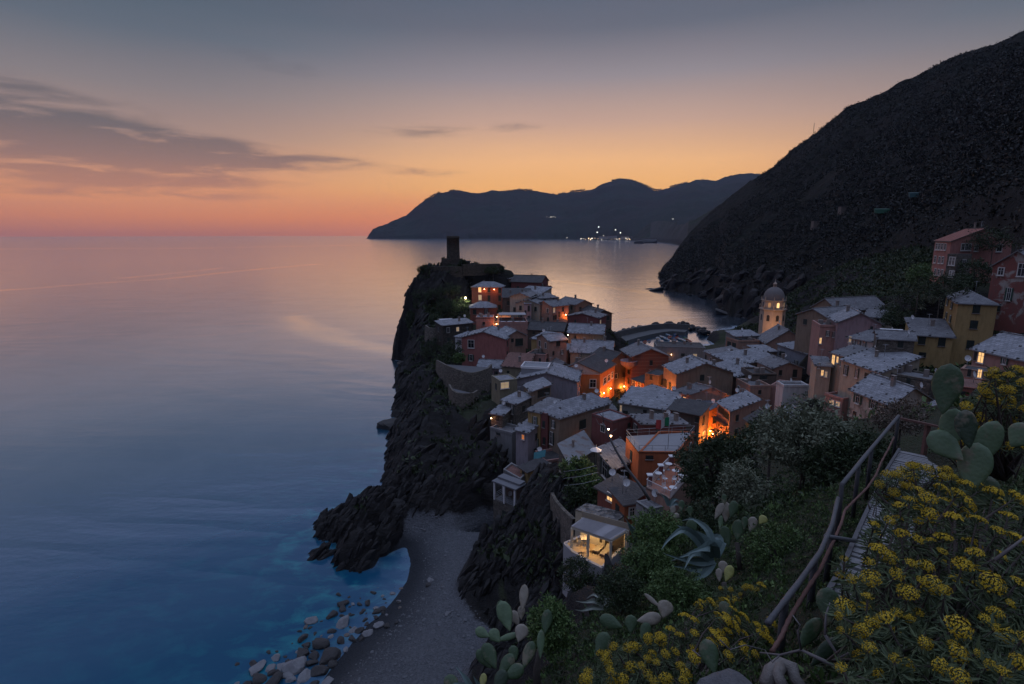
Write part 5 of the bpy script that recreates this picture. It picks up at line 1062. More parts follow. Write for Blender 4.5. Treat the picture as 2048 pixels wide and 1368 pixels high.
while nfill < 46 and tries < 9000:
    tries += 1; x, y = rF.uniform(-12, 86), rF.uniform(72, 205); w, d = rF.uniform(2.0, 3.4), rF.uniform(2.2, 3.6)
    if not bool(inpoly(np.array([[x]]), np.array([[y]]), poly_t)[0, 0]) or not seg_free(x, y, max(w, d) * .9): continue
    if any((x - p_.x) ** 2 + (y - p_.y) ** 2 < r_ * r_ for p_, r_ in LANES): continue
    g_ = float(ground(np.array([x]), np.array([y]), ZT)[0]); h = rF.uniform(3.4, 6.0); a_ = rF.uniform(-.5, .5); z = g_ + h
    if g_ < 3: continue
    # stay below what stands right behind so that no surveyed front is hidden
    lim = min([q['b'].z - q['h'] * .35 + (1.5 if y > q['b'].y else 0) for q in NB if ((q['a'] + q['c']) / 2 - Vector((x, y, q['b'].z))).length < 9 and (q['a'] + q['c']).y / 2 > y] + [1e9])
    if z > lim: z = lim; h = z - g_
    if h < 2.6: continue
    ex, ey = Vector((math.cos(a_), math.sin(a_), 0)), Vector((-math.sin(a_), math.cos(a_), 0)); c0 = Vector((x, y, z)); b_ = c0 + ex * w - ey * d; a2 = c0 - ex * w - ey * d; c2 = c0 + ex * w + ey * d
    fx0, fx1, fy = proj(a2)[0], proj(b_)[0], proj(c0 + Vector((0, 0, 1.2)))[1]
    if any(fx0 < x1 - 3 and fx1 > x0 + 3 and y < yc_ and fy < e_ + .6 * (bs_ - e_) and fy > e_ - 60 for x0, x1, e_, bs_, yc_ in SURV): continue
    if x > 30 and y > 164: continue
    wk, rk_ = rF.choice(list(WN)), rF.choice('SSMMDT'); nb = min(NB, key=lambda q: ((q['a'] + q['c']) / 2 - c0).length); cn_ = (nb['a'] + nb['c']) / 2
    rel = 'behind' if y > cn_.y + 4 else ('in front of' if y < cn_.y - 4 else ('left of' if x < cn_.x else 'right of')); nl_ = ' '.join(nb['l'].split()[:5])
    for tail in (' with', ' under', ' and', ' a', ' the', ' in', ' of', ' at', ' on', ' one', ' by', ' its', ' right', ' left', ' lit'):
        while nl_.endswith(tail): nl_ = nl_[:-len(tail)]
    lab = f'{WN[wk]} infill house, {RN[rk_]}, {rel} the {nl_}'
    if lab in usedl: continue
    usedl.add(lab); rt = rF.choice((g_ab(rF.uniform(.8, 1.4)), g_bc(rF.uniform(.8, 1.4)), shed('cd', rF.uniform(.4, 1.0)), flat(.4)))
    HS.append(dict(l=lab, z=0, a=a2, b=b_, c=c2, d=a2 + c2 - b_, h=h, roof=rt, wall=wk, rf=rk_, wins=(), st=rF.random() < .4)); nfill += 1
print('infill', nfill, tries)
for q in HS: build_house(q)
GL = [('orange house with a pale gable', [('bc', .15, 3, 2.8, 620), ('bc', .6, 3, 2.8, 720)]), ('low house glowing orange', [('ab', .5, 3.2, 2.8, 700)]), ('broad house with a huge', [('ab', .8, 4.0, 2.8, 950), ('ab', .35, 4.0, 2.8, 950)]),
      ('orange house with a blue grey', [('ab', .6, 3, 2.8, 750), ('bc', .5, 3, 2.6, 1000)]), ('tan gabled house with lit', [('ab', .5, 3.2, 2.4, 420)]), ('flat topped pink house glowing', [('bc', .3, 3.5, 1.5, 420)]), ('dark narrow house between', [('ab', .5, 2.5, 2, 350)]), ('red striped palazzo', [('ab', .6, 4, 2.8, 600)]),
      ('house at the end of the seaward', [('bc', .75, 3.5, 1.5, 320)]), ('olive house with a frosty', [('ab', .3, 3.5, 1.5, 360)]), ('rose house with a snowy', [('ab', .5, 2.0, 2.5, 420)])]
for key, lst in GL:
    q = [q for q in HS if q['l'].startswith(key)][0]
    for i, (fc, u, hz_, off, pw) in enumerate(lst):
        p0, p1 = (q['a'], q['b']) if fc == 'ab' else (q['b'], q['c']); e = (p1 - p0).normalized(); n = Vector((e.y, -e.x, 0)); n = -n if n.dot((q['a'] + q['c']) / 2 - p0) > 0 else n
        p = p0.lerp(p1, u); p = Vector((p.x, p.y, q['b'].z - q['h'] + hz_)); lamp(('first ' if i == 0 else 'second ') + 'sodium street lamp at the ' + ' '.join(q['l'].split()[:9]), p, n, pw, size=.14)
# ------------------------------------------------------------------ castle, bastions, church, pier
ROCKM = None
def rock_mat(nm, lo, hi, sc_=1.0):
    m, t, b = bsdf_mat(nm); v = coord(t)
    n1 = noise(t, 1.2 * sc_, 6, 0.65, v); n2 = noise(t, 6 * sc_, 5, 0.7, coord(t, 'Object', (1, 1, 3), (R(20), R(30), 0)))
    c = mixc(t, M_(t, 'ADD', M_(t, 'MULTIPLY', n1, 0.6), M_(t, 'MULTIPLY', n2, 0.5)), lo, hi); t.links.new(c, b.inputs['Base Color'])
    b.inputs['Roughness'].default_value = 0.8; bump(t, b, M_(t, 'ADD', n1, M_(t, 'MULTIPLY', n2, 0.5)), 0.8, 0.15 / sc_); return m
ROCK_D = rock_mat('rock_dark', (.010, .010, .011), (.075, .07, .067)); ROCK_G = rock_mat('rock_grey', (.07, .072, .076), (.30, .30, .31)); ROCK_B = rock_mat('rock_brown', (.05, .042, .036), (.22, .185, .16))
def boulder_mesh(name, seed, mat, sub=3, flat_=0.7):
    bm = bmesh.new(); bmesh.ops.create_icosphere(bm, subdivisions=sub, radius=1.0); r_ = random.Random(seed)
    planes = [Vector((r_.gauss(0, 1), r_.gauss(0, 1), r_.gauss(0, 1))).normalized() for _ in range(13)]; off = [r_.uniform(.48, .84) for _ in planes]
    for v in bm.verts:
        k = 1.0
        for p, o_ in zip(planes, off):
            d = v.co.dot(p)
            if d > 1e-3: k = min(k, o_ / d)
        v.co *= k
        n_ = float(fbm(np.array([v.co.x * 2.2 + seed]), np.array([v.co.y * 2.2 + v.co.z * 1.7]), 3, seed)[0]); v.co *= 1 + n_ * 0.07
        v.co.z *= flat_; v.co.x *= 1.15
    me = bpy.data.meshes.new(name); bm.to_mesh(me); bm.free(); me.materials.append(mat)
    for p in me.polygons: p.use_smooth = False
    return me
BME = {k: [boulder_mesh('boulder', i + 20 * j, m_, 3) for i in range(4)] for j, (k, m_) in enumerate((('d', ROCK_D), ('g', ROCK_G), ('b', ROCK_B)))}
def boulder(label, cat, group, p, size, kind, r_, name='boulder'):
    o = link(name, BME[kind][r_.randrange(4)]); o.location = p; o.scale = (size, size * r_.uniform(.7, .95), size * r_.uniform(.75, 1.05))
    o.rotation_euler = (r_.uniform(-.3, .3), r_.uniform(-.3, .3), r_.uniform(0, 6.28)); return tag(o, label, cat, group)

STONE_D = wall_mat('stonedk'); STONE = wall_mat('stone')
def pt(px, py, Y, z): p = at(px, py, Y); return Vector((p.x, p.y, z))
tw = pt(906.3, 500, 220, 35.5)
castle = rooted('castle_tower', 'round dark stone castle tower standing highest on the headland against the sea', 'tower', tw)
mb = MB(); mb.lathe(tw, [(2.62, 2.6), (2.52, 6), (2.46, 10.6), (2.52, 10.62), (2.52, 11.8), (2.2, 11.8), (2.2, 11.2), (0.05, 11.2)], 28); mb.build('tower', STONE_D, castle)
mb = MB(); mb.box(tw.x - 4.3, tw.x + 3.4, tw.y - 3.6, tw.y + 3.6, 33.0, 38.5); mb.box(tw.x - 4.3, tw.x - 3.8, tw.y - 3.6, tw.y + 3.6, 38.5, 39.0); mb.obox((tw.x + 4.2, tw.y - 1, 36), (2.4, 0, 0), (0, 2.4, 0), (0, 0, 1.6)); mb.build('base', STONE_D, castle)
for dz, a_ in ((5.5, 250), (8.5, 285), (9.6, 230)):
    mb = MB(); a_ = R(a_); n = Vector((math.cos(a_), math.sin(a_), 0)); mb.obox(tw + n * 2.5 + Vector((0, 0, dz)), n * .08, Vector((-n.y, n.x, 0)) * .14, Vector((0, 0, .45))); mb.build('arrow_slit', DARKM, castle)
# terrace wall of the castle with its thin railing
p0, p1, p2 = pt(842, 535, 213, 0), pt(925, 530, 212, 0), pt(1000, 528, 218, 0)
tr = rooted('castle_wall', 'long low terrace wall of the castle with a thin railing on top', 'wall', (p1.x, p1.y, 33))
mb = MB()
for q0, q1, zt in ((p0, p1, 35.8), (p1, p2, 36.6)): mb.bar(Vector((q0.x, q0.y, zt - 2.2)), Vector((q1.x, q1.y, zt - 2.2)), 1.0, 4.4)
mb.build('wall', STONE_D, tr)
mb = MB(); q0, q1 = p1.lerp(p2, .18), p1.lerp(p2, .95)
for i in range(15): q = q0.lerp(q1, i / 14); mb.bar((q.x, q.y, 36.4), (q.x, q.y, 37.7), .05)
for z_ in (37.1, 37.7): mb.bar((q0.x, q0.y, z_), (q1.x, q1.y, z_), .05)
mb.build('railing', DARKM, tr)

def bastion(label, rim, z0, th=0.45, floor=None):
    """rounded stone wall following rim pixels (px, py, Y)"""
    P3 = [at(*r_) for r_ in rim]; c = sum(P3, Vector()) / len(P3)
    root = rooted('stone_bastion', label, 'wall', (c.x, c.y, z0)); V = []; F = []
    pts = []
    for i in range(len(P3) - 1):
        for f in (0, .25, .5, .75): pts.append(P3[i].lerp(P3[i + 1], f))
    pts.append(P3[-1])
    for _ in range(2): pts = [pts[0]] + [(pts[i - 1] + pts[i] * 2 + pts[i + 1]) / 4 for i in range(1, len(pts) - 1)] + [pts[-1]]
    n = len(pts); inner = []
    for i, p in enumerate(pts):
        d = pts[min(i + 1, n - 1)] - pts[max(i - 1, 0)]; nn = Vector((-d.y, d.x, 0)).normalized(); inner.append(p + nn * th)
        out = -nn * (p.z - z0) * 0.07
        V += [Vector((p.x, p.y, z0)) + out, p, inner[-1], inner[-1] - Vector((0, 0, 1.1))]
    for i in range(n - 1):
        for k in range(3): F.append((i * 4 + k, i * 4 + k + 1, i * 4 + k + 5, i * 4 + k + 4))
    mb = MB(); mb.raw(V, F, 0, False); mb.build('wall', STONE, root)
    mb = MB(); mb.poly([p - Vector((0, 0, 1.0)) for p in inner]); mb.build('floor', roof_mat('M'), root)
    return root
bastion('big round stone bastion terrace under the rose red house', [(872, 720, 145), (880, 724, 139), (893, 731, 135), (911, 738, 132), (930, 744, 130.5), (945, 746, 130.5), (962, 742, 133), (978, 736, 137), (984, 728, 143)], 4.0)
bastion('smaller curved stone bastion below the big round one', [(897, 768, 128), (901, 777, 123), (908, 784, 120), (922, 787, 119), (938, 787, 119), (950, 785, 120.5), (956, 780, 126)], 3.0)
bastion('ruined wall on the seaward cliff edge below the white roofed shed', [(850, 650, 178), (856, 655, 175), (868, 657, 173), (880, 652, 174)], 12.0)
for lab, rim, z0 in (('rough retaining wall above the cove beside the cliff tower', [(1101, 985, 70), (1108, 1000, 67), (1125, 1020, 63), (1145, 1038, 59)], 6), ('mossy retaining wall below the brown hipped house', [(1096, 925, 82), (1112, 940, 78), (1125, 950, 76), (1140, 958, 75)], 7)):
    bastion(lab, rim, z0)

# church with its octagonal bell tower
cc = pt(1547.5, 600, 187, 2.0); ch = rooted('church', 'church bell tower with a round dome and lantern beside the bay', 'church', cc)
CREAM = wall_mat('creamlit') if False else plain('church_plaster', (.42, .33, .26), 0.9, 0.25, 0.8); DOMEM = plain('dome_slate', (.15, .135, .13), 0.8, 0.3, 2.5, 0, 0.4)
oc = math.pi / 8
mb = MB(); mb.lathe(cc, [(4.0, 0), (4.0, 20.6), (4.45, 20.75), (4.45, 21.1), (3.72, 21.1), (3.72, 23.7), (4.0, 23.8), (4.0, 24.05), (3.5, 24.05), (0.1, 24.06)], 8, 0, False, oc); mb.build('tower', CREAM, ch)
mb = MB(); mb.lathe(cc + Vector((0, 0, 24.0)), [(3.45, 0), (3.4, .8), (3.2, 1.8), (2.75, 2.8), (2.05, 3.6), (1.2, 4.15), (.55, 4.35)], 24); dome = mb.build('dome', DOMEM, ch); dome['o_'] = tuple(cc)
mb = MB(); mb.lathe(cc + Vector((0, 0, 28.25)), [(.6, 0), (.55, .9), (.7, .95), (.6, 1.2), (.3, 1.6), (.08, 1.9), (.05, 2.9)], 12); mb.build('lantern', CREAM, dome)
for k in range(8):
    a_ = oc + k * math.pi / 4
    mb = MB(); mb.lathe(cc + Vector((4.1 * math.cos(a_), 4.1 * math.sin(a_), 21.1)), [(.16, 0), (.16, .7), (.28, .8), (.18, 1.1), (.05, 1.5)], 6); mb.build('finial', CREAM, ch)
    mb = MB(); mb.lathe(cc + Vector((3.75 * math.cos(a_), 3.75 * math.sin(a_), 24.05)), [(.14, 0), (.22, .4), (.1, .9), (.04, 1.3)], 6); mb.build('finial', CREAM, ch)
for k in range(8):
    a_ = k * math.pi / 4; n = Vector((math.cos(a_), math.sin(a_), 0)); e = Vector((-n.y, n.x, 0)); r_ = 3.72 * math.cos(oc)
    lit_ = k in (6,)
    for zz, hh, ww, rr_ in ((21.6, 1.3, .42, r_), (17.0, 1.6, .5, 4.0 * math.cos(oc))):
        mb = MB(); pts = [cc + n * (rr_ + .03) + e * x + Vector((0, 0, zz + z_)) for x, z_ in [(-ww, 0), (ww, 0), (ww, hh)] + [(ww * math.cos(t_), hh + ww * math.sin(t_)) for t_ in (R(30), R(60), R(90), R(120), R(150))] + [(-ww, hh)]]
        mb.poly(pts); mb.build('belfry_arch', glow('belfry_glow', (1.0, .62, .25), 1.3) if (lit_ and zz > 20) else (glow('belfry_dim', (1.0, .6, .25), .12) if zz > 20 and k in (5, 7) else DARKM), ch)
def omni(name, label, p, power, col=(1.0, .45, .14), r_=0.15, bulb=True, size=0.14):
    """lamp hanging free: cap, bulb and its light"""
    lp = rooted(name, label, 'lamp', p); mb = MB(); mb.lathe(p, [(.03, size * 2), (size * 1.5, size)], 10); mb.build('lamp_cap', DARKM, lp)
    mb = MB(); mb.lathe(p, [(.02, -size), (size, 0), (size * .6, size)], 10); mb.build('bulb', BULB, lp)
    l_ = bpy.data.lights.new('lamp_light', 'POINT'); l_.energy = power; l_.color = col; l_.shadow_soft_size = r_
    o = bpy.data.objects.new('lamp_light', l_); COL.objects.link(o); o.parent = lp; o.location = (0, 0, -size - .2); return lp
omni('floodlight', 'floodlight shining up the front of the church bell tower', cc + Vector((-3.5, -10, 14.5)), 1500, (1.0, .50, .24))
omni('street_lamp', 'lamp under the parasols in the lit harbour square', atz(1239, 770, 7.5), 1000, (1.0, .48, .16), size=.25)
omni('street_lamp', 'lamp glowing in the lane mouth beside the square', atz(1255, 768, 6.5), 1200, (1.0, .30, .05))
omni('street_lamp', 'lamp at the bottom of the glowing main lane', at(1425, 868, 93), 1500, (1.0, .27, .04), size=.2)
omni('street_lamp', 'lamp hidden between lane houses beside the rose slab house', at(1405, 845, 97), 900, (1.0, .27, .04))
omni('street_lamp', 'lamp in the lane under the huge stone roof', at(1320, 795, 119), 1900, (1.0, .27, .04))
omni('street_lamp', 'lamp in the steep lane of the right hand houses', at(1627, 745, 118), 500, (1.0, .6, .2))
omni('street_lamp', 'lamp in the gap right of the pink flat topped house', at(993, 648, 179), 500, (1.0, .42, .12))
omni('street_lamp', 'lamp in the alley at the seaward end of the point', at(1131, 655, 172), 700, (1.0, .30, .06))
omni('garden_lamp', 'white lamp among the tree leaves left of the red castle house', at(931, 596, 198), 420, (1.0, .95, .72), size=.35)
omni('terrace_lamp', 'string lamp by the stair of the orange deck house', at(1217, 858, 70), 200, (1.0, .6, .3), size=.12)
omni('terrace_lamp', 'second bulb low on the stair of the orange deck house', at(1222, 872, 70), 120, (1.0, .6, .3), size=.12)
# cafe parasols in the square
for px, py, lab in ((1238, 776, 'round cream parasol lit from below in the harbour square'), (1248, 768, 'green parasol behind the cream one in the harbour square')):
    p = atz(px, py, 4.6); ps = rooted('parasol', lab, 'parasol', p)
    mb = MB(); mb.lathe(p + Vector((0, 0, 2.2)), [(2.3, 0), (1.2, .45), (.05, .8)], 8, 0, False); mb.build('canopy', plain('canopy_' + ('a' if 'cream' in lab else 'b'), (.6, .5, .36) if 'cream' in lab else (.05, .18, .10)), ps)
    mb = MB(); mb.tube([p + Vector((0, 0, -2)), p + Vector((0, 0, 2.9))], .05); mb.build('pole', METAL, ps)

# ------------------------------------------------------------------ breakwater, boats
outer = [(1209, 672), (1240, 668), (1275, 662), (1305, 655), (1340, 651), (1362, 651), (1385, 656), (1400, 662), (1412, 669)]
deckp = [(1222, 703), (1236, 692), (1252, 682), (1275, 675), (1300, 669), (1325, 664), (1345, 662), (1370, 664)]
dp = [atz(px, py, 1.6) for px, py in deckp]
pier = rooted('breakwater_pier', 'curved concrete breakwater pier sheltering the little harbour', 'pier', dp[3])
V, F = [], []; n = len(dp); wd = 7.0
for i, p in enumerate(dp):
    d = dp[min(i + 1, n - 1)] - dp[max(i - 1, 0)]; nn = Vector((-d.y, d.x, 0)).normalized()
    V += [p + Vector((0, 0, -3.5)), p, p + nn * wd, p + nn * wd + Vector((0, 0, 2.6)), p + nn * (wd + 1.0) + Vector((0, 0, 2.6)), p + nn * (wd + 1.4) + Vector((0, 0, -3.5))]
for i in range(n - 1):
    for k in range(5): F.append((i * 6 + k, i * 6 + k + 1, i * 6 + k + 7, i * 6 + k + 6))
mb = MB(); mb.raw(V, F, 0, False); mb.raw(V[:6], [(0, 1, 2, 3, 4, 5)], 0, False); mb.raw(V[-6:], [(5, 4, 3, 2, 1, 0)], 0, False); mb.build('deck', plain('concrete', (.10, .10, .10), .9, .3, .5, 0, .3), pier)
r_ = random.Random(5); op = [atz(px, py, .6) for px, py in outer]
def along(pts, f):
    L = [0]; 
    for i in range(1, len(pts)): L.append(L[-1] + (pts[i] - pts[i - 1]).length)
    x = f * L[-1]
    for i in range(1, len(pts)):
        if x <= L[i] + 1e-9: return pts[i - 1].lerp(pts[i], (x - L[i - 1]) / (L[i] - L[i - 1]))
for i in range(110):
    f = i / 109; p = along(op, f); sp_ = 3.2 if f < .8 else 4.5
    p = p + Vector((r_.uniform(-2, 2), r_.uniform(-sp_, sp_), 0)); p.z = r_.uniform(.2, 1.9)
    boulder('dark armour boulder on the seaward side of the breakwater', 'boulder', 'armour boulders along the breakwater', p, r_.uniform(1.3, 2.3), 'd' if r_.random() < .7 else 'b', r_)
# foot of the headland by the pier: tan rubble
for i in range(26):
    p = along([atz(1209, 680, .5), atz(1240, 676, .5), atz(1262, 672, .5)], r_.random()) + Vector((r_.uniform(-2, 3), r_.uniform(-5, 6), r_.uniform(-.3, 1.2)))
    boulder('tan boulder heaped at the root of the breakwater', 'boulder', 'tan boulders at the root of the breakwater', p, r_.uniform(.9, 1.7), 'b', r_)
HULLC = [('white', (.55, .55, .55)), ('blue', (.08, .14, .26)), ('red', (.35, .07, .05)), ('green', (.06, .2, .13)), ('pale blue', (.35, .45, .52))]
def boat(label, p, a_, L, col):
    o = rooted('rowing_boat', label, 'boat', (0, 0, 0), 'boats in the little harbour'); V = []; F = []; n = 7
    for i in range(n):
        f = i / (n - 1); w = L * .19 * (math.sin(math.pi * min(1, .28 + f * .72)) ** .7 if f < 1 else 0.02); w = max(w, .02); x = (f - .5) * L; zt = .55 + .35 * f * f
        V += [(x, -w, zt), (x, -w * .6, .05), (x, 0, -.12), (x, w * .6, .05), (x, w, zt)]
    for i in range(n - 1):
        for k in range(4): F.append((i * 5 + k, i * 5 + k + 1, i * 5 + k + 6, i * 5 + k + 5))
    mb = MB(); mb.raw(V, F, 0, True); mb.raw(V[:5], [(0, 1, 2, 3, 4)], 0, False); mb.poly([(-.45 * L, -.12 * L, .25), (.35 * L, -.1 * L, .25), (.35 * L, .1 * L, .25), (-.45 * L, .12 * L, .25)], 1)
    mb.build('hull', [plain('hull_' + col[0], col[1], .4), plain('boat_wood', (.22, .14, .08))], o)
    for x in (-.2, .1):
        mb = MB(); mb.box(x * L - .15, x * L + .15, -.16 * L, .16 * L, .42, .48); mb.build('bench', plain('boat_wood', (.22, .14, .08)), o)
    del o['o_']; o.location = p; o.rotation_euler = (0, 0, a_); return o
bspots = [(1316, 679, 0), (1324, 676, 0), (1332, 680, 4), (1340, 676, 2), (1347, 680, 1), (1354, 677, 2), (1362, 681, 0), (1370, 679, 3), (1352, 670, 1), (1376, 683, 2), (1336, 672, 4)]
wd_ = ['nearest the quay', 'second from the quay', 'moored alone in the first gap', 'with a raised bow', 'in the middle of the moorings', 'just past the middle', 'two from the end', 'close under the pier end', 'hard against the pier wall', 'at the open end of the moorings', 'tucked in behind the others']
for i, (px, py, c_) in enumerate(bspots):
    boat(f'small {HULLC[c_][0]} rowing boat {wd_[i]} in the harbour', atz(px, py, 0.02), r_.uniform(-.5, .7) + 1.2, r_.uniform(4.2, 6.0), HULLC[c_])
for i, (px, py, c_) in enumerate(((1272, 690, 2), (1281, 688, 0), (1290, 686, 2), (1298, 684, 1))):
    boat(f'{HULLC[c_][0]} boat hauled out on the quay, ' + ['first', 'second', 'third', 'fourth'][i] + ' along from the square', atz(px, py, 1.7) , 1.3 + r_.uniform(-.2, .2), 4.5, HULLC[c_])

# ------------------------------------------------------------------ boulders of the cove, sea rocks
cove = [(1140,672,25),(910,750,45),(985,757,20),(1100,748,32),(910,790,38),(835,835,42),(905,845,18),(965,832,15),(1050,822,20),(1160,785,30),(1165,812,35),(1215,795,28),(675,875,52),(915,885,64),(1080,870,22),(1160,862,20),(1090,905,20),(825,955,32),(985,950,35),(1040,955,36),(1095,985,42),(1180,930,45),(1245,945,28),(620,1000,44),(705,975,20),(825,995,25),(900,1030,38),(985,1015,36),(1050,1030,20),(755,1050,70),(935,1095,30),(845,1088,15),(610,1120,55),(690,1100,20),(700,1140,42),(810,1145,74),(880,1150,20),(640,1060,35),(580,1110,20),(545,1215,92),(270,1225,68),(360,1110,22),(410,1145,40),(370,1230,40),(455,1220,42),(630,1285,60),(740,1255,64),(500,1275,45),(290,1310,55),(390,1265,40),(390,1330,75),(680,1190,45),(840,1195,40),(120,1345,28),(200,1362,40),(530,1310,40),(560,1365,40),(690,1360,50),(790,1345,45),(590,960,18),(880,685,22),(960,703,15),(1210,695,20),(1285,680,25),(1330,745,18),(1240,850,15),(1550,660,22),(1565,625,28),(1700,930,25),(1310,935,18)]
for x, y, w in cove:
    px, py = 440 + x / 3.718, 1000 + y / 3.718; p = atz(px, py + w / 3.718 * .2, .3); g_ = gz(p.x, p.y); d_ = (p - O).dot(FWD)
    size = w / 3.718 / FPX * d_ * 1.15; p.z = max(g_, -.1) + size * .12
    wet_ = y < 1080 and x < 1270
    if y > 1150 or x > 1270: boulder('pale grey boulder piled on the near edge of the cove beach', 'boulder', 'dry boulders on the cove beach', p, size, 'g' if r_.random() < .5 else 'd', r_)
    else: boulder('dark wet boulder standing in the milky shallows of the cove', 'boulder', 'wet boulders in the cove shallows', p, size, 'd' if r_.random() < .75 else 'g', r_)
for lab, px, py, s_, e_ in (('low dark sea rock off the left foot of the cliff', 784, 852, 3.0, 1.0), ('flat dark skerry at the foot of the castle cliff', 806, 716, 3.2, .5), ('narrow dark skerry just below the flat one', 806, 726, 3.0, .4), ('jagged rock at the waterline halfway down the cliff', 812, 742, 2.6, .8),
                            ('small dark reef off the far headland point', 1311, 581, 6, .5), ('tiny reef off the dark promontory', 1300, 578, 3.5, .3), ('dark rock at the tip of the far hillside', 1322, 579, 4.5, .6), ('sloping dark shore rock below the church headland', 1450, 628, 6, .5), ('small islet rock before the far town', 1279, 487, 30, .8), ('second islet rock before the far town', 1298, 486, 40, .9)):
    p = atz(px, py, 0); o = boulder(lab, 'rock', None, p, s_, 'd', r_, 'sea_rock'); o.scale = (s_ * 1.4, s_, s_ * e_)
for i in range(46):
    f = r_.random(); px, py = 500 + 290 * f + r_.uniform(-40, 40), 1352 - 170 * f + r_.uniform(-24, 26); p = atz(px, py, .3); g_ = gz(p.x, p.y); size = r_.uniform(.18, .5) * (1.35 - .5 * f); p.z = max(g_, -.1) + size * .1
    if g_ > .45: boulder('pale grey boulder piled on the near edge of the cove beach', 'boulder', 'dry boulders on the cove beach', p, size, 'g' if r_.random() < .5 else 'd', r_)
    else: boulder('dark wet boulder standing in the milky shallows of the cove', 'boulder', 'wet boulders in the cove shallows', p, size, 'd' if r_.random() < .7 else 'b', r_)
# concrete slab and block on the beach at the foot of the spur
p = atz(825, 1030, 1.6); sl = rooted('concrete_ramp', 'broken concrete slab with a square block at the top of the cove', 'ramp', p); conc = MATS['concrete']
mb = MB(); a0, a1, a2, a3 = [atz(*q, 1.5) for q in ((783, 1036), (832, 1022), (838, 1036), (795, 1048))]
mb.poly([a0, a3, a2, a1]); mb.poly([a3, a0, a0 - Vector((0, 0, 1)), a3 - Vector((0, 0, 1))]); mb.poly([a2, a3, a3 - Vector((0, 0, 1)), a2 - Vector((0, 0, 1))]); mb.build('slab', conc, sl)
b0 = atz(843, 1040, .9); mb = MB(); mb.box(b0.x - .8, b0.x + .8, b0.y - .8, b0.y + .8, .2, 2.2); mb.box(b0.x - .8, b0.x + .8, b0.y - .8, b0.y - .65, 2.2, 2.45); mb.box(b0.x - .8, b0.x - .65, b0.y - .65, b0.y + .8, 2.2, 2.45); mb.build('block', conc, sl)
w0, w1 = atz(850, 1026, 2.0), atz(905, 1002, 2.4); mb = MB(); mb.bar(w0 - Vector((0, 0, .5)), w1 - Vector((0, 0, .5)), .8, 1.2); tag(mb.build('beach_wall', conc), 'low concrete wall leading back from the block on the cove beach', 'wall')
# ------------------------------------------------------------------ pergola terrace, cafe tables, flag, path and railing
UP = Vector((0, 0, 1))
FZ = 15.6
def Z6(x, y): return 1100 + x / 4.0225, 840 + y / 4.0225
def fl(x, y, z=FZ): return atz(*Z6(x, y), z)
pc = fl(300, 1040); pg = rooted('pergola_terrace', 'white lamplit pergola terrace perched on the cliff above the cove', 'terrace', pc)
CW = plain('cream_wall', (.60, .54, .43), .85, .15, 1.2); TILE = plain('terrace_tiles', (.50, .36, .20), .6, .15, 1.5)
_k = [atz(*Z6(640, 890), FZ + 2.8), atz(*Z6(255, 775), FZ + 2.8)]
cor = [fl(118, 1012), fl(180, 1075), fl(270, 1135), fl(425, 1212), fl(630, 1000)] + [Vector((k_.x, k_.y + .3, FZ)) for k_ in _k]
mb = MB(); mb.poly([p for p in cor]); mb.build('floor', TILE, pg)
mb = MB()
for i in range(4 - 1):
    a_, b_ = cor[i], cor[i + 1]; mb.bar(Vector((a_.x, a_.y, FZ - 2.6)), Vector((b_.x, b_.y, FZ - 2.6)), .32, 5.9)
a_, b_ = cor[0], cor[6]; mb.bar(Vector((a_.x, a_.y, FZ - 2.6)), Vector((b_.x, b_.y, FZ - 2.6)), .3, 5.9)
a_, b_ = cor[3], cor[4]; mb.bar(Vector((a_.x, a_.y, FZ - 2.0)), Vector((b_.x, b_.y, FZ - 2.0)), .3, 5.0)
mb.build('parapet', plain('parapet', (.36, .36, .37), .9, .3, .8), pg)
_r = [atz(*Z6(*q), FZ + 2.8) - UP * 2.8 for q in ((178, 852), (490, 958), (612, 884), (265, 790))]
pA, pC, pD, pF = _r; pB = pA.lerp(pC, .43); pE = pF.lerp(pD, .5)
for p in (pA, pB, pC, pD, pE):
    mb = MB(); mb.obox(p + UP * 1.28, (.13, 0, 0), (0, .13, 0), (0, 0, 1.28)); mb.build('post', CW, pg)
mb = MB(); tz = UP * 2.62
for a_, b_ in ((pA, pB), (pB, pC), (pC, pD), (pD, pE), (pE, pF), (pF, pA), (pB, pE)): mb.bar(a_ + tz, b_ + tz, .16, .26)
mb.build('beam', CW, pg)
mb = MB(); r0, r1, r2, r3 = [p_ + UP * 2.82 for p_ in (pA, pC, pD, pF)]
for i in range(22):
    f = (i + .5) / 22; a_, b_ = r0.lerp(r1, f), r3.lerp(r2, f); d = (b_ - a_) * .06; mb.bar(a_ - d, b_ + d, .28, .03)
mb.build('awning_slats', plain('slats', (.34, .32, .33), .7, .2, 2.0), pg)
mb = MB(); w0, w1 = r3 - UP * 2.8, r2 - UP * 2.8; dw = (w1 - w0).normalized(); w0 = w0 - dw * .3; w1 = w1 + dw * .2; off_ = Vector((-dw.y, dw.x, 0)) * .35; w0 = w0 + off_; w1 = w1 + off_; mb.bar(w0 + UP * 1.2, w1 + UP * 1.2, .3, 2.9); mb.build('back_wall', CW, pg)
mb = MB(); d_ = (w1 - w0); mb.obox(w0 + d_ * .68 + UP * 1.1 - off_ * .55, d_ * .26, off_.normalized() * .03, UP * 1.05); mb.build('dark_niche', plain('niche_shade', (.05, .04, .035)), pg)  # flat dark panel: the shade inside the wall niche painted as colour
mb = MB(); mb.bar(w0 + UP * 3.0, w1 + UP * 3.0, .06, .7); mb.build('screen', plain('bamboo_screen', (.32, .27, .20), .9, .3, 8), pg)
omni('ceiling_lamp', 'warm lamp glowing under the white pergola roof', pA.lerp(pE, .5) + UP * 2.3, 110, (1.0, .62, .26), size=.045)
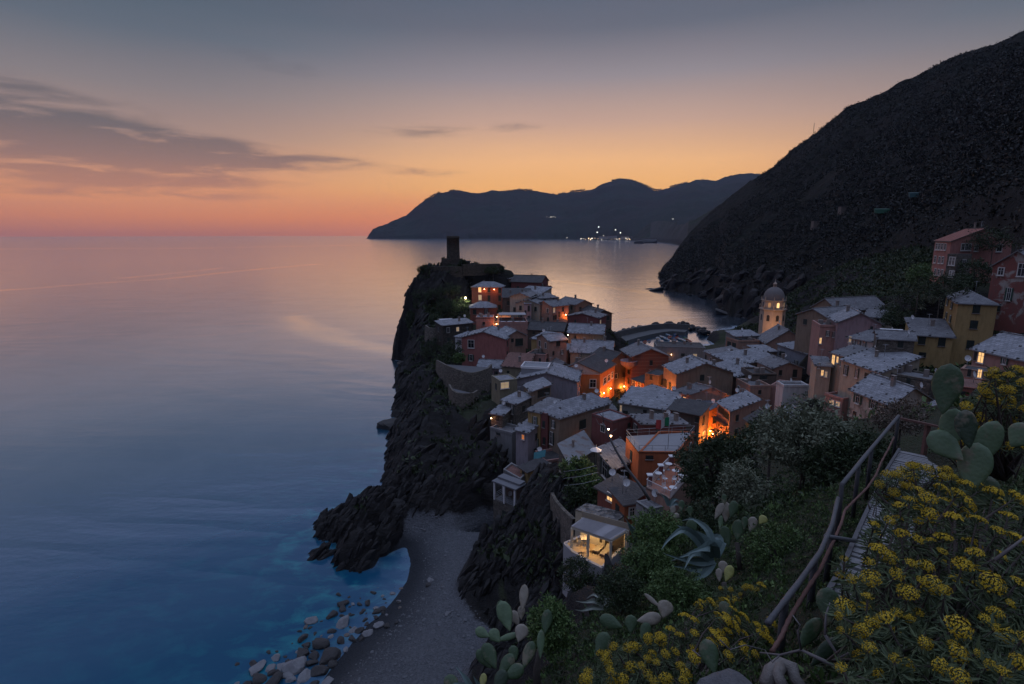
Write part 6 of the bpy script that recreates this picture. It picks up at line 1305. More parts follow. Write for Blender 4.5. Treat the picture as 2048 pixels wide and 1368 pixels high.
omni('ceiling_lamp', 'warm lamp by the right posts of the white pergola', pB.lerp(pD, .45) + UP * 2.3, 70, (1.0, .62, .26), size=.045)
omni('floor_lamp', 'small bright lamp at the left foot of the pergola', fl(150, 1000) + UP * .3, 30, (1.0, .7, .35), size=.06)
def chair(label, p, a_, mat, group=None, s=1.0):
    o = thing('chair', label, 'chair', p, group); o.rotation_euler = (0, 0, a_); o.scale = (s, s, s)
    for x, y in ((-.2, -.2), (.2, -.2), (-.2, .2), (.2, .2)):
        mb = MB(); mb.bar((x, y, 0), (x * .9, y * .9, .44), .035); mb.build('leg', mat, o)
    mb = MB(); mb.box(-.23, .23, -.23, .23, .43, .47); mb.build('seat', mat, o)
    mb = MB(); mb.bar((-.21, .22, .45), (-.21, .28, .9), .035); mb.bar((.21, .22, .45), (.21, .28, .9), .035)
    for z_ in (.6, .72, .86): mb.bar((-.21, .26, z_), (.21, .26, z_), .03, .06)
    mb.build('backrest', mat, o); return o
def table(label, p, r, mat, square=False, group=None, h=.74):
    o = thing('table', label, 'table', p, group); mb = MB()
    if square: mb.box(-r, r, -r, r, h - .04, h)
    else: mb.lathe((0, 0, h - .04), [(r, 0), (r, .04)], 24)
    mb.build('tabletop', mat, o); mb = MB(); mb.lathe((0, 0, 0), [(.24, 0), (.22, .03), (.03, .06), (.03, h - .03)], 12); mb.build('leg', METAL, o); return o
table('small bar table under the lit pergola', fl(275, 1010), .42, CW, True, h=.95)
chair('chair left of the bar table under the pergola', fl(232, 1005), R(80), plain('beige_chair', (.5, .42, .28)))
chair('dark chair behind the bar table under the pergola', fl(305, 985), R(10), plain('dark_chair', (.06, .05, .04)))
for x, y, lab in ((398, 1045, 'cushioned lounger nearer the middle post of the pergola'), (452, 1072, 'cushioned lounger beside the right front post of the pergola')):
    o = thing('sun_lounger', lab, 'lounger', fl(x, y)); d = (fl(430, 1010) - fl(370, 1070)).normalized(); o.rotation_euler = (0, 0, math.atan2(d.y, d.x))
    mb = MB(); mb.box(-.95, .4, -.3, .3, .28, .38); mb.bar((.38, 0, .33), (.95, 0, .68), .6, .1); mb.build('cushion', plain('lounger_cushion', (.42, .36, .26)), o)
    mb = MB(); mb.box(-.97, .5, -.32, .32, .22, .28); mb.build('frame', plain('lounger_frame', (.14, .09, .06)), o)
    for x_ in (-.85, .4):
        for y_ in (-.27, .27): mb = MB(); mb.box(x_ - .03, x_ + .03, y_ - .03, y_ + .03, 0, .22); mb.build('leg', plain('lounger_frame', (.14, .09, .06)), o)
# cafe terrace
RT = [q for q in HS if q['l'].startswith('orange terrace house')][0]; tz_ = RT['b'].z + .03
for i, (x, y) in enumerate(((872, 425), (955, 350), (1010, 405), (1060, 440), (990, 540))):
    p = atz(*Z6(x, y), tz_ + .74); p.z = tz_; table('round white cafe table ' + ['by the left railing', 'at the back corner', 'behind the dark bench', 'next to the trees', 'by the front railing'][i] + ' of the orange terrace', p, .40, WHITEP, False, 'cafe tables on the orange terrace')
for i, (x, y, a_) in enumerate(((925, 470, 2.2), (925, 545, .3), (1000, 475, 3.0), (1030, 500, -1.0), (905, 405, 1.2))):
    p = atz(*Z6(x, y), tz_ + .45); p.z = tz_; chair('white chair ' + ['drawn up to the left cafe table', 'close to the front railing', 'in the middle of the terrace', 'beside the trees', 'half behind the left cafe table'][i], p, a_, WHITEP, 'white chairs on the orange terrace')
for i, (x, y) in enumerate(((800, 500), (888, 420), (975, 345))):
    p = atz(*Z6(x, y), tz_ + .3); p.z = tz_ - .02; o = rooted('gate_post', 'stout terrace post with a white cap, ' + ['nearest the front corner', 'midway along the left side', 'at the back of the terrace'][i], 'post', p); mb = MB(); mb.box(p.x - .22, p.x + .22, p.y - .22, p.y + .22, tz_ - .02, tz_ + 1.1); mb.build('pillar', wall_mat('maroon'), o)
    mb = MB(); mb.box(p.x - .3, p.x + .3, p.y - .3, p.y + .3, tz_ + 1.1, tz_ + 1.22); mb.build('cap', WHITEP, o)
# flag on the deck roof
FR = [q for q in HS if q['l'].startswith('orange house with a broad')][0]
p = atz(*Z6(948, 235), FR['b'].z); fg = rooted('flag', 'green white and red striped flag flying above the grey deck roof', 'flag', p)
mb = MB(); mb.tube([p, p + UP * 4.4], .04, 8); mb.build('pole', METAL, fg)
V, F, mi = [], [], []
for i in range(13):
    for j in range(6): f = i / 12; V.append(p + Vector((-f * 1.75, .22 * math.sin(f * 7) - f * .3, 4.3 - j / 5 * 1.15 - f * .28 + .04 * math.sin(f * 9 + j))))
mb = MB()
for i in range(12):
    for j in range(5): mb.raw([V[i * 6 + j], V[i * 6 + j + 1], V[i * 6 + j + 7], V[i * 6 + j + 6]], [(0, 1, 2, 3)], min(2, i // 4), True)
mb.build('cloth', [plain('flag_green', (.02, .22, .10), .8), plain('flag_white', (.55, .53, .5), .8), plain('flag_red', (.42, .05, .05), .8)], fg)
# small awnings and washing lines
mb = MB(); a0, a1, a2, a3 = at(1068, 905, 92), at(1092, 899, 92), at(1090, 913, 91), at(1067, 920, 91); mb.poly([a0, a1, a2, a3]); mb.poly([v + Vector((0, .1, -.05)) for v in (a3, a2, a1, a0)])
tag(mb.build('awning', plain('teal_cloth', (.03, .14, .16), .8)), 'teal awning cloth at the foot of the tall yellow house', 'awning')
mb = MB(); c = at(1192, 900, 69); mb.lathe(c, [(.8, 0), (.5, .2), (.05, .4)], 8, 0, False); o = rooted('garden_parasol', 'white parasol against the left end of the flat slab roof', 'parasol', c); mb.build('canopy', WHITEP, o); mb = MB(); mb.tube([c - UP * 2.2, c + UP * .7], .04); mb.build('pole', METAL, o)
for i, ((x0, y0), (x1, y1)) in enumerate((((110, 415), (375, 365)), ((110, 470), (390, 420)), ((115, 528), (400, 478)))):
    mb = MB(); a_, b_ = at(*Z6(x0, y0), 66), at(*Z6(x1, y1), 65); mb.tube([a_, a_.lerp(b_, .5) - UP * .15, b_], .03, 5); tag(mb.build('wire', METAL), ['top', 'middle', 'lowest'][i] + ' of the three pale wires over the garden by the slab roof', 'wire')
# stair and handrails down the cliff
flights = [[(916, 812, 126), (925, 838, 121)], [(925, 838, 121), (921, 862, 117)], [(921, 862, 117), (950, 878, 112)], [(950, 878, 112), (985, 893, 106)]]
cs = rooted('cliff_stair', 'stone stair with pale handrails zigzagging down the cliff under the bastions', 'stair', at(930, 850, 118))
mb = MB(); mr = MB()
for f0, f1 in flights:
    a_, b_ = at(*f0), at(*f1)
    for i in range(9): c = a_.lerp(b_, i / 8); mb.obox(c, (1.1, 0, 0), (0, .5, 0), (0, 0, .14))
    for o_ in (Vector((-1.1, -.4, 0)), Vector((1.1, -.4, 0))):
        mr.bar(a_ + o_ + UP, b_ + o_ + UP, .07)
        for i in range(4): c = a_.lerp(b_, i / 3) + o_; mr.bar(c, c + UP, .06)
mb.build('steps', STONE, cs); mr.build('railing', METAL, cs)

# ------------------------------------------------------------------ the stepped path with its pole railing
WOODG = plain('weathered_wood', (.25, .245, .245), .85, .4, 6, 0, .5); POLE = plain('grey_pole', (.105, .105, .11), .65, .35, 5, 0, .3); RUST = plain('rust_red', (.15, .075, .06), .75, .3, 9, 0, .3)
pth = rooted('stepped_path', 'stepped plank path descending towards the town beside the pole railing', 'path', PATH[2])
def lerp_path(f):
    L = [0]
    for i in range(1, len(PATH)): L.append(L[-1] + (PATH[i] - PATH[i - 1]).length)
    x = f * L[-1]
    for i in range(1, len(PATH)):
        if x <= L[i] + 1e-9: return PATH[i - 1].lerp(PATH[i], (x - L[i - 1]) / (L[i] - L[i - 1])), (PATH[i] - PATH[i - 1]).normalized()
rp = random.Random(4); mb = MB()
for i in range(64):
    p, d = lerp_path((i + .5) / 64); e = Vector((d.y, -d.x, 0)).normalized(); n = e.cross(d).normalized(); w = 1.22 + rp.uniform(-.05, .05)
    mb.obox(p + e * (w / 2) + n * rp.uniform(-.012, .012), e * w / 2, d * .058, n * .025)
mb.build('planks', WOODG, pth)
mb = MB()
for i in range(20):
    p, d = lerp_path(i / 20); p1, _ = lerp_path((i + 1) / 20); mb.bar(p + UP * .05, p1 + UP * .05, .05)
mb.build('kerb_board', POLE, pth)
rl = rooted('pole_railing', 'railing of thick grey poles along the left of the plank path', 'railing', at(1684, 1060, 8.5))
far_ = [at(1797, 832, 12.9), at(1740, 900, 10.6), at(1684, 969, 8.4)]
near_ = [at(1676, 996, 7.4), at(1664, 1050, 6.4), at(1640, 1105, 5.5), at(1598, 1165, 4.7), at(1536, 1246, 4.0)]
for pts, r_ in ((far_, .036), (near_, .027)):
    mb = MB(); q_ = []
    for i in range(len(pts) - 1):
        for f in (0, .33, .66): q_.append(pts[i].lerp(pts[i + 1], f))
    q_.append(pts[-1]); mb.tube(q_, [r_ * (1 + .08 * math.sin(i * 2.1)) for i in range(len(q_))], 10); mb.build('top_rail', POLE, rl)
for top_, bot in ((far_[0], (1789, 908, 12.8)), (far_[0].lerp(far_[1], .95), (1732, 985, 10.4)), (far_[1].lerp(far_[2], .45), (1713, 1040, 9.4)), (far_[2], (1685, 1075, 8.4)), (near_[1], (1668, 1150, 6.3)), (near_[2].lerp(near_[3], .3), (1622, 1210, 5.2)), (near_[3].lerp(near_[4], .5), (1568, 1290, 4.3))):
    b_ = at(*bot); b_.x, b_.y = top_.x + .02, top_.y; b_.z = min(b_.z, top_.z - .7); mb = MB(); mb.tube([top_, b_ - UP * .3], .036, 8); mb.build('post', DARKM, rl)
mb = MB(); mb.tube([at(1650, 1072, 6.0), at(1712, 1082, 6.1)], .026, 8); mb.build('cross_piece', POLE, rl)
rr_ = rooted('rust_railing', 'thin rusty guard rail with a post at the far end of the path', 'railing', at(1857, 905, 12.6))
mb = MB(); a_ = at(1797, 836, 13.1); b_ = at(1876, 853, 12.5); mb.bar(a_, b_, .05); mb.build('top_rail', RUST, rr_); mb = MB(); c = at(1856, 850, 12.7); mb.bar(c, c - UP * 1.25, .09); mb.build('post', RUST, rr_)
hose = [(1788, 874, 12.5), (1778, 896, 11.9), (1762, 925, 11), (1752, 950, 10.2), (1735, 975, 9.4), (1706, 1004, 8.6), (1690, 1020, 8.0), (1683, 1045, 7.4), (1672, 1072, 6.6), (1656, 1105, 5.9), (1640, 1140, 5.3), (1610, 1185, 4.7), (1580, 1235, 4.2), (1562, 1275, 3.9), (1540, 1310, 3.7)]
q_ = [at(*h_) for h_ in hose]; qq = []
for i in range(len(q_) - 1):
    for f in (0, .2, .4, .6, .8): qq.append(q_[i].lerp(q_[i + 1], f))
mb = MB(); mb.tube(qq, [.017 + .005 * (i % 2) for i in range(len(qq))], 7); tag(mb.build('rope', RUST), 'twisted reddish rope strung below the pole railing', 'rope')
# ------------------------------------------------------------------ plants
def leaf_mat(nm, lo, hi, rough=.55, trans=0.0):
    if nm in MATS: return MATS[nm]
    m, t, b = bsdf_mat(nm); g = N(t, 'ShaderNodeNewGeometry'); v = coord(t)
    f = M_(t, 'ADD', M_(t, 'MULTIPLY', g.outputs['Random Per Island'], 0.7), M_(t, 'MULTIPLY', noise(t, 1.5, 3, .5, v), 0.45))
    t.links.new(mixc(t, f, lo, hi), b.inputs['Base Color']); b.inputs['Roughness'].default_value = rough; b.inputs['Specular IOR Level'].default_value = 0.3
    MATS[nm] = m; return m
LEAF = dict(dark=leaf_mat('leaf_dark', (0.014, 0.024, 0.011), (0.051, 0.074, 0.030)), green=leaf_mat('leaf_green', (0.030, 0.063, 0.018), (0.112, 0.173, 0.053)), olive=leaf_mat('leaf_olive', (0.074, 0.090, 0.055), (0.235, 0.255, 0.167)),
    ivy=leaf_mat('leaf_ivy', (0.022, 0.063, 0.017), (0.140, 0.210, 0.063)), spurge=leaf_mat('leaf_spurge', (.030, .050, .024), (.125, .160, .075)), dry=leaf_mat('leaf_dry', (0.060, 0.048, 0.036), (0.168, 0.126, 0.096)))
YEL = leaf_mat('spurge_flower', (.42, .27, .012), (.72, .51, .04), .6); STEM = plain('stem_bark', (.09, .07, .06), .9, .3, 8, 0, .3); BARK = plain('tree_bark', (.075, .062, .052), .95, .3, 6, 0, .4); TWIG = plain('dead_twig', (.17, .155, .15), .9, .25, 6)
def leaves(C, D, L, Wd, bend=0.15, rng=RNG):
    """leaf blades: C base points, D unit directions, L lengths, Wd widths -> verts, quads (two quads per leaf folded at the midrib)"""
    n = len(C); up = rng.normal(size=(n, 3)); S = np.cross(D, up); S /= np.linalg.norm(S, axis=1, keepdims=True) + 1e-9; Nn = np.cross(S, D)
    L = np.broadcast_to(L, n)[:, None]; Wd = np.broadcast_to(Wd, n)[:, None]
    mid = C + D * L * .5 - Nn * L * bend * .3; tip = C + D * L - Nn * L * bend
    V = np.stack([C, mid + S * Wd * .5, tip, mid - S * Wd * .5], 1).reshape(-1, 3); F = np.arange(n * 4).reshape(-1, 4); return V, F
def unit(a): return a / (np.linalg.norm(a, axis=1, keepdims=True) + 1e-9)
def clumps(center, rad, nc, per, lsize, rng, flatb=True):
    """clumpy crown: leaf clusters spread through an ellipsoid"""
    c = unit(rng.normal(size=(nc, 3))) * (rng.uniform(.25, 1, size=(nc, 1)) ** .6); 
    if flatb: c[:, 2] = np.where(c[:, 2] < -.5, -.5 + (c[:, 2] + .5) * .4, c[:, 2])
    c *= np.asarray(rad); cr = np.mean(rad) * rng.uniform(.16, .34, size=nc)
    P = np.repeat(c, per, 0) + unit(rng.normal(size=(nc * per, 3))) * (rng.uniform(0, 1, size=(nc * per, 1)) ** .5) * np.repeat(cr, per)[:, None]
    D = unit(P * .4 / np.asarray(rad) + rng.normal(size=P.shape) * .8); return P + np.asarray(center), D, c + np.asarray(center)
def foliage(name, parts, mat, parent=None):
    V = np.concatenate([p[0] for p in parts]); off = 0; Fs = []
    for p in parts: Fs.append(p[1] + off); off += len(p[0])
    if parent is not None and 'o_' in parent: V = V - np.asarray(parent['o_'])
    return link(name, npmesh(name, V, np.concatenate(Fs), mat, False), parent)
def tree(label, px, py, Y, rad, base, nc, per, ls, mat, cat='tree', name='tree', group=None, trunkr=.12, seed=1):
    """crown centred on a pixel; base = ground height under it (None: read the ground)"""
    rng = np.random.default_rng(seed); c = at(px, py, Y); gb = gz(c.x, c.y) if base is None else base; gb = min(gb, c.z - rad[2] * .6)
    o = rooted(name, label, cat, (c.x, c.y, gb), group); P, D, cl = clumps(c, rad, nc, per, ls, rng)
    Lf = rng.uniform(.6, 1.3, len(P)) * ls; foliage('crown', [leaves(P, D, Lf, Lf * rng.uniform(.3, .5, len(P)), .2, rng)], LEAF[mat], o)
    mb = MB(); b_ = Vector((c.x, c.y, gb - .4)); j = Vector((c.x + rad[0] * .05, c.y, c.z - rad[2] * .55)); mb.tube([b_, b_.lerp(j, .5) + Vector((rad[0] * .06, 0, 0)), j], [trunkr, trunkr * .8, trunkr * .65], 8)
    for k in rng.choice(len(cl), min(len(cl), 22), replace=False):
        e = Vector(cl[k]); m_ = j.lerp(e, .5) + Vector(rng.normal(size=3) * .1 * rad[0]); mb.tube([j, m_, e], [trunkr * .5, trunkr * .28, trunkr * .08], 5)
    mb.build('trunk', BARK, o); return o
def shrub(label, px, py, Y, rad, nc, per, ls, mat, seed=1, group=None, name='shrub'):
    return tree(label, px, py, Y, rad, None, nc, per, ls, mat, 'shrub', name, group, max(.03, rad[0] * .05), seed)
# trees below the path
tree('big olive green tree right of centre in front of the white houses', 1606, 880, 21, (1.9, 1.6, 1.65), None, 190, 62, .17, 'olive', seed=3, trunkr=.11)
tree('dark broad tree spreading beside the orange cafe terrace', 1432, 938, 25, (2.1, 1.8, 1.75), None, 200, 60, .17, 'dark', seed=4, trunkr=.13)
tree('small silvery olive tree before the dark broad tree', 1484, 968, 18, (.85, .8, .8), None, 90, 50, .11, 'olive', seed=5, trunkr=.05)
tree('dark bushy tree between the olive tree and the railing', 1672, 930, 19, (1.2, 1.0, 1.0), None, 110, 50, .14, 'dark', seed=6, trunkr=.07)
tree('low dark tree behind the far railing', 1722, 895, 20, (1.3, 1.0, .8), None, 100, 50, .14, 'dark', seed=7, trunkr=.07)
tree('brownish bare looking tree behind the rusty rail', 1800, 835, 22, (1.5, 1.0, .7), None, 90, 30, .12, 'dry', seed=8, trunkr=.06)
tree('dark tree filling the gap under the cafe terrace', 1540, 872, 30, (1.6, 1.4, 1.1), None, 110, 50, .18, 'dark', seed=9, trunkr=.1)
shrub('bushy green shrub right of the pergola', 1312, 1070, 13, (.72, .6, .62), 150, 60, .075, 'ivy', 10)
shrub('dark green shrub under the bushy one by the corrugated shed', 1292, 1130, 11, (.62, .5, .5), 120, 55, .07, 'green', 11)
shrub('ivy clad shrub behind the cluster of cactus pads', 1100, 1258, 7.2, (.33, .35, .46), 140, 60, .05, 'ivy', 12)
shrub('low dark shrub left of the agave', 1240, 1180, 10, (.5, .5, .38), 110, 50, .06, 'dark', 13)
shrub('green shrub on the slope below the agave', 1355, 1185, 8.2, (.55, .5, .30), 120, 50, .055, 'green', 14)
shrub('feathery green shrub left of the railing', 1560, 1100, 9.5, (.7, .6, .38), 120, 55, .06, 'green', 15)
shrub('dark shrub at the foot of the cliff below the pergola', 1152, 1150, 47, (1.6, 1.4, 1.7), 90, 50, .22, 'dark', 16)
shrub('dark scrub behind the agave and cactus clump', 1418, 1040, 15, (.9, .8, .5), 120, 50, .09, 'dark', 17)
for i, (px, py, Y, rad, mt, lab) in enumerate(((1155, 935, 71, (2.2, 2, 1.3), 'green', 'green garden bush below the ribbed lean to roof'), (1162, 985, 66, (2.2, 2, 1.2), 'dark', 'dark garden bush under the pale wires'), (1180, 965, 67, (1.6, 1.5, 1.1), 'green', 'small green bush beside the flat slab house'),
        (905, 700, 150, (3.4, 3, 2.2), 'dark', 'dark garden bush left of the rose red house'), (890, 722, 146, (2.6, 2.4, 1.6), 'dark', 'dark bush on the rim of the round bastion'), (917, 716, 146, (2, 1.8, 1.4), 'green', 'green bush against the rose red house wall'),
        (1000, 537, 219, (2.0, 2, 1.8), 'dark', 'dark tree at the right end of the castle wall'), (985, 541, 214, (3.2, 2, 1.4), 'dark', 'dark bush before the castle wall'), (848, 538, 213, (3.0, 2.5, 1.6), 'dark', 'dark bush on the left shoulder of the castle rock'), (925, 527, 216, (1.6, 1.4, 1.4), 'dark', 'small dark bush at the foot of the castle tower'),
        (920, 610, 197, (3.6, 3, 2.8), 'green', 'garden tree lit by the white lamp under the castle'), (893, 612, 196, (3.4, 3, 2.6), 'dark', 'dark tree left of the lit garden tree'), (900, 580, 204, (4.5, 3, 2.6), 'dark', 'dark tree on the bank below the castle wall'), (870, 590, 203, (4.2, 3, 3), 'dark', 'dark tree hanging over the seaward cliff'),
        (840, 600, 206, (3.4, 3, 4.2), 'dark', 'dark scrub clump on the upper seaward cliff'), (822, 640, 207, (2.6, 2.6, 4), 'dark', 'dark scrub clump halfway down the seaward cliff'), (868, 640, 190, (3, 2.6, 2.4), 'dark', 'dark scrub clump by the ruined wall'), (865, 700, 168, (3.6, 3, 4), 'dark', 'dark scrub clump beside the big bastion'),
        (1805, 615, 122, (5, 4, 3.2), 'dark', 'dark tree above the pale low house'), (1840, 590, 120, (5, 4, 3.6), 'dark', 'tall dark tree left of the tall yellow house'), (1872, 608, 118, (4.5, 4, 3.2), 'olive', 'grey green tree behind the lower yellow wing'), (1800, 640, 116, (4, 3, 2.0), 'dark', 'dark bush behind the stone house'), (1880, 575, 106, (5, 3, 2.4), 'dark', 'dark tree below the large pink house'),
        (1950, 545, 114, (3.6, 3, 2.8), 'dark', 'dark tree between the pink and the red house'), (1840, 550, 116, (2.6, 2.4, 2.4), 'green', 'green bush at the left foot of the pink house'), (1985, 480, 122, (6, 4, 2.6), 'dark', 'dark tree behind the gable of the pink house'), (1925, 568, 112, (3, 2.6, 1.6), 'dark', 'dark bush just above the tall yellow roof'))):
    (tree if 'tree' in lab else shrub)(*((lab, px, py, Y, rad, None, 60, 42, .42, mt) if 'tree' in lab else (lab, px, py, Y, rad, 60, 42, .42, mt)), seed=40 + i)

# ------------------------------------------------------------------ prickly pears
def pad_mat(nm, lo, hi):
    m, t, b = bsdf_mat(nm); v = coord(t); n1 = noise(t, 9, 4, .6, v)
    vo = N(t, 'ShaderNodeTexVoronoi'); t.links.new(v, vo.inputs['Vector']); vo.inputs['Scale'].default_value = 38
    c = mixc(t, n1, tuple(q_ * .7 for q_ in lo), tuple(q_ * 1.25 for q_ in hi)); c = mixc(t, ramp(t, vo.outputs['Distance'], [(0.0, (1, 1, 1)), (.16, (0, 0, 0))]), c, (.16, .15, .10)); c = mixc(t, ramp(t, noise(t, 4, 5, .7, v), [(.55, (0, 0, 0)), (.66, (.85, .85, .85))]), c, (.20, .165, .11))
    t.links.new(c, b.inputs['Base Color']); b.inputs['Roughness'].default_value = .5; bump(t, b, M_(t, 'ADD', n1, M_(t, 'MULTIPLY', vo.outputs['Distance'], -.6)), .3, .012); return m
PADM = dict(g=pad_mat('pad_green', (.065, .115, .055), (.13, .19, .10)), d=pad_mat('pad_dark', (.030, .062, .024), (.060, .10, .045)), y=pad_mat('pad_yellow', (.24, .25, .07), (.40, .38, .12)), p=pad_mat('pad_pale', (.20, .18, .14), (.32, .28, .22)), k=pad_mat('pad_deep', (.014, .03, .014), (.03, .055, .025)))
def pad(parent, px, py, Lp, Wp, ang, Y, kind='g', yaw=0.0):
    """one flat pad: centre pixel, long and wide size in pixels, tilt from upright, distance"""
    c = at(px, py, Y); k = (c - O).dot(FWD) / FPX; L, Wd = Lp * k * 1.0, Wp * k * .92; a_ = R(ang)
    fw = (c - O).normalized(); rt = fw.cross(UP).normalized(); u2 = rt.cross(fw)
    ax = (u2 * math.cos(a_) + rt * math.sin(a_)); sd_ = (rt * math.cos(a_) - u2 * math.sin(a_)); nn = ax.cross(sd_)
    sd2 = sd_ * math.cos(yaw) + nn * math.sin(yaw); nn2 = ax.cross(sd2); V = []; F = []; nu, nv = 14, 18; T = min(L, Wd) * .11 + .006
    for i in range(nu + 1):
        f = i / nu; y_ = (f - .5) * L; w = Wd * .5 * math.sqrt(max(0, math.sin(math.pi * f ** 1.4))) * (0.72 + .28 * min(1, f * 2)) if 0 < f < 1 else 0.0
        for j in range(nv):
            t_ = 2 * math.pi * j / nv; x_ = math.cos(t_) * w; z_ = math.sin(t_) * T * (abs(w) / (Wd * .5) + .02) ** .6; V.append(c + ax * y_ + sd2 * x_ + nn2 * (z_ + .05 * L * math.sin(f * 3)))
    for i in range(nu):
        for j in range(nv): F.append((i * nv + j, i * nv + (j + 1) % nv, (i + 1) * nv + (j + 1) % nv, (i + 1) * nv + j))
    mb = MB(); mb.raw(V, F, 0, True); return mb.build('pad', PADM[kind], parent)
def cactus(label, base, pads, trunk=None):
    b_ = at(*base); o = rooted('prickly_pear', label, 'cactus', b_)
    for p in pads: pad(o, *p)
    if trunk: mb = MB(); mb.tube([at(*q) for q in trunk], [.05, .045, .04][:len(trunk)] if len(trunk) <= 3 else .05, 8); mb.build('trunk', BARK, o)
    return o
cactus('large prickly pear towering at the right with one dark pad on top', (1955, 1000, 3.7),
    [(1893, 778, 104, 56, 0, 3.7, 'd'), (1905, 858, 84, 50, 0, 3.72, 'g'), (1893, 892, 74, 56, -52, 3.68, 'g', .3), (1935, 858, 78, 46, -12, 3.55, 'k', .5), (1974, 890, 104, 50, 10, 3.65, 'g', .3), (1948, 936, 104, 62, 0, 3.6, 'g'), (2042, 872, 56, 52, 25, 4.4, 'g'), (1968, 985, 70, 50, 10, 3.7, 'd')])
cactus('spreading prickly pear at the bottom left of the foreground', (1060, 1375, 6.4),
    [(1011, 1232, 58, 34, -18, 6.6, 'g'), (1047, 1195, 50, 20, 6, 6.7, 'p'), (1043, 1225, 26, 18, 2, 6.7, 'p', .4), (965, 1266, 32, 22, -62, 6.4, 'g'), (990, 1272, 30, 26, -40, 6.4, 'g'), (1013, 1275, 50, 14, 75, 6.4, 'g'), (1042, 1266, 34, 30, 20, 6.3, 'p'), (1093, 1243, 46, 24, 8, 6.2, 'd'), (1082, 1288, 52, 18, 2, 6.0, 'g', .3), (1003, 1222, 40, 22, -6, 6.9, 'd'),
     (980, 1312, 52, 32, -28, 6.0, 'd'), (968, 1318, 44, 24, -40, 6.1, 'd'), (1028, 1306, 28, 22, -20, 6.1, 'd'), (1056, 1310, 54, 26, 22, 5.8, 'd'), (1012, 1330, 48, 28, 38, 5.7, 'd'), (1028, 1345, 44, 30, 62, 5.6, 'd'), (966, 1362, 28, 16, 10, 5.6, 'y'), (905, 1368, 40, 30, -50, 5.6, 'd'), (1030, 1236, 30, 22, -30, 6.8, 'p'), (1000, 1362, 44, 30, 30, 5.5, 'k')],
    [(1075, 1390, 5.9), (1073, 1340, 6.0), (1080, 1300, 6.05)])
cactus('prickly pear with grey pads in the middle of the foreground', (1290, 1300, 6.0),
    [(1222, 1245, 48, 30, -75, 6.3, 'd'), (1262, 1248, 34, 28, 0, 6.2, 'd'), (1298, 1238, 50, 26, 72, 6.1, 'p'), (1330, 1218, 34, 34, 10, 6.0, 'p'), (1306, 1202, 42, 10, -58, 6.2, 'p'), (1204, 1288, 48, 34, 25, 5.6, 'd'), (1290, 1262, 34, 24, 20, 6.0, 'd')])
cactus('prickly pear with a bright yellow end pad behind the agave', (1470, 1120, 10),
    [(1438, 1022, 36, 16, 22, 10.2, 'p'), (1466, 1018, 34, 20, 10, 10.1, 'd'), (1452, 1024, 40, 20, -2, 10.3, 'p'), (1441, 1045, 28, 10, 2, 10.0, 'g'), (1489, 1046, 26, 14, 0, 10, 'd'), (1504, 1048, 30, 20, 12, 10, 'p'), (1525, 1040, 20, 18, 30, 9.9, 'y'), (1476, 1060, 42, 26, 0, 10, 'd'), (1452, 1072, 40, 24, -20, 10.1, 'd'), (1385, 1050, 24, 26, -40, 10.6, 'd'), (1448, 1000, 24, 12, 0, 10.4, 'd')], [(1480, 1140, 9.8), (1474, 1085, 10)])
cactus('small prickly pear with two pale pads on a brown stem', (1450, 1190, 8.5), [(1457, 1147, 34, 20, 14, 8.6, 'y'), (1438, 1150, 26, 14, -8, 8.6, 'p'), (1446, 1134, 24, 20, 0, 8.8, 'p')], [(1452, 1200, 8.4), (1448, 1165, 8.5)])
cactus('prickly pear pads leaning over the rock at the bottom edge', (1412, 1350, 3.4), [(1420, 1313, 64, 40, -22, 3.5, 'd'), (1452, 1222, 38, 26, -30, 5.2, 'd')])
cactus('dark prickly pear with upright pads beside the bare twigs', (1640, 1330, 3.2), [(1657, 1212, 70, 48, -8, 3.9, 'd'), (1620, 1268, 76, 34, 24, 3.5, 'd', .4), (1652, 1305, 84, 34, 34, 3.2, 'k', .3), (1690, 1300, 60, 30, 10, 3.3, 'k')])
cactus('few prickly pear pads behind the shrub right of the pergola', (1358, 1030, 14), [(1345, 1022, 22, 12, 8, 14, 'p'), (1363, 1012, 24, 14, 0, 14.2, 'd'), (1380, 1022, 20, 12, -6, 14, 'd'), (1352, 1032, 14, 12, 50, 13.8, 'p')])

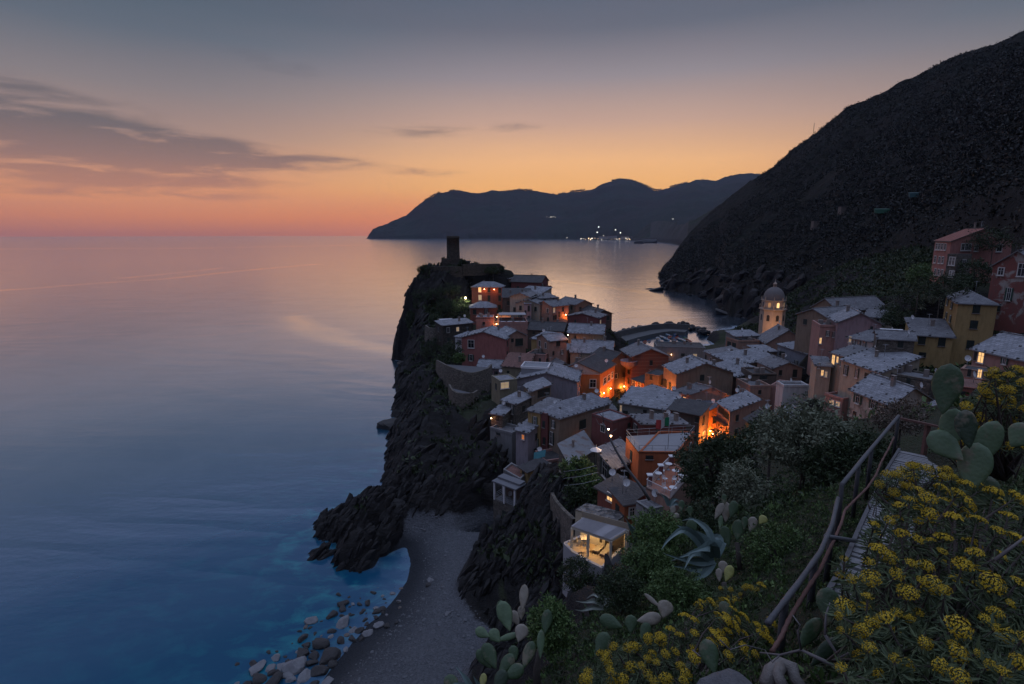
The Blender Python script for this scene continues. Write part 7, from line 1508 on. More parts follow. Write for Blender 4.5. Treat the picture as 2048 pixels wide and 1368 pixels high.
# ------------------------------------------------------------------ agaves
def agave_mat(nm, c0, c1):
    m, t, b = bsdf_mat(nm); v = coord(t, 'Object', (3, 3, 3)); t.links.new(mixc(t, noise(t, 2, 5, .6, v), c0, c1), b.inputs['Base Color']); b.inputs['Roughness'].default_value = .42; return m
AG = agave_mat('agave_blue', (.10, .16, .15), (.21, .28, .26)); AGP = agave_mat('agave_pale', (.26, .30, .26), (.40, .42, .36))
def agave(label, base, lv, mat=AG):
    """leaves as pixel polylines at the plant's distance"""
    px, py, Y = base; b_ = at(px, py, Y); o = rooted('agave', label, 'agave', b_)
    for i, (pts, w, dy) in enumerate(lv):
        P3 = [at(x, y, Y + dy * (j / max(1, len(pts) - 1))) for j, (x, y) in enumerate(pts)]; k = (b_ - O).dot(FWD) / FPX; q_ = []
        for j in range(len(P3) - 1):
            for f in (0, .25, .5, .75): q_.append(P3[j].lerp(P3[j + 1], f))
        q_.append(P3[-1])
        for _ in range(2): q_ = [q_[0]] + [(q_[j - 1] + q_[j] * 2 + q_[j + 1]) / 4 for j in range(1, len(q_) - 1)] + [q_[-1]]
        V, F = [], []; n = len(q_)
        for j, p in enumerate(q_):
            f = j / (n - 1); d = (q_[min(j + 1, n - 1)] - q_[max(j - 1, 0)]).normalized(); s_ = d.cross((p - O).normalized()).normalized(); u_ = s_.cross(d); ww = w * k * .50 * (1 - f) ** .8 * (.8 + .55 * math.sin(math.pi * min(1, f * 1.5)))
            V += [p - s_ * ww, p + u_ * ww * .38, p + s_ * ww]
        for j in range(n - 1):
            for a_ in (0, 1): F.append((j * 3 + a_, j * 3 + a_ + 1, j * 3 + a_ + 4, j * 3 + a_ + 3))
        mb = MB(); mb.raw(V, F, 0, False); mb.build('leaf', mat, o)
    return o
agave('big blue green agave with drooping leaves on the slope', (1425, 1120, 9.6), [([(1420, 1118), (1395, 1075), (1365, 1055), (1335, 1080), (1322, 1100)][::1], 18, -.5), ([(1425, 1115), (1412, 1080), (1385, 1062), (1352, 1050)], 20, .3), ([(1428, 1110), (1420, 1060), (1385, 1035), (1362, 1042)], 14, .6), ([(1432, 1112), (1440, 1075), (1425, 1072), (1404, 1074)], 18, .4),
    ([(1425, 1120), (1405, 1102), (1382, 1108), (1368, 1140)], 20, -.6), ([(1420, 1122), (1400, 1100), (1372, 1110), (1340, 1122)], 14, -.3), ([(1430, 1118), (1425, 1090), (1400, 1098), (1372, 1108)], 24, -.7), ([(1435, 1112), (1448, 1078), (1440, 1100), (1436, 1112)], 14, .2), ([(1430, 1120), (1400, 1125), (1360, 1118), (1325, 1106)], 16, -.4), ([(1426, 1124), (1395, 1140), (1365, 1135), (1345, 1132)], 15, -.4), ([(1428, 1122), (1412, 1145), (1390, 1160), (1362, 1162)], 15, -.5)])
agave('agave with pale tangled leaves above the ivy clad shrub', (1210, 1215, 11), [([(1208, 1212), (1190, 1200), (1170, 1205), (1150, 1202)], 10, -.3), ([(1212, 1210), (1200, 1192), (1185, 1188), (1172, 1198)], 10, .2), ([(1214, 1212), (1218, 1198), (1205, 1192), (1196, 1198)], 9, .1), ([(1208, 1216), (1185, 1214), (1165, 1222), (1148, 1219)], 9, -.4), ([(1212, 1214), (1228, 1204), (1236, 1196), (1240, 1206)], 8, .2)], AGP)
agave('pale agave just below the corrugated shed', (1252, 1175, 13), [([(1250, 1172), (1238, 1160), (1222, 1165), (1212, 1178)], 10, -.3), ([(1254, 1170), (1250, 1152), (1236, 1152), (1218, 1160)], 9, .2), ([(1256, 1172), (1270, 1160), (1282, 1162), (1290, 1172)], 9, 0), ([(1250, 1176), (1236, 1182), (1222, 1178), (1205, 1182)], 8, -.3)], AGP)
agave('young agave spiking up right of the pergola', (1272, 1085, 13.5), [([(1274, 1085), (1265, 1062), (1256, 1045), (1250, 1035)], 9, 0), ([(1274, 1085), (1275, 1065), (1266, 1052), (1258, 1050)], 9, .2), ([(1274, 1085), (1284, 1070), (1280, 1066), (1268, 1072)], 9, -.2)])
agave('thin agave leaves reaching over the beach at the bottom left', (935, 1385, 5.2), [([(950, 1390), (935, 1362), (922, 1345), (910, 1332)], 12, .1), ([(948, 1392), (930, 1372), (912, 1366), (896, 1372)], 11, 0), ([(955, 1392), (958, 1370), (950, 1358), (946, 1350)], 9, 0)])
agave('grey agave leaf tips at the left of the cafe terrace trees', (1335, 1010, 16), [([(1338, 1012), (1332, 996), (1324, 990), (1320, 985)], 8, 0), ([(1338, 1012), (1346, 1000), (1354, 998), (1362, 1004)], 8, 0), ([(1338, 1012), (1350, 1006), (1360, 1010), (1368, 1018)], 8, 0)])

# ------------------------------------------------------------------ tree spurge bushes in flower
def head_mesh(seed):
    rng = np.random.default_rng(seed); V = []; F = []; k = 0; n = 78
    for i in range(n):
        th = math.acos(1 - .78 * (i + .5) / n); ph = i * 2.39996 + rng.uniform(-.2, .2); r_ = rng.uniform(.80, 1.05); c = np.array([math.sin(th) * math.cos(ph), math.sin(th) * math.sin(ph), math.cos(th) * .72]) * r_
        nn = c / np.linalg.norm(c) + rng.normal(size=3) * .25; nn /= np.linalg.norm(nn); s_ = np.cross(nn, [.3, .2, .9]); s_ /= np.linalg.norm(s_); u_ = np.cross(nn, s_); sz = rng.uniform(.11, .18)
        for a_ in (0, math.pi / 2):
            e = s_ * math.cos(a_ + i) + u_ * math.sin(a_ + i); g_ = -s_ * math.sin(a_ + i) + u_ * math.cos(a_ + i)
            V += [c - e * sz + nn * .04, c - g_ * sz * .55 - nn * .03, c + e * sz + nn * .04, c + g_ * sz * .55 - nn * .03]; F.append((k, k + 1, k + 2, k + 3)); k += 4
    me = npmesh('flower_head', np.array(V), np.array(F), YEL, False); return me
HEADS = [head_mesh(i) for i in range(5)]
def rosette(c, ax, L, n, rng):
    ax = np.asarray(ax); s_ = np.cross(ax, [.31, .22, .93]); s_ /= np.linalg.norm(s_); u_ = np.cross(ax, s_); t_ = np.arange(n) * 2.39996 + rng.uniform(0, 6); f = np.arange(n) / n
    D = (s_[None] * np.cos(t_)[:, None] + u_[None] * np.sin(t_)[:, None]) * (.55 + .5 * f)[:, None] + ax[None] * (.75 - 1.15 * f)[:, None]; D = unit(D + rng.normal(size=D.shape) * .10)
    C = np.asarray(c)[None] - ax[None] * (f * L * 1.3)[:, None]; return C, D
def spurge(label, base, heads, fills, Lf, seed, nstem=1.0):
    """heads: (px, py, radius px, Y); fills: leaf rosettes without flowers"""
    rng = np.random.default_rng(seed); b_ = at(*base); o = rooted('tree_spurge', label, 'flowering bush', b_); Cs, Ds, Ls = [], [], []; mb = MB()
    for i, (px, py, rp_, Y) in enumerate(heads):
        c = at(px, py, Y); rad = rp_ * (c - O).dot(FWD) / FPX; ax = Vector((c.x - b_.x, c.y - b_.y - .5, 1.4 * abs(c.z - b_.z) + .5)).normalized() + Vector(rng.normal(size=3) * .22); ax.normalize()
        h_ = link('flower_head', HEADS[i % 5], o); h_.location = c - b_; h_.rotation_euler = ax.to_track_quat('Z', 'Y').to_euler(); h_.scale = (rad, rad, rad * rng.uniform(.8, 1.15))
        C, D = rosette(c - ax * rad * .1, ax, Lf, 30, rng); Cs.append(C); Ds.append(D); Ls.append(rng.uniform(.75, 1.2, 30) * Lf)
        j = c - ax * Lf * 3.2 + Vector((0, 0, -.02)); m_ = b_.lerp(j, .55) + Vector(rng.normal(size=3) * .06); mb.tube([c - ax * Lf * .2, j, m_, b_], [.0035 + Lf * .02, .006 + Lf * .03, .012, .018], 5)
    for px, py, Y in fills:
        c = at(px, py, Y); ax = (Vector((c.x - b_.x, c.y - b_.y - .4, .7)).normalized() + Vector(rng.normal(size=3) * .3)).normalized()
        C, D = rosette(c, ax, Lf, 24, rng); Cs.append(C); Ds.append(D); Ls.append(rng.uniform(.7, 1.15, 24) * Lf)
        if rng.random() < .6: j = c - ax * Lf * 3; m_ = b_.lerp(j, .6) + Vector(rng.normal(size=3) * .07); mb.tube([c, j, m_], [.003, .006, .010], 4)
    C = np.concatenate(Cs); D = np.concatenate(Ds); L = np.concatenate(Ls); foliage('foliage', [leaves(C, D, L, L * .17, .18, rng)], LEAF['spurge'], o); mb.build('branches', STEM, o); return o
ZF = lambda x, y: (1400 + x / 3.16, 960 + y / 3.16)
big = [(1840,655,78),(1310,715,66),(1660,545,64),(1465,670,70),(1630,935,78),(1175,880,60),(910,800,62),(1080,625,62),(1130,450,58),(1425,550,50),(1540,370,56),(1270,350,54),(1440,120,56),(1520,60,44),(1680,40,50),(1690,150,58),(1850,90,58),(1990,120,58),(1750,260,58),(1600,250,54),(1450,220,50),(1260,165,44),(1325,130,44),(1040,130,40),(1040,245,40),(1000,360,50),(1740,470,52),(1990,380,58),(1240,600,46),(1330,530,40),(905,420,36),(912,500,26),(885,600,32),(962,630,36),(1630,1100,60),(1420,1030,46),(1070,1060,46),(892,1185,40),(1640,1250,60),(2010,1160,60),(1950,235,52),(1370,380,42),(1195,260,36),(1100,290,36),(1545,700,42),(1780,60,42),(1630,85,44),(1060,740,38),(880,860,30),(890,950,26),(1250,250,34),(1530,455,34),(1880,330,44),(1390,70,38),(1230,1130,36),(1900,480,40),(1400,640,36)]
yb = lambda py: 1.75 + max(0, 1368 - py) / 400 * 1.75
rngb = np.random.default_rng(77)
hd = []
for x, y, r_ in big: px, py = ZF(x, y); hd.append((px, py, r_ / 3.16 * 1.02, yb(py) * rngb.uniform(.97, 1.04)))
while len(hd) < 98:
    px, py = rngb.uniform(1700, 2060), 985 + 370 * rngb.uniform(0, 1) ** 1.5
    if px - 1672 < (1090 - py) * .6 or min((px - h_[0]) ** 2 + (py - h_[1]) ** 2 for h_ in hd) < 20 ** 2: continue
    hd.append((px, py, rngb.uniform(10, 19), yb(py) * rngb.uniform(1.0, 1.12)))
keep_ = lambda x_, y_: x_ > 1674 + max(0, 1135 - y_) * .72
hd = [h_ for h_ in hd if keep_(h_[0], h_[1])]
fills = []
while len(fills) < 400:
    px, py = rngb.uniform(1672, 2080), rngb.uniform(985, 1390)
    if px < 1690 + max(0, py - 1250) * .1 - 30 or (px < 1760 and py < 1010): continue
    if px - 1672 < (1090 - py) * .55: continue
    if px < 1725 and py < 1150 and rngb.random() < .7: continue
    if not keep_(px - 12, py): continue
    fills.append((px, py, yb(py) * rngb.uniform(1.06, 1.4)))
spurge('huge yellow flowering spurge bush filling the bottom right corner', (1880, 1420, 2.6), hd, fills, .075, 5)
def region(n, poly, Yf, rng, rpx):
    P = [Vector((x, y, 0)) for x, y in poly]; out = []; xs = [p[0] for p in poly]; ys = [p[1] for p in poly]
    while len(out) < n:
        x, y = rng.uniform(min(xs), max(xs)), rng.uniform(min(ys), max(ys))
        if bool(inpoly(np.array([[x]]), np.array([[y]]), P)[0, 0]): out.append((x, y, rng.uniform(*rpx), Yf(y) * rng.uniform(.95, 1.06)))
    return out
poly2 = [(1150, 1368), (1200, 1300), (1250, 1275), (1330, 1255), (1390, 1215), (1420, 1195), (1450, 1205), (1480, 1230), (1545, 1245), (1565, 1270), (1555, 1300), (1480, 1330), (1400, 1290), (1380, 1368)]
h2 = region(84, poly2, lambda y: 3.9 + (1368 - y) / 180 * 1.6, rngb, (9, 14)); f2_ = [(x, y + 14, Y * 1.05) for x, y, _, Y in region(240, poly2 + [(1300, 1375)], lambda y: 3.9 + (1368 - y) / 180 * 1.6, rngb, (9, 14))]
spurge('orange yellow flowering spurge bush at the bottom centre', (1330, 1420, 4.2), h2, f2_, .075, 6)
poly3 = [(1900, 900), (1880, 870), (1905, 820), (1960, 780), (1990, 735), (2060, 725), (2060, 900), (1985, 905)]
h3 = region(46, poly3, lambda y: 5.2, rngb, (10, 15)); f3 = [(x, y + 8, Y * 1.05) for x, y, _, Y in region(150, poly3, lambda y: 5.4, rngb, (9, 14))]
spurge('dim flowering spurge bush behind the tall cactus at the right edge', (2010, 960, 5.4), h3, f3, .085, 7)
poly4 = [(1745, 985), (1765, 950), (1800, 938), (1850, 925), (1900, 935), (1930, 985), (1880, 1000), (1800, 1010)]
h4 = region(26, poly4, lambda y: 4.6, rngb, (9, 13)); f4 = [(x, y + 8, Y * 1.05) for x, y, _, Y in region(80, poly4, lambda y: 4.7, rngb, (9, 14))]
spurge('flowering spurge bush at the edge of the plank path under the cactus', (1840, 1030, 4.5), h4, f4, .07, 8)
poly5 = [(1420, 1185), (1460, 1165), (1540, 1170), (1560, 1200), (1500, 1225), (1440, 1215)]
h5 = region(34, poly5, lambda y: 7.5, rngb, (5, 8)); f5 = [(x, y + 5, Y * 1.03) for x, y, _, Y in region(90, poly5, lambda y: 7.6, rngb, (9, 14))]
spurge('small flowering spurge left of the lower pole railing', (1490, 1230, 7.4), h5, f5, .075, 9)

# ------------------------------------------------------------------ bare twigs, stalk, rock and stump in front
def twig(label, lines, name='bare_branch'):
    P0 = at(*lines[0][0]); o = rooted(name, label, 'branch', P0)
    for ln, r0 in [(l[:-1], l[-1]) for l in lines]:
        q_ = [at(*p) for p in ln]; mb = MB(); mb.tube(q_, [r0 * (1 - .6 * i / max(1, len(q_) - 1)) for i in range(len(q_))], 6); mb.build('stem', TWIG, o)
    return o
twig('bare forked grey branch in front of the dark cactus', [[(1700, 1345, 2.6), (1640, 1318, 2.7), (1602, 1300, 2.8), (1560, 1310, 2.9), (1520, 1305, 3.0), .012], [(1602, 1300, 2.8), (1595, 1262, 2.8), (1600, 1250, 2.8), (1585, 1230, 2.85), .008], [(1660, 1325, 2.65), (1700, 1305, 2.6), (1715, 1270, 2.6), .008], [(1650, 1270, 2.7), (1675, 1310, 2.65), (1700, 1345, 2.6), .010], [(1650, 1270, 2.7), (1652, 1230, 2.75), (1660, 1205, 2.8), .008], [(1560, 1310, 2.9), (1545, 1325, 2.9), (1530, 1300, 2.95), .006]])
twig('tangle of thin dead stems at the bottom edge', [[(1720, 1360, 2.4), (1800, 1345, 2.3), (1850, 1335, 2.3), .007], [(1840, 1325, 2.2), (1900, 1335, 2.2), (1960, 1325, 2.2), .008], [(1760, 1300, 2.4), (1800, 1290, 2.4), (1850, 1310, 2.3), .005], [(1990, 1120, 2.6), (2030, 1090, 2.6), (2055, 1070, 2.6), .010], [(1440, 1280, 4.0), (1460, 1300, 4.0), (1490, 1290, 4.1), (1530, 1300, 4.0), .007], [(1385, 1300, 4.0), (1410, 1320, 3.9), (1440, 1330, 3.9), .006]])
st = [(800, 640), (740, 545), (690, 480), (620, 390), (570, 310), (520, 225), (490, 165), (455, 90), (425, 20)]
twig('tall thin dead stalk leaning left across the slab roofs', [[(*Z6(*p), 16.0) for p in st] + [.055], [(*Z6(535, 245), 16), (*Z6(500, 250), 16), (*Z6(480, 235), 16), .015], [(*Z6(520, 225), 16), (*Z6(560, 205), 16), (*Z6(580, 215), 16), .015], [(*Z6(545, 260), 16), (*Z6(515, 275), 16), (*Z6(500, 262), 16), .012], [(*Z6(470, 120), 16), (*Z6(500, 95), 16), (*Z6(540, 70), 16), .014], [(*Z6(440, 60), 16), (*Z6(390, 30), 16), (*Z6(370, -10), 16), .014], [(*Z6(430, 20), 16), (*Z6(425, -60), 16), (*Z6(440, -110), 16), .016], [(*Z6(430, -20), 16), (*Z6(380, -70), 16), (*Z6(350, -60), 16), .012]], 'dead_stalk')
rb = random.Random(12)
p = at(1462, 1372, 3.0); o = boulder('pale grey rock at the bottom edge of the foreground', 'rock', None, p, .17, 'g', rb, 'rock'); o.scale = (.20, .14, .11)
p = at(1800, 1345, 2.5); o = boulder('dark flat rock under the huge spurge bush', 'rock', None, p, .2, 'b', rb, 'rock'); o.scale = (.22, .15, .06)
sp_ = [(1530, 1372, 2.9), (1545, 1345, 2.95), (1562, 1330, 3.0), (1585, 1338, 2.95), (1590, 1358, 2.9), (1605, 1375, 2.85)]
so_ = rooted('dry_stump', 'gnarled dry cactus stump beside the grey rock', 'stump', at(*sp_[0])); mb = MB(); mb.tube([at(*q) for q in sp_], [.04, .055, .05, .045, .035, .03], 9); mb.tube([at(1562, 1330, 3.0), at(1556, 1350, 2.85), at(1565, 1372, 2.8)], [.04, .03, .035], 8); mb.build('trunk', rock_mat('dry_cactus', (.10, .085, .075), (.34, .31, .28), 4.0), so_)

# ------------------------------------------------------------------ ground cover and scrub
rg = np.random.default_rng(21)
def scatter(n, x0, x1, y0, y1, ok, size, mat, name, label, per=14, wid=.28, spread=1.0, upb=.8):
    x = rg.uniform(x0, x1, n); y = rg.uniform(y0, y1, n); k = ok(x, y); x, y = x[k], y[k]; z = ground(x, y); s = size * rg.uniform(.6, 1.5, len(x))
    C = np.repeat(np.stack([x, y, z], 1), per, 0) + rg.normal(size=(len(x) * per, 3)) * (np.repeat(s, per)[:, None] * np.array([.5, .5, .22]) * spread); C[:, 2] += np.repeat(s, per) * .12 * spread
    D = unit(rg.normal(size=C.shape) * .6 + np.array([0, 0, upb])); L = np.repeat(s, per) * rg.uniform(.5, 1.1, len(C)); o = foliage(name, [leaves(C, D, L, L * wid, .25, rg)], mat); tag(o, kind='stuff'); return o
near_ok = lambda x, y: (x > -1.8 + y * .12) & ~((x > PATH[0].x - .2) & (np.interp(y, [p.y for p in PATH], [p.x for p in PATH]) - .15 < x) & (x < np.interp(y, [p.y for p in PATH], [p.x for p in PATH]) + 1.35) & (y > 4.4) & (y < 13.2))
scatter(9000, -2, 9, 2.5, 15, near_ok, .055, LEAF['green'], 'grass', None, 16, .10, 1.0, 1.6)
scatter(8000, -2, 9, 2.5, 15, near_ok, .05, LEAF['dark'], 'undergrowth', None, 16, .42)
scatter(2200, -2, 9, 2.5, 15, near_ok, .06, LEAF['ivy'], 'undergrowth', None, 16, .45)
scatter(1500, -1, 9, 3, 14, near_ok, .08, LEAF['dry'], 'undergrowth', None, 10, .08, 1, 1.0)
scatter(6500, -2, 26, 13, 46, lambda x, y: (x > -6 + y * .1), .15, LEAF['dark'], 'undergrowth', None, 16, .42)
scatter(2500, 0, 26, 13, 46, lambda x, y: (x > -4 + y * .1), .13, LEAF['green'], 'undergrowth', None, 14, .36)
scatter(15000, 60, 198, 60, 286, lambda x, y: (ground(x, y, hm) < .5) & (ground(x, y) > 6), 1.0, LEAF['dark'], 'undergrowth', None, 14, .5)
scatter(4500, -2, 16, 2, 13, lambda x, y: x > 4 + y * .45, .08, LEAF['spurge'], 'undergrowth', None, 14, .3)
town_ok = lambda x, y: (ground(x, y, hm) < .55) & (ground(x, y) > 4) & (slopeat(x, y) < 1.6)
scatter(2600, -42, 60, 60, 235, town_ok, .9, LEAF['dark'], 'undergrowth', None, 12, .5)
scatter(900, 20, 110, 50, 160, lambda x, y: town_ok(x, y) & (ground(x, y) > 12), .8, LEAF['green'], 'undergrowth', None, 12, .5)
cl_ok = lambda x, y: (ground(x, y, hm) < .4) & (ground(x, y) > 9) & (fbm(x * .09, y * .09, 3, 61) > -.05)
scatter(1900, -46, 0, 120, 225, cl_ok, 1.0, LEAF['dark'], 'undergrowth', None, 14, .5)
scatter(900, -14, 12, 46, 84, lambda x, y: (ground(x, y, hm) < .5) & (ground(x, y) > 6) & (fbm(x * .2, y * .2, 3, 67) > .02), .45, LEAF['dark'], 'undergrowth', None, 12, .5)
# scrub of the big hillside: leaf tufts on the slope facing the view point
def tufts(P, n, size, mats, per, name, lo=.05, hi=1.0, jit=1.0):
    a, b2 = P.shape[:2]; i = rg.integers(0, a - 1, n); j = (rg.uniform(lo, hi, n) ** .8 * b2 * .8).astype(int); f = rg.uniform(0, 1, (n, 1)); q = P[i, j] * (1 - f) + P[np.minimum(i + 1, a - 1), np.minimum(j + 1, b2 - 1)] * f
    dist = np.linalg.norm(q[:, :2], axis=1); s = size * rg.uniform(.5, 1.6, n); dens = fbm(q[:, 0] * .012, q[:, 1] * .012, 3, 88) > -.22; q, s = q[dens], s[dens]
    C = np.repeat(q, per, 0) + rg.normal(size=(len(q) * per, 3)) * np.repeat(s, per)[:, None] * np.array([.45, .45, .3]) * jit; C[:, 2] += np.repeat(s, per) * .25
    D = unit(rg.normal(size=C.shape) + np.array([0, 0, .3])); L = np.repeat(s, per) * rg.uniform(.4, .8, len(C)); o = foliage(name, [leaves(C, D, L, L * .7, .2, rg)], mats); tag(o, kind='stuff'); return o
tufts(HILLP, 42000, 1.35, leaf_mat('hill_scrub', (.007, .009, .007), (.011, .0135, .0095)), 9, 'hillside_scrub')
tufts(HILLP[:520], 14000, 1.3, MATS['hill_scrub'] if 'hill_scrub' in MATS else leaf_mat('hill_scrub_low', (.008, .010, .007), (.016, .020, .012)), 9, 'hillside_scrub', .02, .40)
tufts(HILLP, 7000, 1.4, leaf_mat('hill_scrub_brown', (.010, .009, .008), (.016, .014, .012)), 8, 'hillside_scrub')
# angular rocks along the foot of the big hillside
SV, SF, nv_ = [], [], 0
for _ in range(700):
    i, j = rg.integers(0, HILLP.shape[0] - 1), int(rg.uniform(2, 26)); c = HILLP[i, j] * .5 + HILLP[i + 1, j + 1] * .5
    if c[1] < 290 or c[2] > 26: continue
    V0, F0 = SH_[rg.integers(8)]; s_ = rg.uniform(2.0, 5.0); ax = unit(np.array([[.3, -.6, .7]]) + rg.normal(size=(1, 3)) * .25)[0]; sd = unit(np.cross(ax, rg.normal(size=3))[None])[0]; nn = np.cross(ax, sd)
    SV.append(V0[:, :1] * ax * s_ * 1.7 + V0[:, 1:2] * sd * s_ + V0[:, 2:3] * nn * s_ * .55 + c); SF.append(F0 + nv_); nv_ += len(V0)
tag(link('shore_cliff', npmesh('shore_cliff', np.concatenate(SV), np.concatenate(SF), CLIFFM, False)), kind='structure')
# shingle of the cove
n_ = 9000; x = rg.uniform(-34, 12, n_); y = rg.uniform(38, 100, n_); k = (ground(x, y, BEACH) > .45) & (ground(x, y) > .6) & (ground(x, y) < 4); x, y = x[k], y[k]; V0, F0 = SH_[2]; s_ = rg.uniform(.05, .15, len(x)) * np.where(rg.uniform(size=len(x)) < .06, 2.4, 1)
rt = rg.uniform(0, 6.28, len(x)); V = np.stack([V0[None, :, 0] * np.cos(rt)[:, None] - V0[None, :, 1] * np.sin(rt)[:, None], V0[None, :, 0] * np.sin(rt)[:, None] + V0[None, :, 1] * np.cos(rt)[:, None], np.broadcast_to(V0[None, :, 2] * .6, (len(x), len(V0)))], -1) * s_[:, None, None] + np.stack([x, y, ground(x, y) + .02], 1)[:, None]
tag(link('pebbles', npmesh('pebbles', V.reshape(-1, 3), (F0[None] + (np.arange(len(x)) * len(V0))[:, None, None]).reshape(-1, 3), rock_mat('pebble', (.05, .053, .058), (.17, .175, .185)), False)), kind='stuff')
# stone pines along the far ridge
T_ = np.linspace(ts(850, 400)[0], ts(1560, 350)[0], 900); Sf = curve([ts(*p) for p in sil_far]); Df = curve([(ts(*p)[0], d) for p, d in (((733, 478), 5800), ((800, 478), 6200), ((900, 478), 6600), ((1115, 478), 6900), ((1240, 478), 7200), ((1320, 478), 7000), ((1500, 478), 7200), ((1620, 478), 7300))])
keep = fbm(T_ * 60, T_ * 0, 3, 5) > -.12; T_ = T_[keep] + rg.normal(size=keep.sum()) * 2e-4; D_ = Df(T_); Z_ = CAMZ + Sf(T_) * D_; X_ = T_ * D_; per = 16; hgt = rg.uniform(0, 9, len(T_))
C = np.repeat(np.stack([X_, D_, Z_ + hgt], 1), per, 0) + rg.normal(size=(len(T_) * per, 3)) * np.array([9, 9, 4.0]); Dd = unit(rg.normal(size=C.shape)); o = foliage('pine_forest', [leaves(C, Dd, rg.uniform(6, 12, len(C)), 7.0, .1, rg)], LEAF['dark'])
tag(o, kind='stuff')
# ------------------------------------------------------------------ lights of the far shore and the hillside
def hill_at(px, py, P):
    """point on a land grid where the pixel ray first dips under it"""
    d = ray(px, py); tx = d.x / d.y; a = P.shape[0]; i = int(np.clip(np.searchsorted(P[:, 5, 0] / P[:, 5, 1], tx), 1, a - 1)); row = P[i]; s_ = (row[:, 2] - CAMZ) / row[:, 1]; t_ = d.z / d.y
    k = np.argmax(s_ >= t_) if (s_ >= t_).any() else len(s_) * 3 // 4
    return O + d * (float(row[k, 1]) / d.y) + Vector((0, -8, 0))
FARL = glow('far_lamp', (1.0, .66, .36), 4.0); FARW = glow('far_lamp_white', (1.0, .90, .74), 4.0)
def far_me(r_, mat):
    bm = bmesh.new(); bmesh.ops.create_icosphere(bm, subdivisions=2, radius=r_); me = bpy.data.meshes.new('lamp_globe'); bm.to_mesh(me); bm.free(); me.materials.append(mat); return me
FM = {(s_, w): far_me(s_ * .55, FARW if w else FARL) for s_ in (3.0, 4.5, 6.5) for w in (0, 1)}
def far_lamp(p, s_, w, label, group, name='far_lamp'):
    o = link(name, FM[(s_, w)]); o.location = p; return tag(o, label, 'lamp', group)
rf = random.Random(9)
for x in [465, 475, 490, 503, 530, 545, 557, 580, 605, 615, 622, 635, 648, 655, 668, 678, 690, 700, 708, 716, 725, 735, 745, 757, 770, 782, 795, 803, 812, 822, 835, 846, 858, 866, 878, 890, 905, 918, 932, 945, 955, 965, 975, 985]:
    px, py = 1048 + x / 4.096, 320 + (645 + rf.uniform(-5, 6)) / 4.096; big_ = x in (530, 545, 557)
    p = at(px, py, 4700 - (px - 1160) * 5); p.z = max(p.z, 5); far_lamp(p, 6.5 if big_ else rf.choice((3.0, 4.5)), int(rf.random() < .4), 'tiny lamp in the bright row along the far seafront', 'lamps of the far seafront')
for i, x in enumerate((182, 195, 208, 215, 222, 230, 238, 246, 255, 265, 288)):
    far_lamp(hill_at(1048 + x / 4.096, 320 + 468 / 4.096, FARP), 3.0, 1, 'tiny lamp in the short level row high on the far headland', 'lamps of the hotel on the far headland')
for x, y in ((1200, 488), (1210, 485), (1218, 483), (1230, 482), (1245, 483), (1290, 484), (1305, 486), (1320, 484), (1335, 487), (1345, 485), (1352, 490), (1362, 488), (1405, 478), (1412, 476), (1425, 474), (1447, 471)):
    far_lamp(hill_at(1048 + x / 4.096, 320 + y / 4.096, FARP), 3.0, 1, 'tiny lamp in the long upper row on the far slope', 'lamps of the far upper village')
for (x, y), lab in zip(((750, 572), (612, 549), (600, 592), (790, 596), (1190, 565), (1234, 592), (1072, 635), (1098, 637), (1134, 637), (352, 638), (652, 620), (1172, 628)), ('bright lone lamp above the far seafront', 'small lamp high up left of the bright lone lamp', 'small lamp halfway down left of the bright lone lamp', 'small lamp just right of the bright lone lamp', 'lamp at the right of the far pale houses', 'lamp low on the coast spur', 'first lamp of three beside the far tower', 'middle lamp of three beside the far tower', 'last lamp of three beside the far tower', 'lone lamp at the left end of the far shore', 'lamp just over the seafront row', 'faint lamp at the foot of the coast spur')):
    p = at(1048 + x / 4.096, 320 + y / 4.096, 3600 if x > 1000 else 4600); far_lamp(p, 6.5 if 'bright' in lab else 3.0, 1, lab, None)
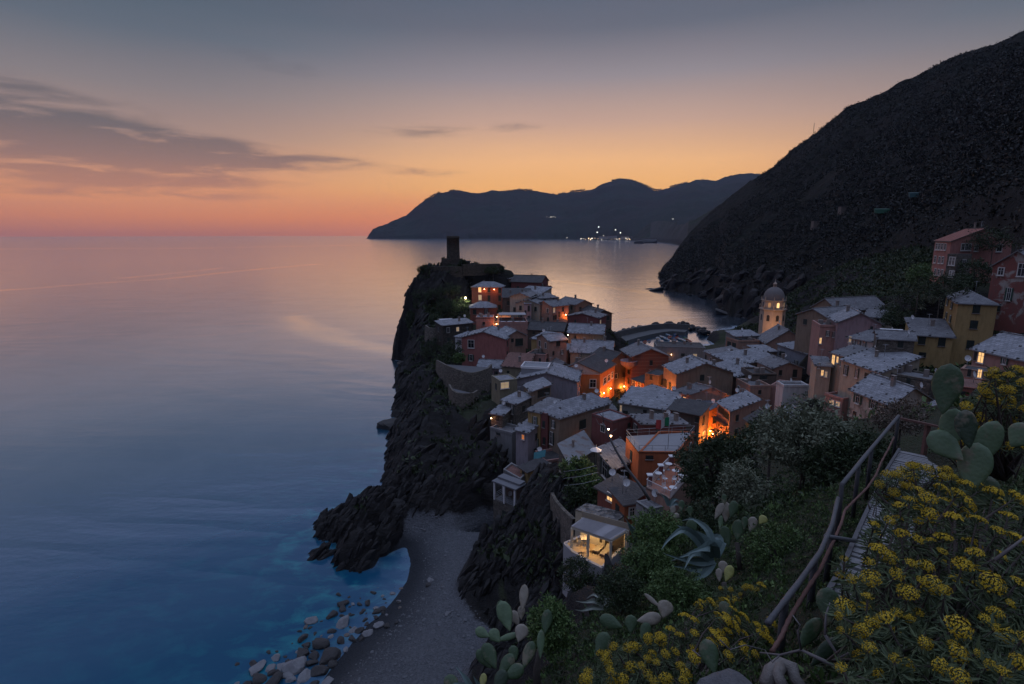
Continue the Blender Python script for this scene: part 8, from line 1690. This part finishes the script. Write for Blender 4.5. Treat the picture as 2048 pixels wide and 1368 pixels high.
# pale houses of the far town
for i, (px, py, w) in enumerate(((1318, 457, 90), (1330, 458, 60), (1296, 474, 50), (1225, 474, 70), (1206, 475, 60), (1250, 475, 60), (1270, 476, 50))):
    p = at(px, py, 4350 - i * 20 if i > 1 else 4000); o = rooted('far_house', 'pale block of the far seafront town, ' + ['long one up on the slope', 'short one right of the long one', 'last before the islet rocks', 'at the middle of the lamp row', 'at the left of the lamp row', 'right of the middle block', 'next to last of the row'][i], 'house', p)
    mb = MB(); mb.box(p.x - w / 2, p.x + w / 2, p.y, p.y + 14, p.z - 14, p.z + 7); mb.build('wall', plain('far_plaster', (.34, .31, .29)), o); mb = MB(); mb.obox((p.x, p.y + 7, p.z + 9), (w / 2 + 1, 0, 0), (0, 8, 0), (0, 0, 1.6)); mb.build('roof', plain('far_roof', (.2, .11, .08)), o)
# things on the hillside
for i, (px, py) in enumerate(((2013, 111), (1943, 292), (1682, 395), (1626, 535), (1755, 402))):
    o = link('hill_lamp', far_me(.14, FARW)); o.location = hill_at(px, py, HILLP) + Vector((0, 0, 1)); tag(o, 'tiny lone lamp on the dark hillside, ' + ['highest of all', 'at mid height near the right edge', 'above the church dome', 'lowest just right of the dome', 'near the green tarpaulin'][i], 'lamp')
for px, py, w, lab, col in ((1743, 434, 6.5, 'green tarpaulin stretched on a terrace of the dark hillside', (.012, .075, .045)), (1800, 404, 4.5, 'teal tarpaulin higher up on the dark hillside', (.02, .07, .075))):
    p = hill_at(px, py, HILLP) + Vector((0, -4, 2.5)); mb = MB(); mb.obox(p, (w, 0, 0), (0, .3, 1.0), (0, .5, .15)); tag(mb.build('tarpaulin', plain('tarp_' + lab[:4], col, .6)), lab, 'tarpaulin')
for px, py, lab in ((1662, 430, 'small pale hut on the lower dark hillside'), (1610, 457, 'tiny grey hut left of the pale hut on the hillside')):
    p = hill_at(px, py, HILLP) + Vector((0, -3, 1.5)); o = rooted('hut', lab, 'hut', p); mb = MB(); mb.obox(p, (1.6, 0, 0), (0, 1.6, 0), (0, 0, 2.6)); mb.build('wall', plain('hut_wall', (.14, .12, .105)), o); mb = MB(); mb.obox(p + Vector((0, 0, 2.75)), (1.9, 0, 0), (0, 1.9, 0), (0, 0, .12)); mb.build('roof', roof_mat('M'), o)
p = at(1628, 253, 700); mb = MB(); mb.bar(p - UP * 8, p + UP * 4, .35); o = rooted('mast', 'thin mast standing on the skyline of the dark hillside', 'mast', p); mb.build('pole', DARKM, o)
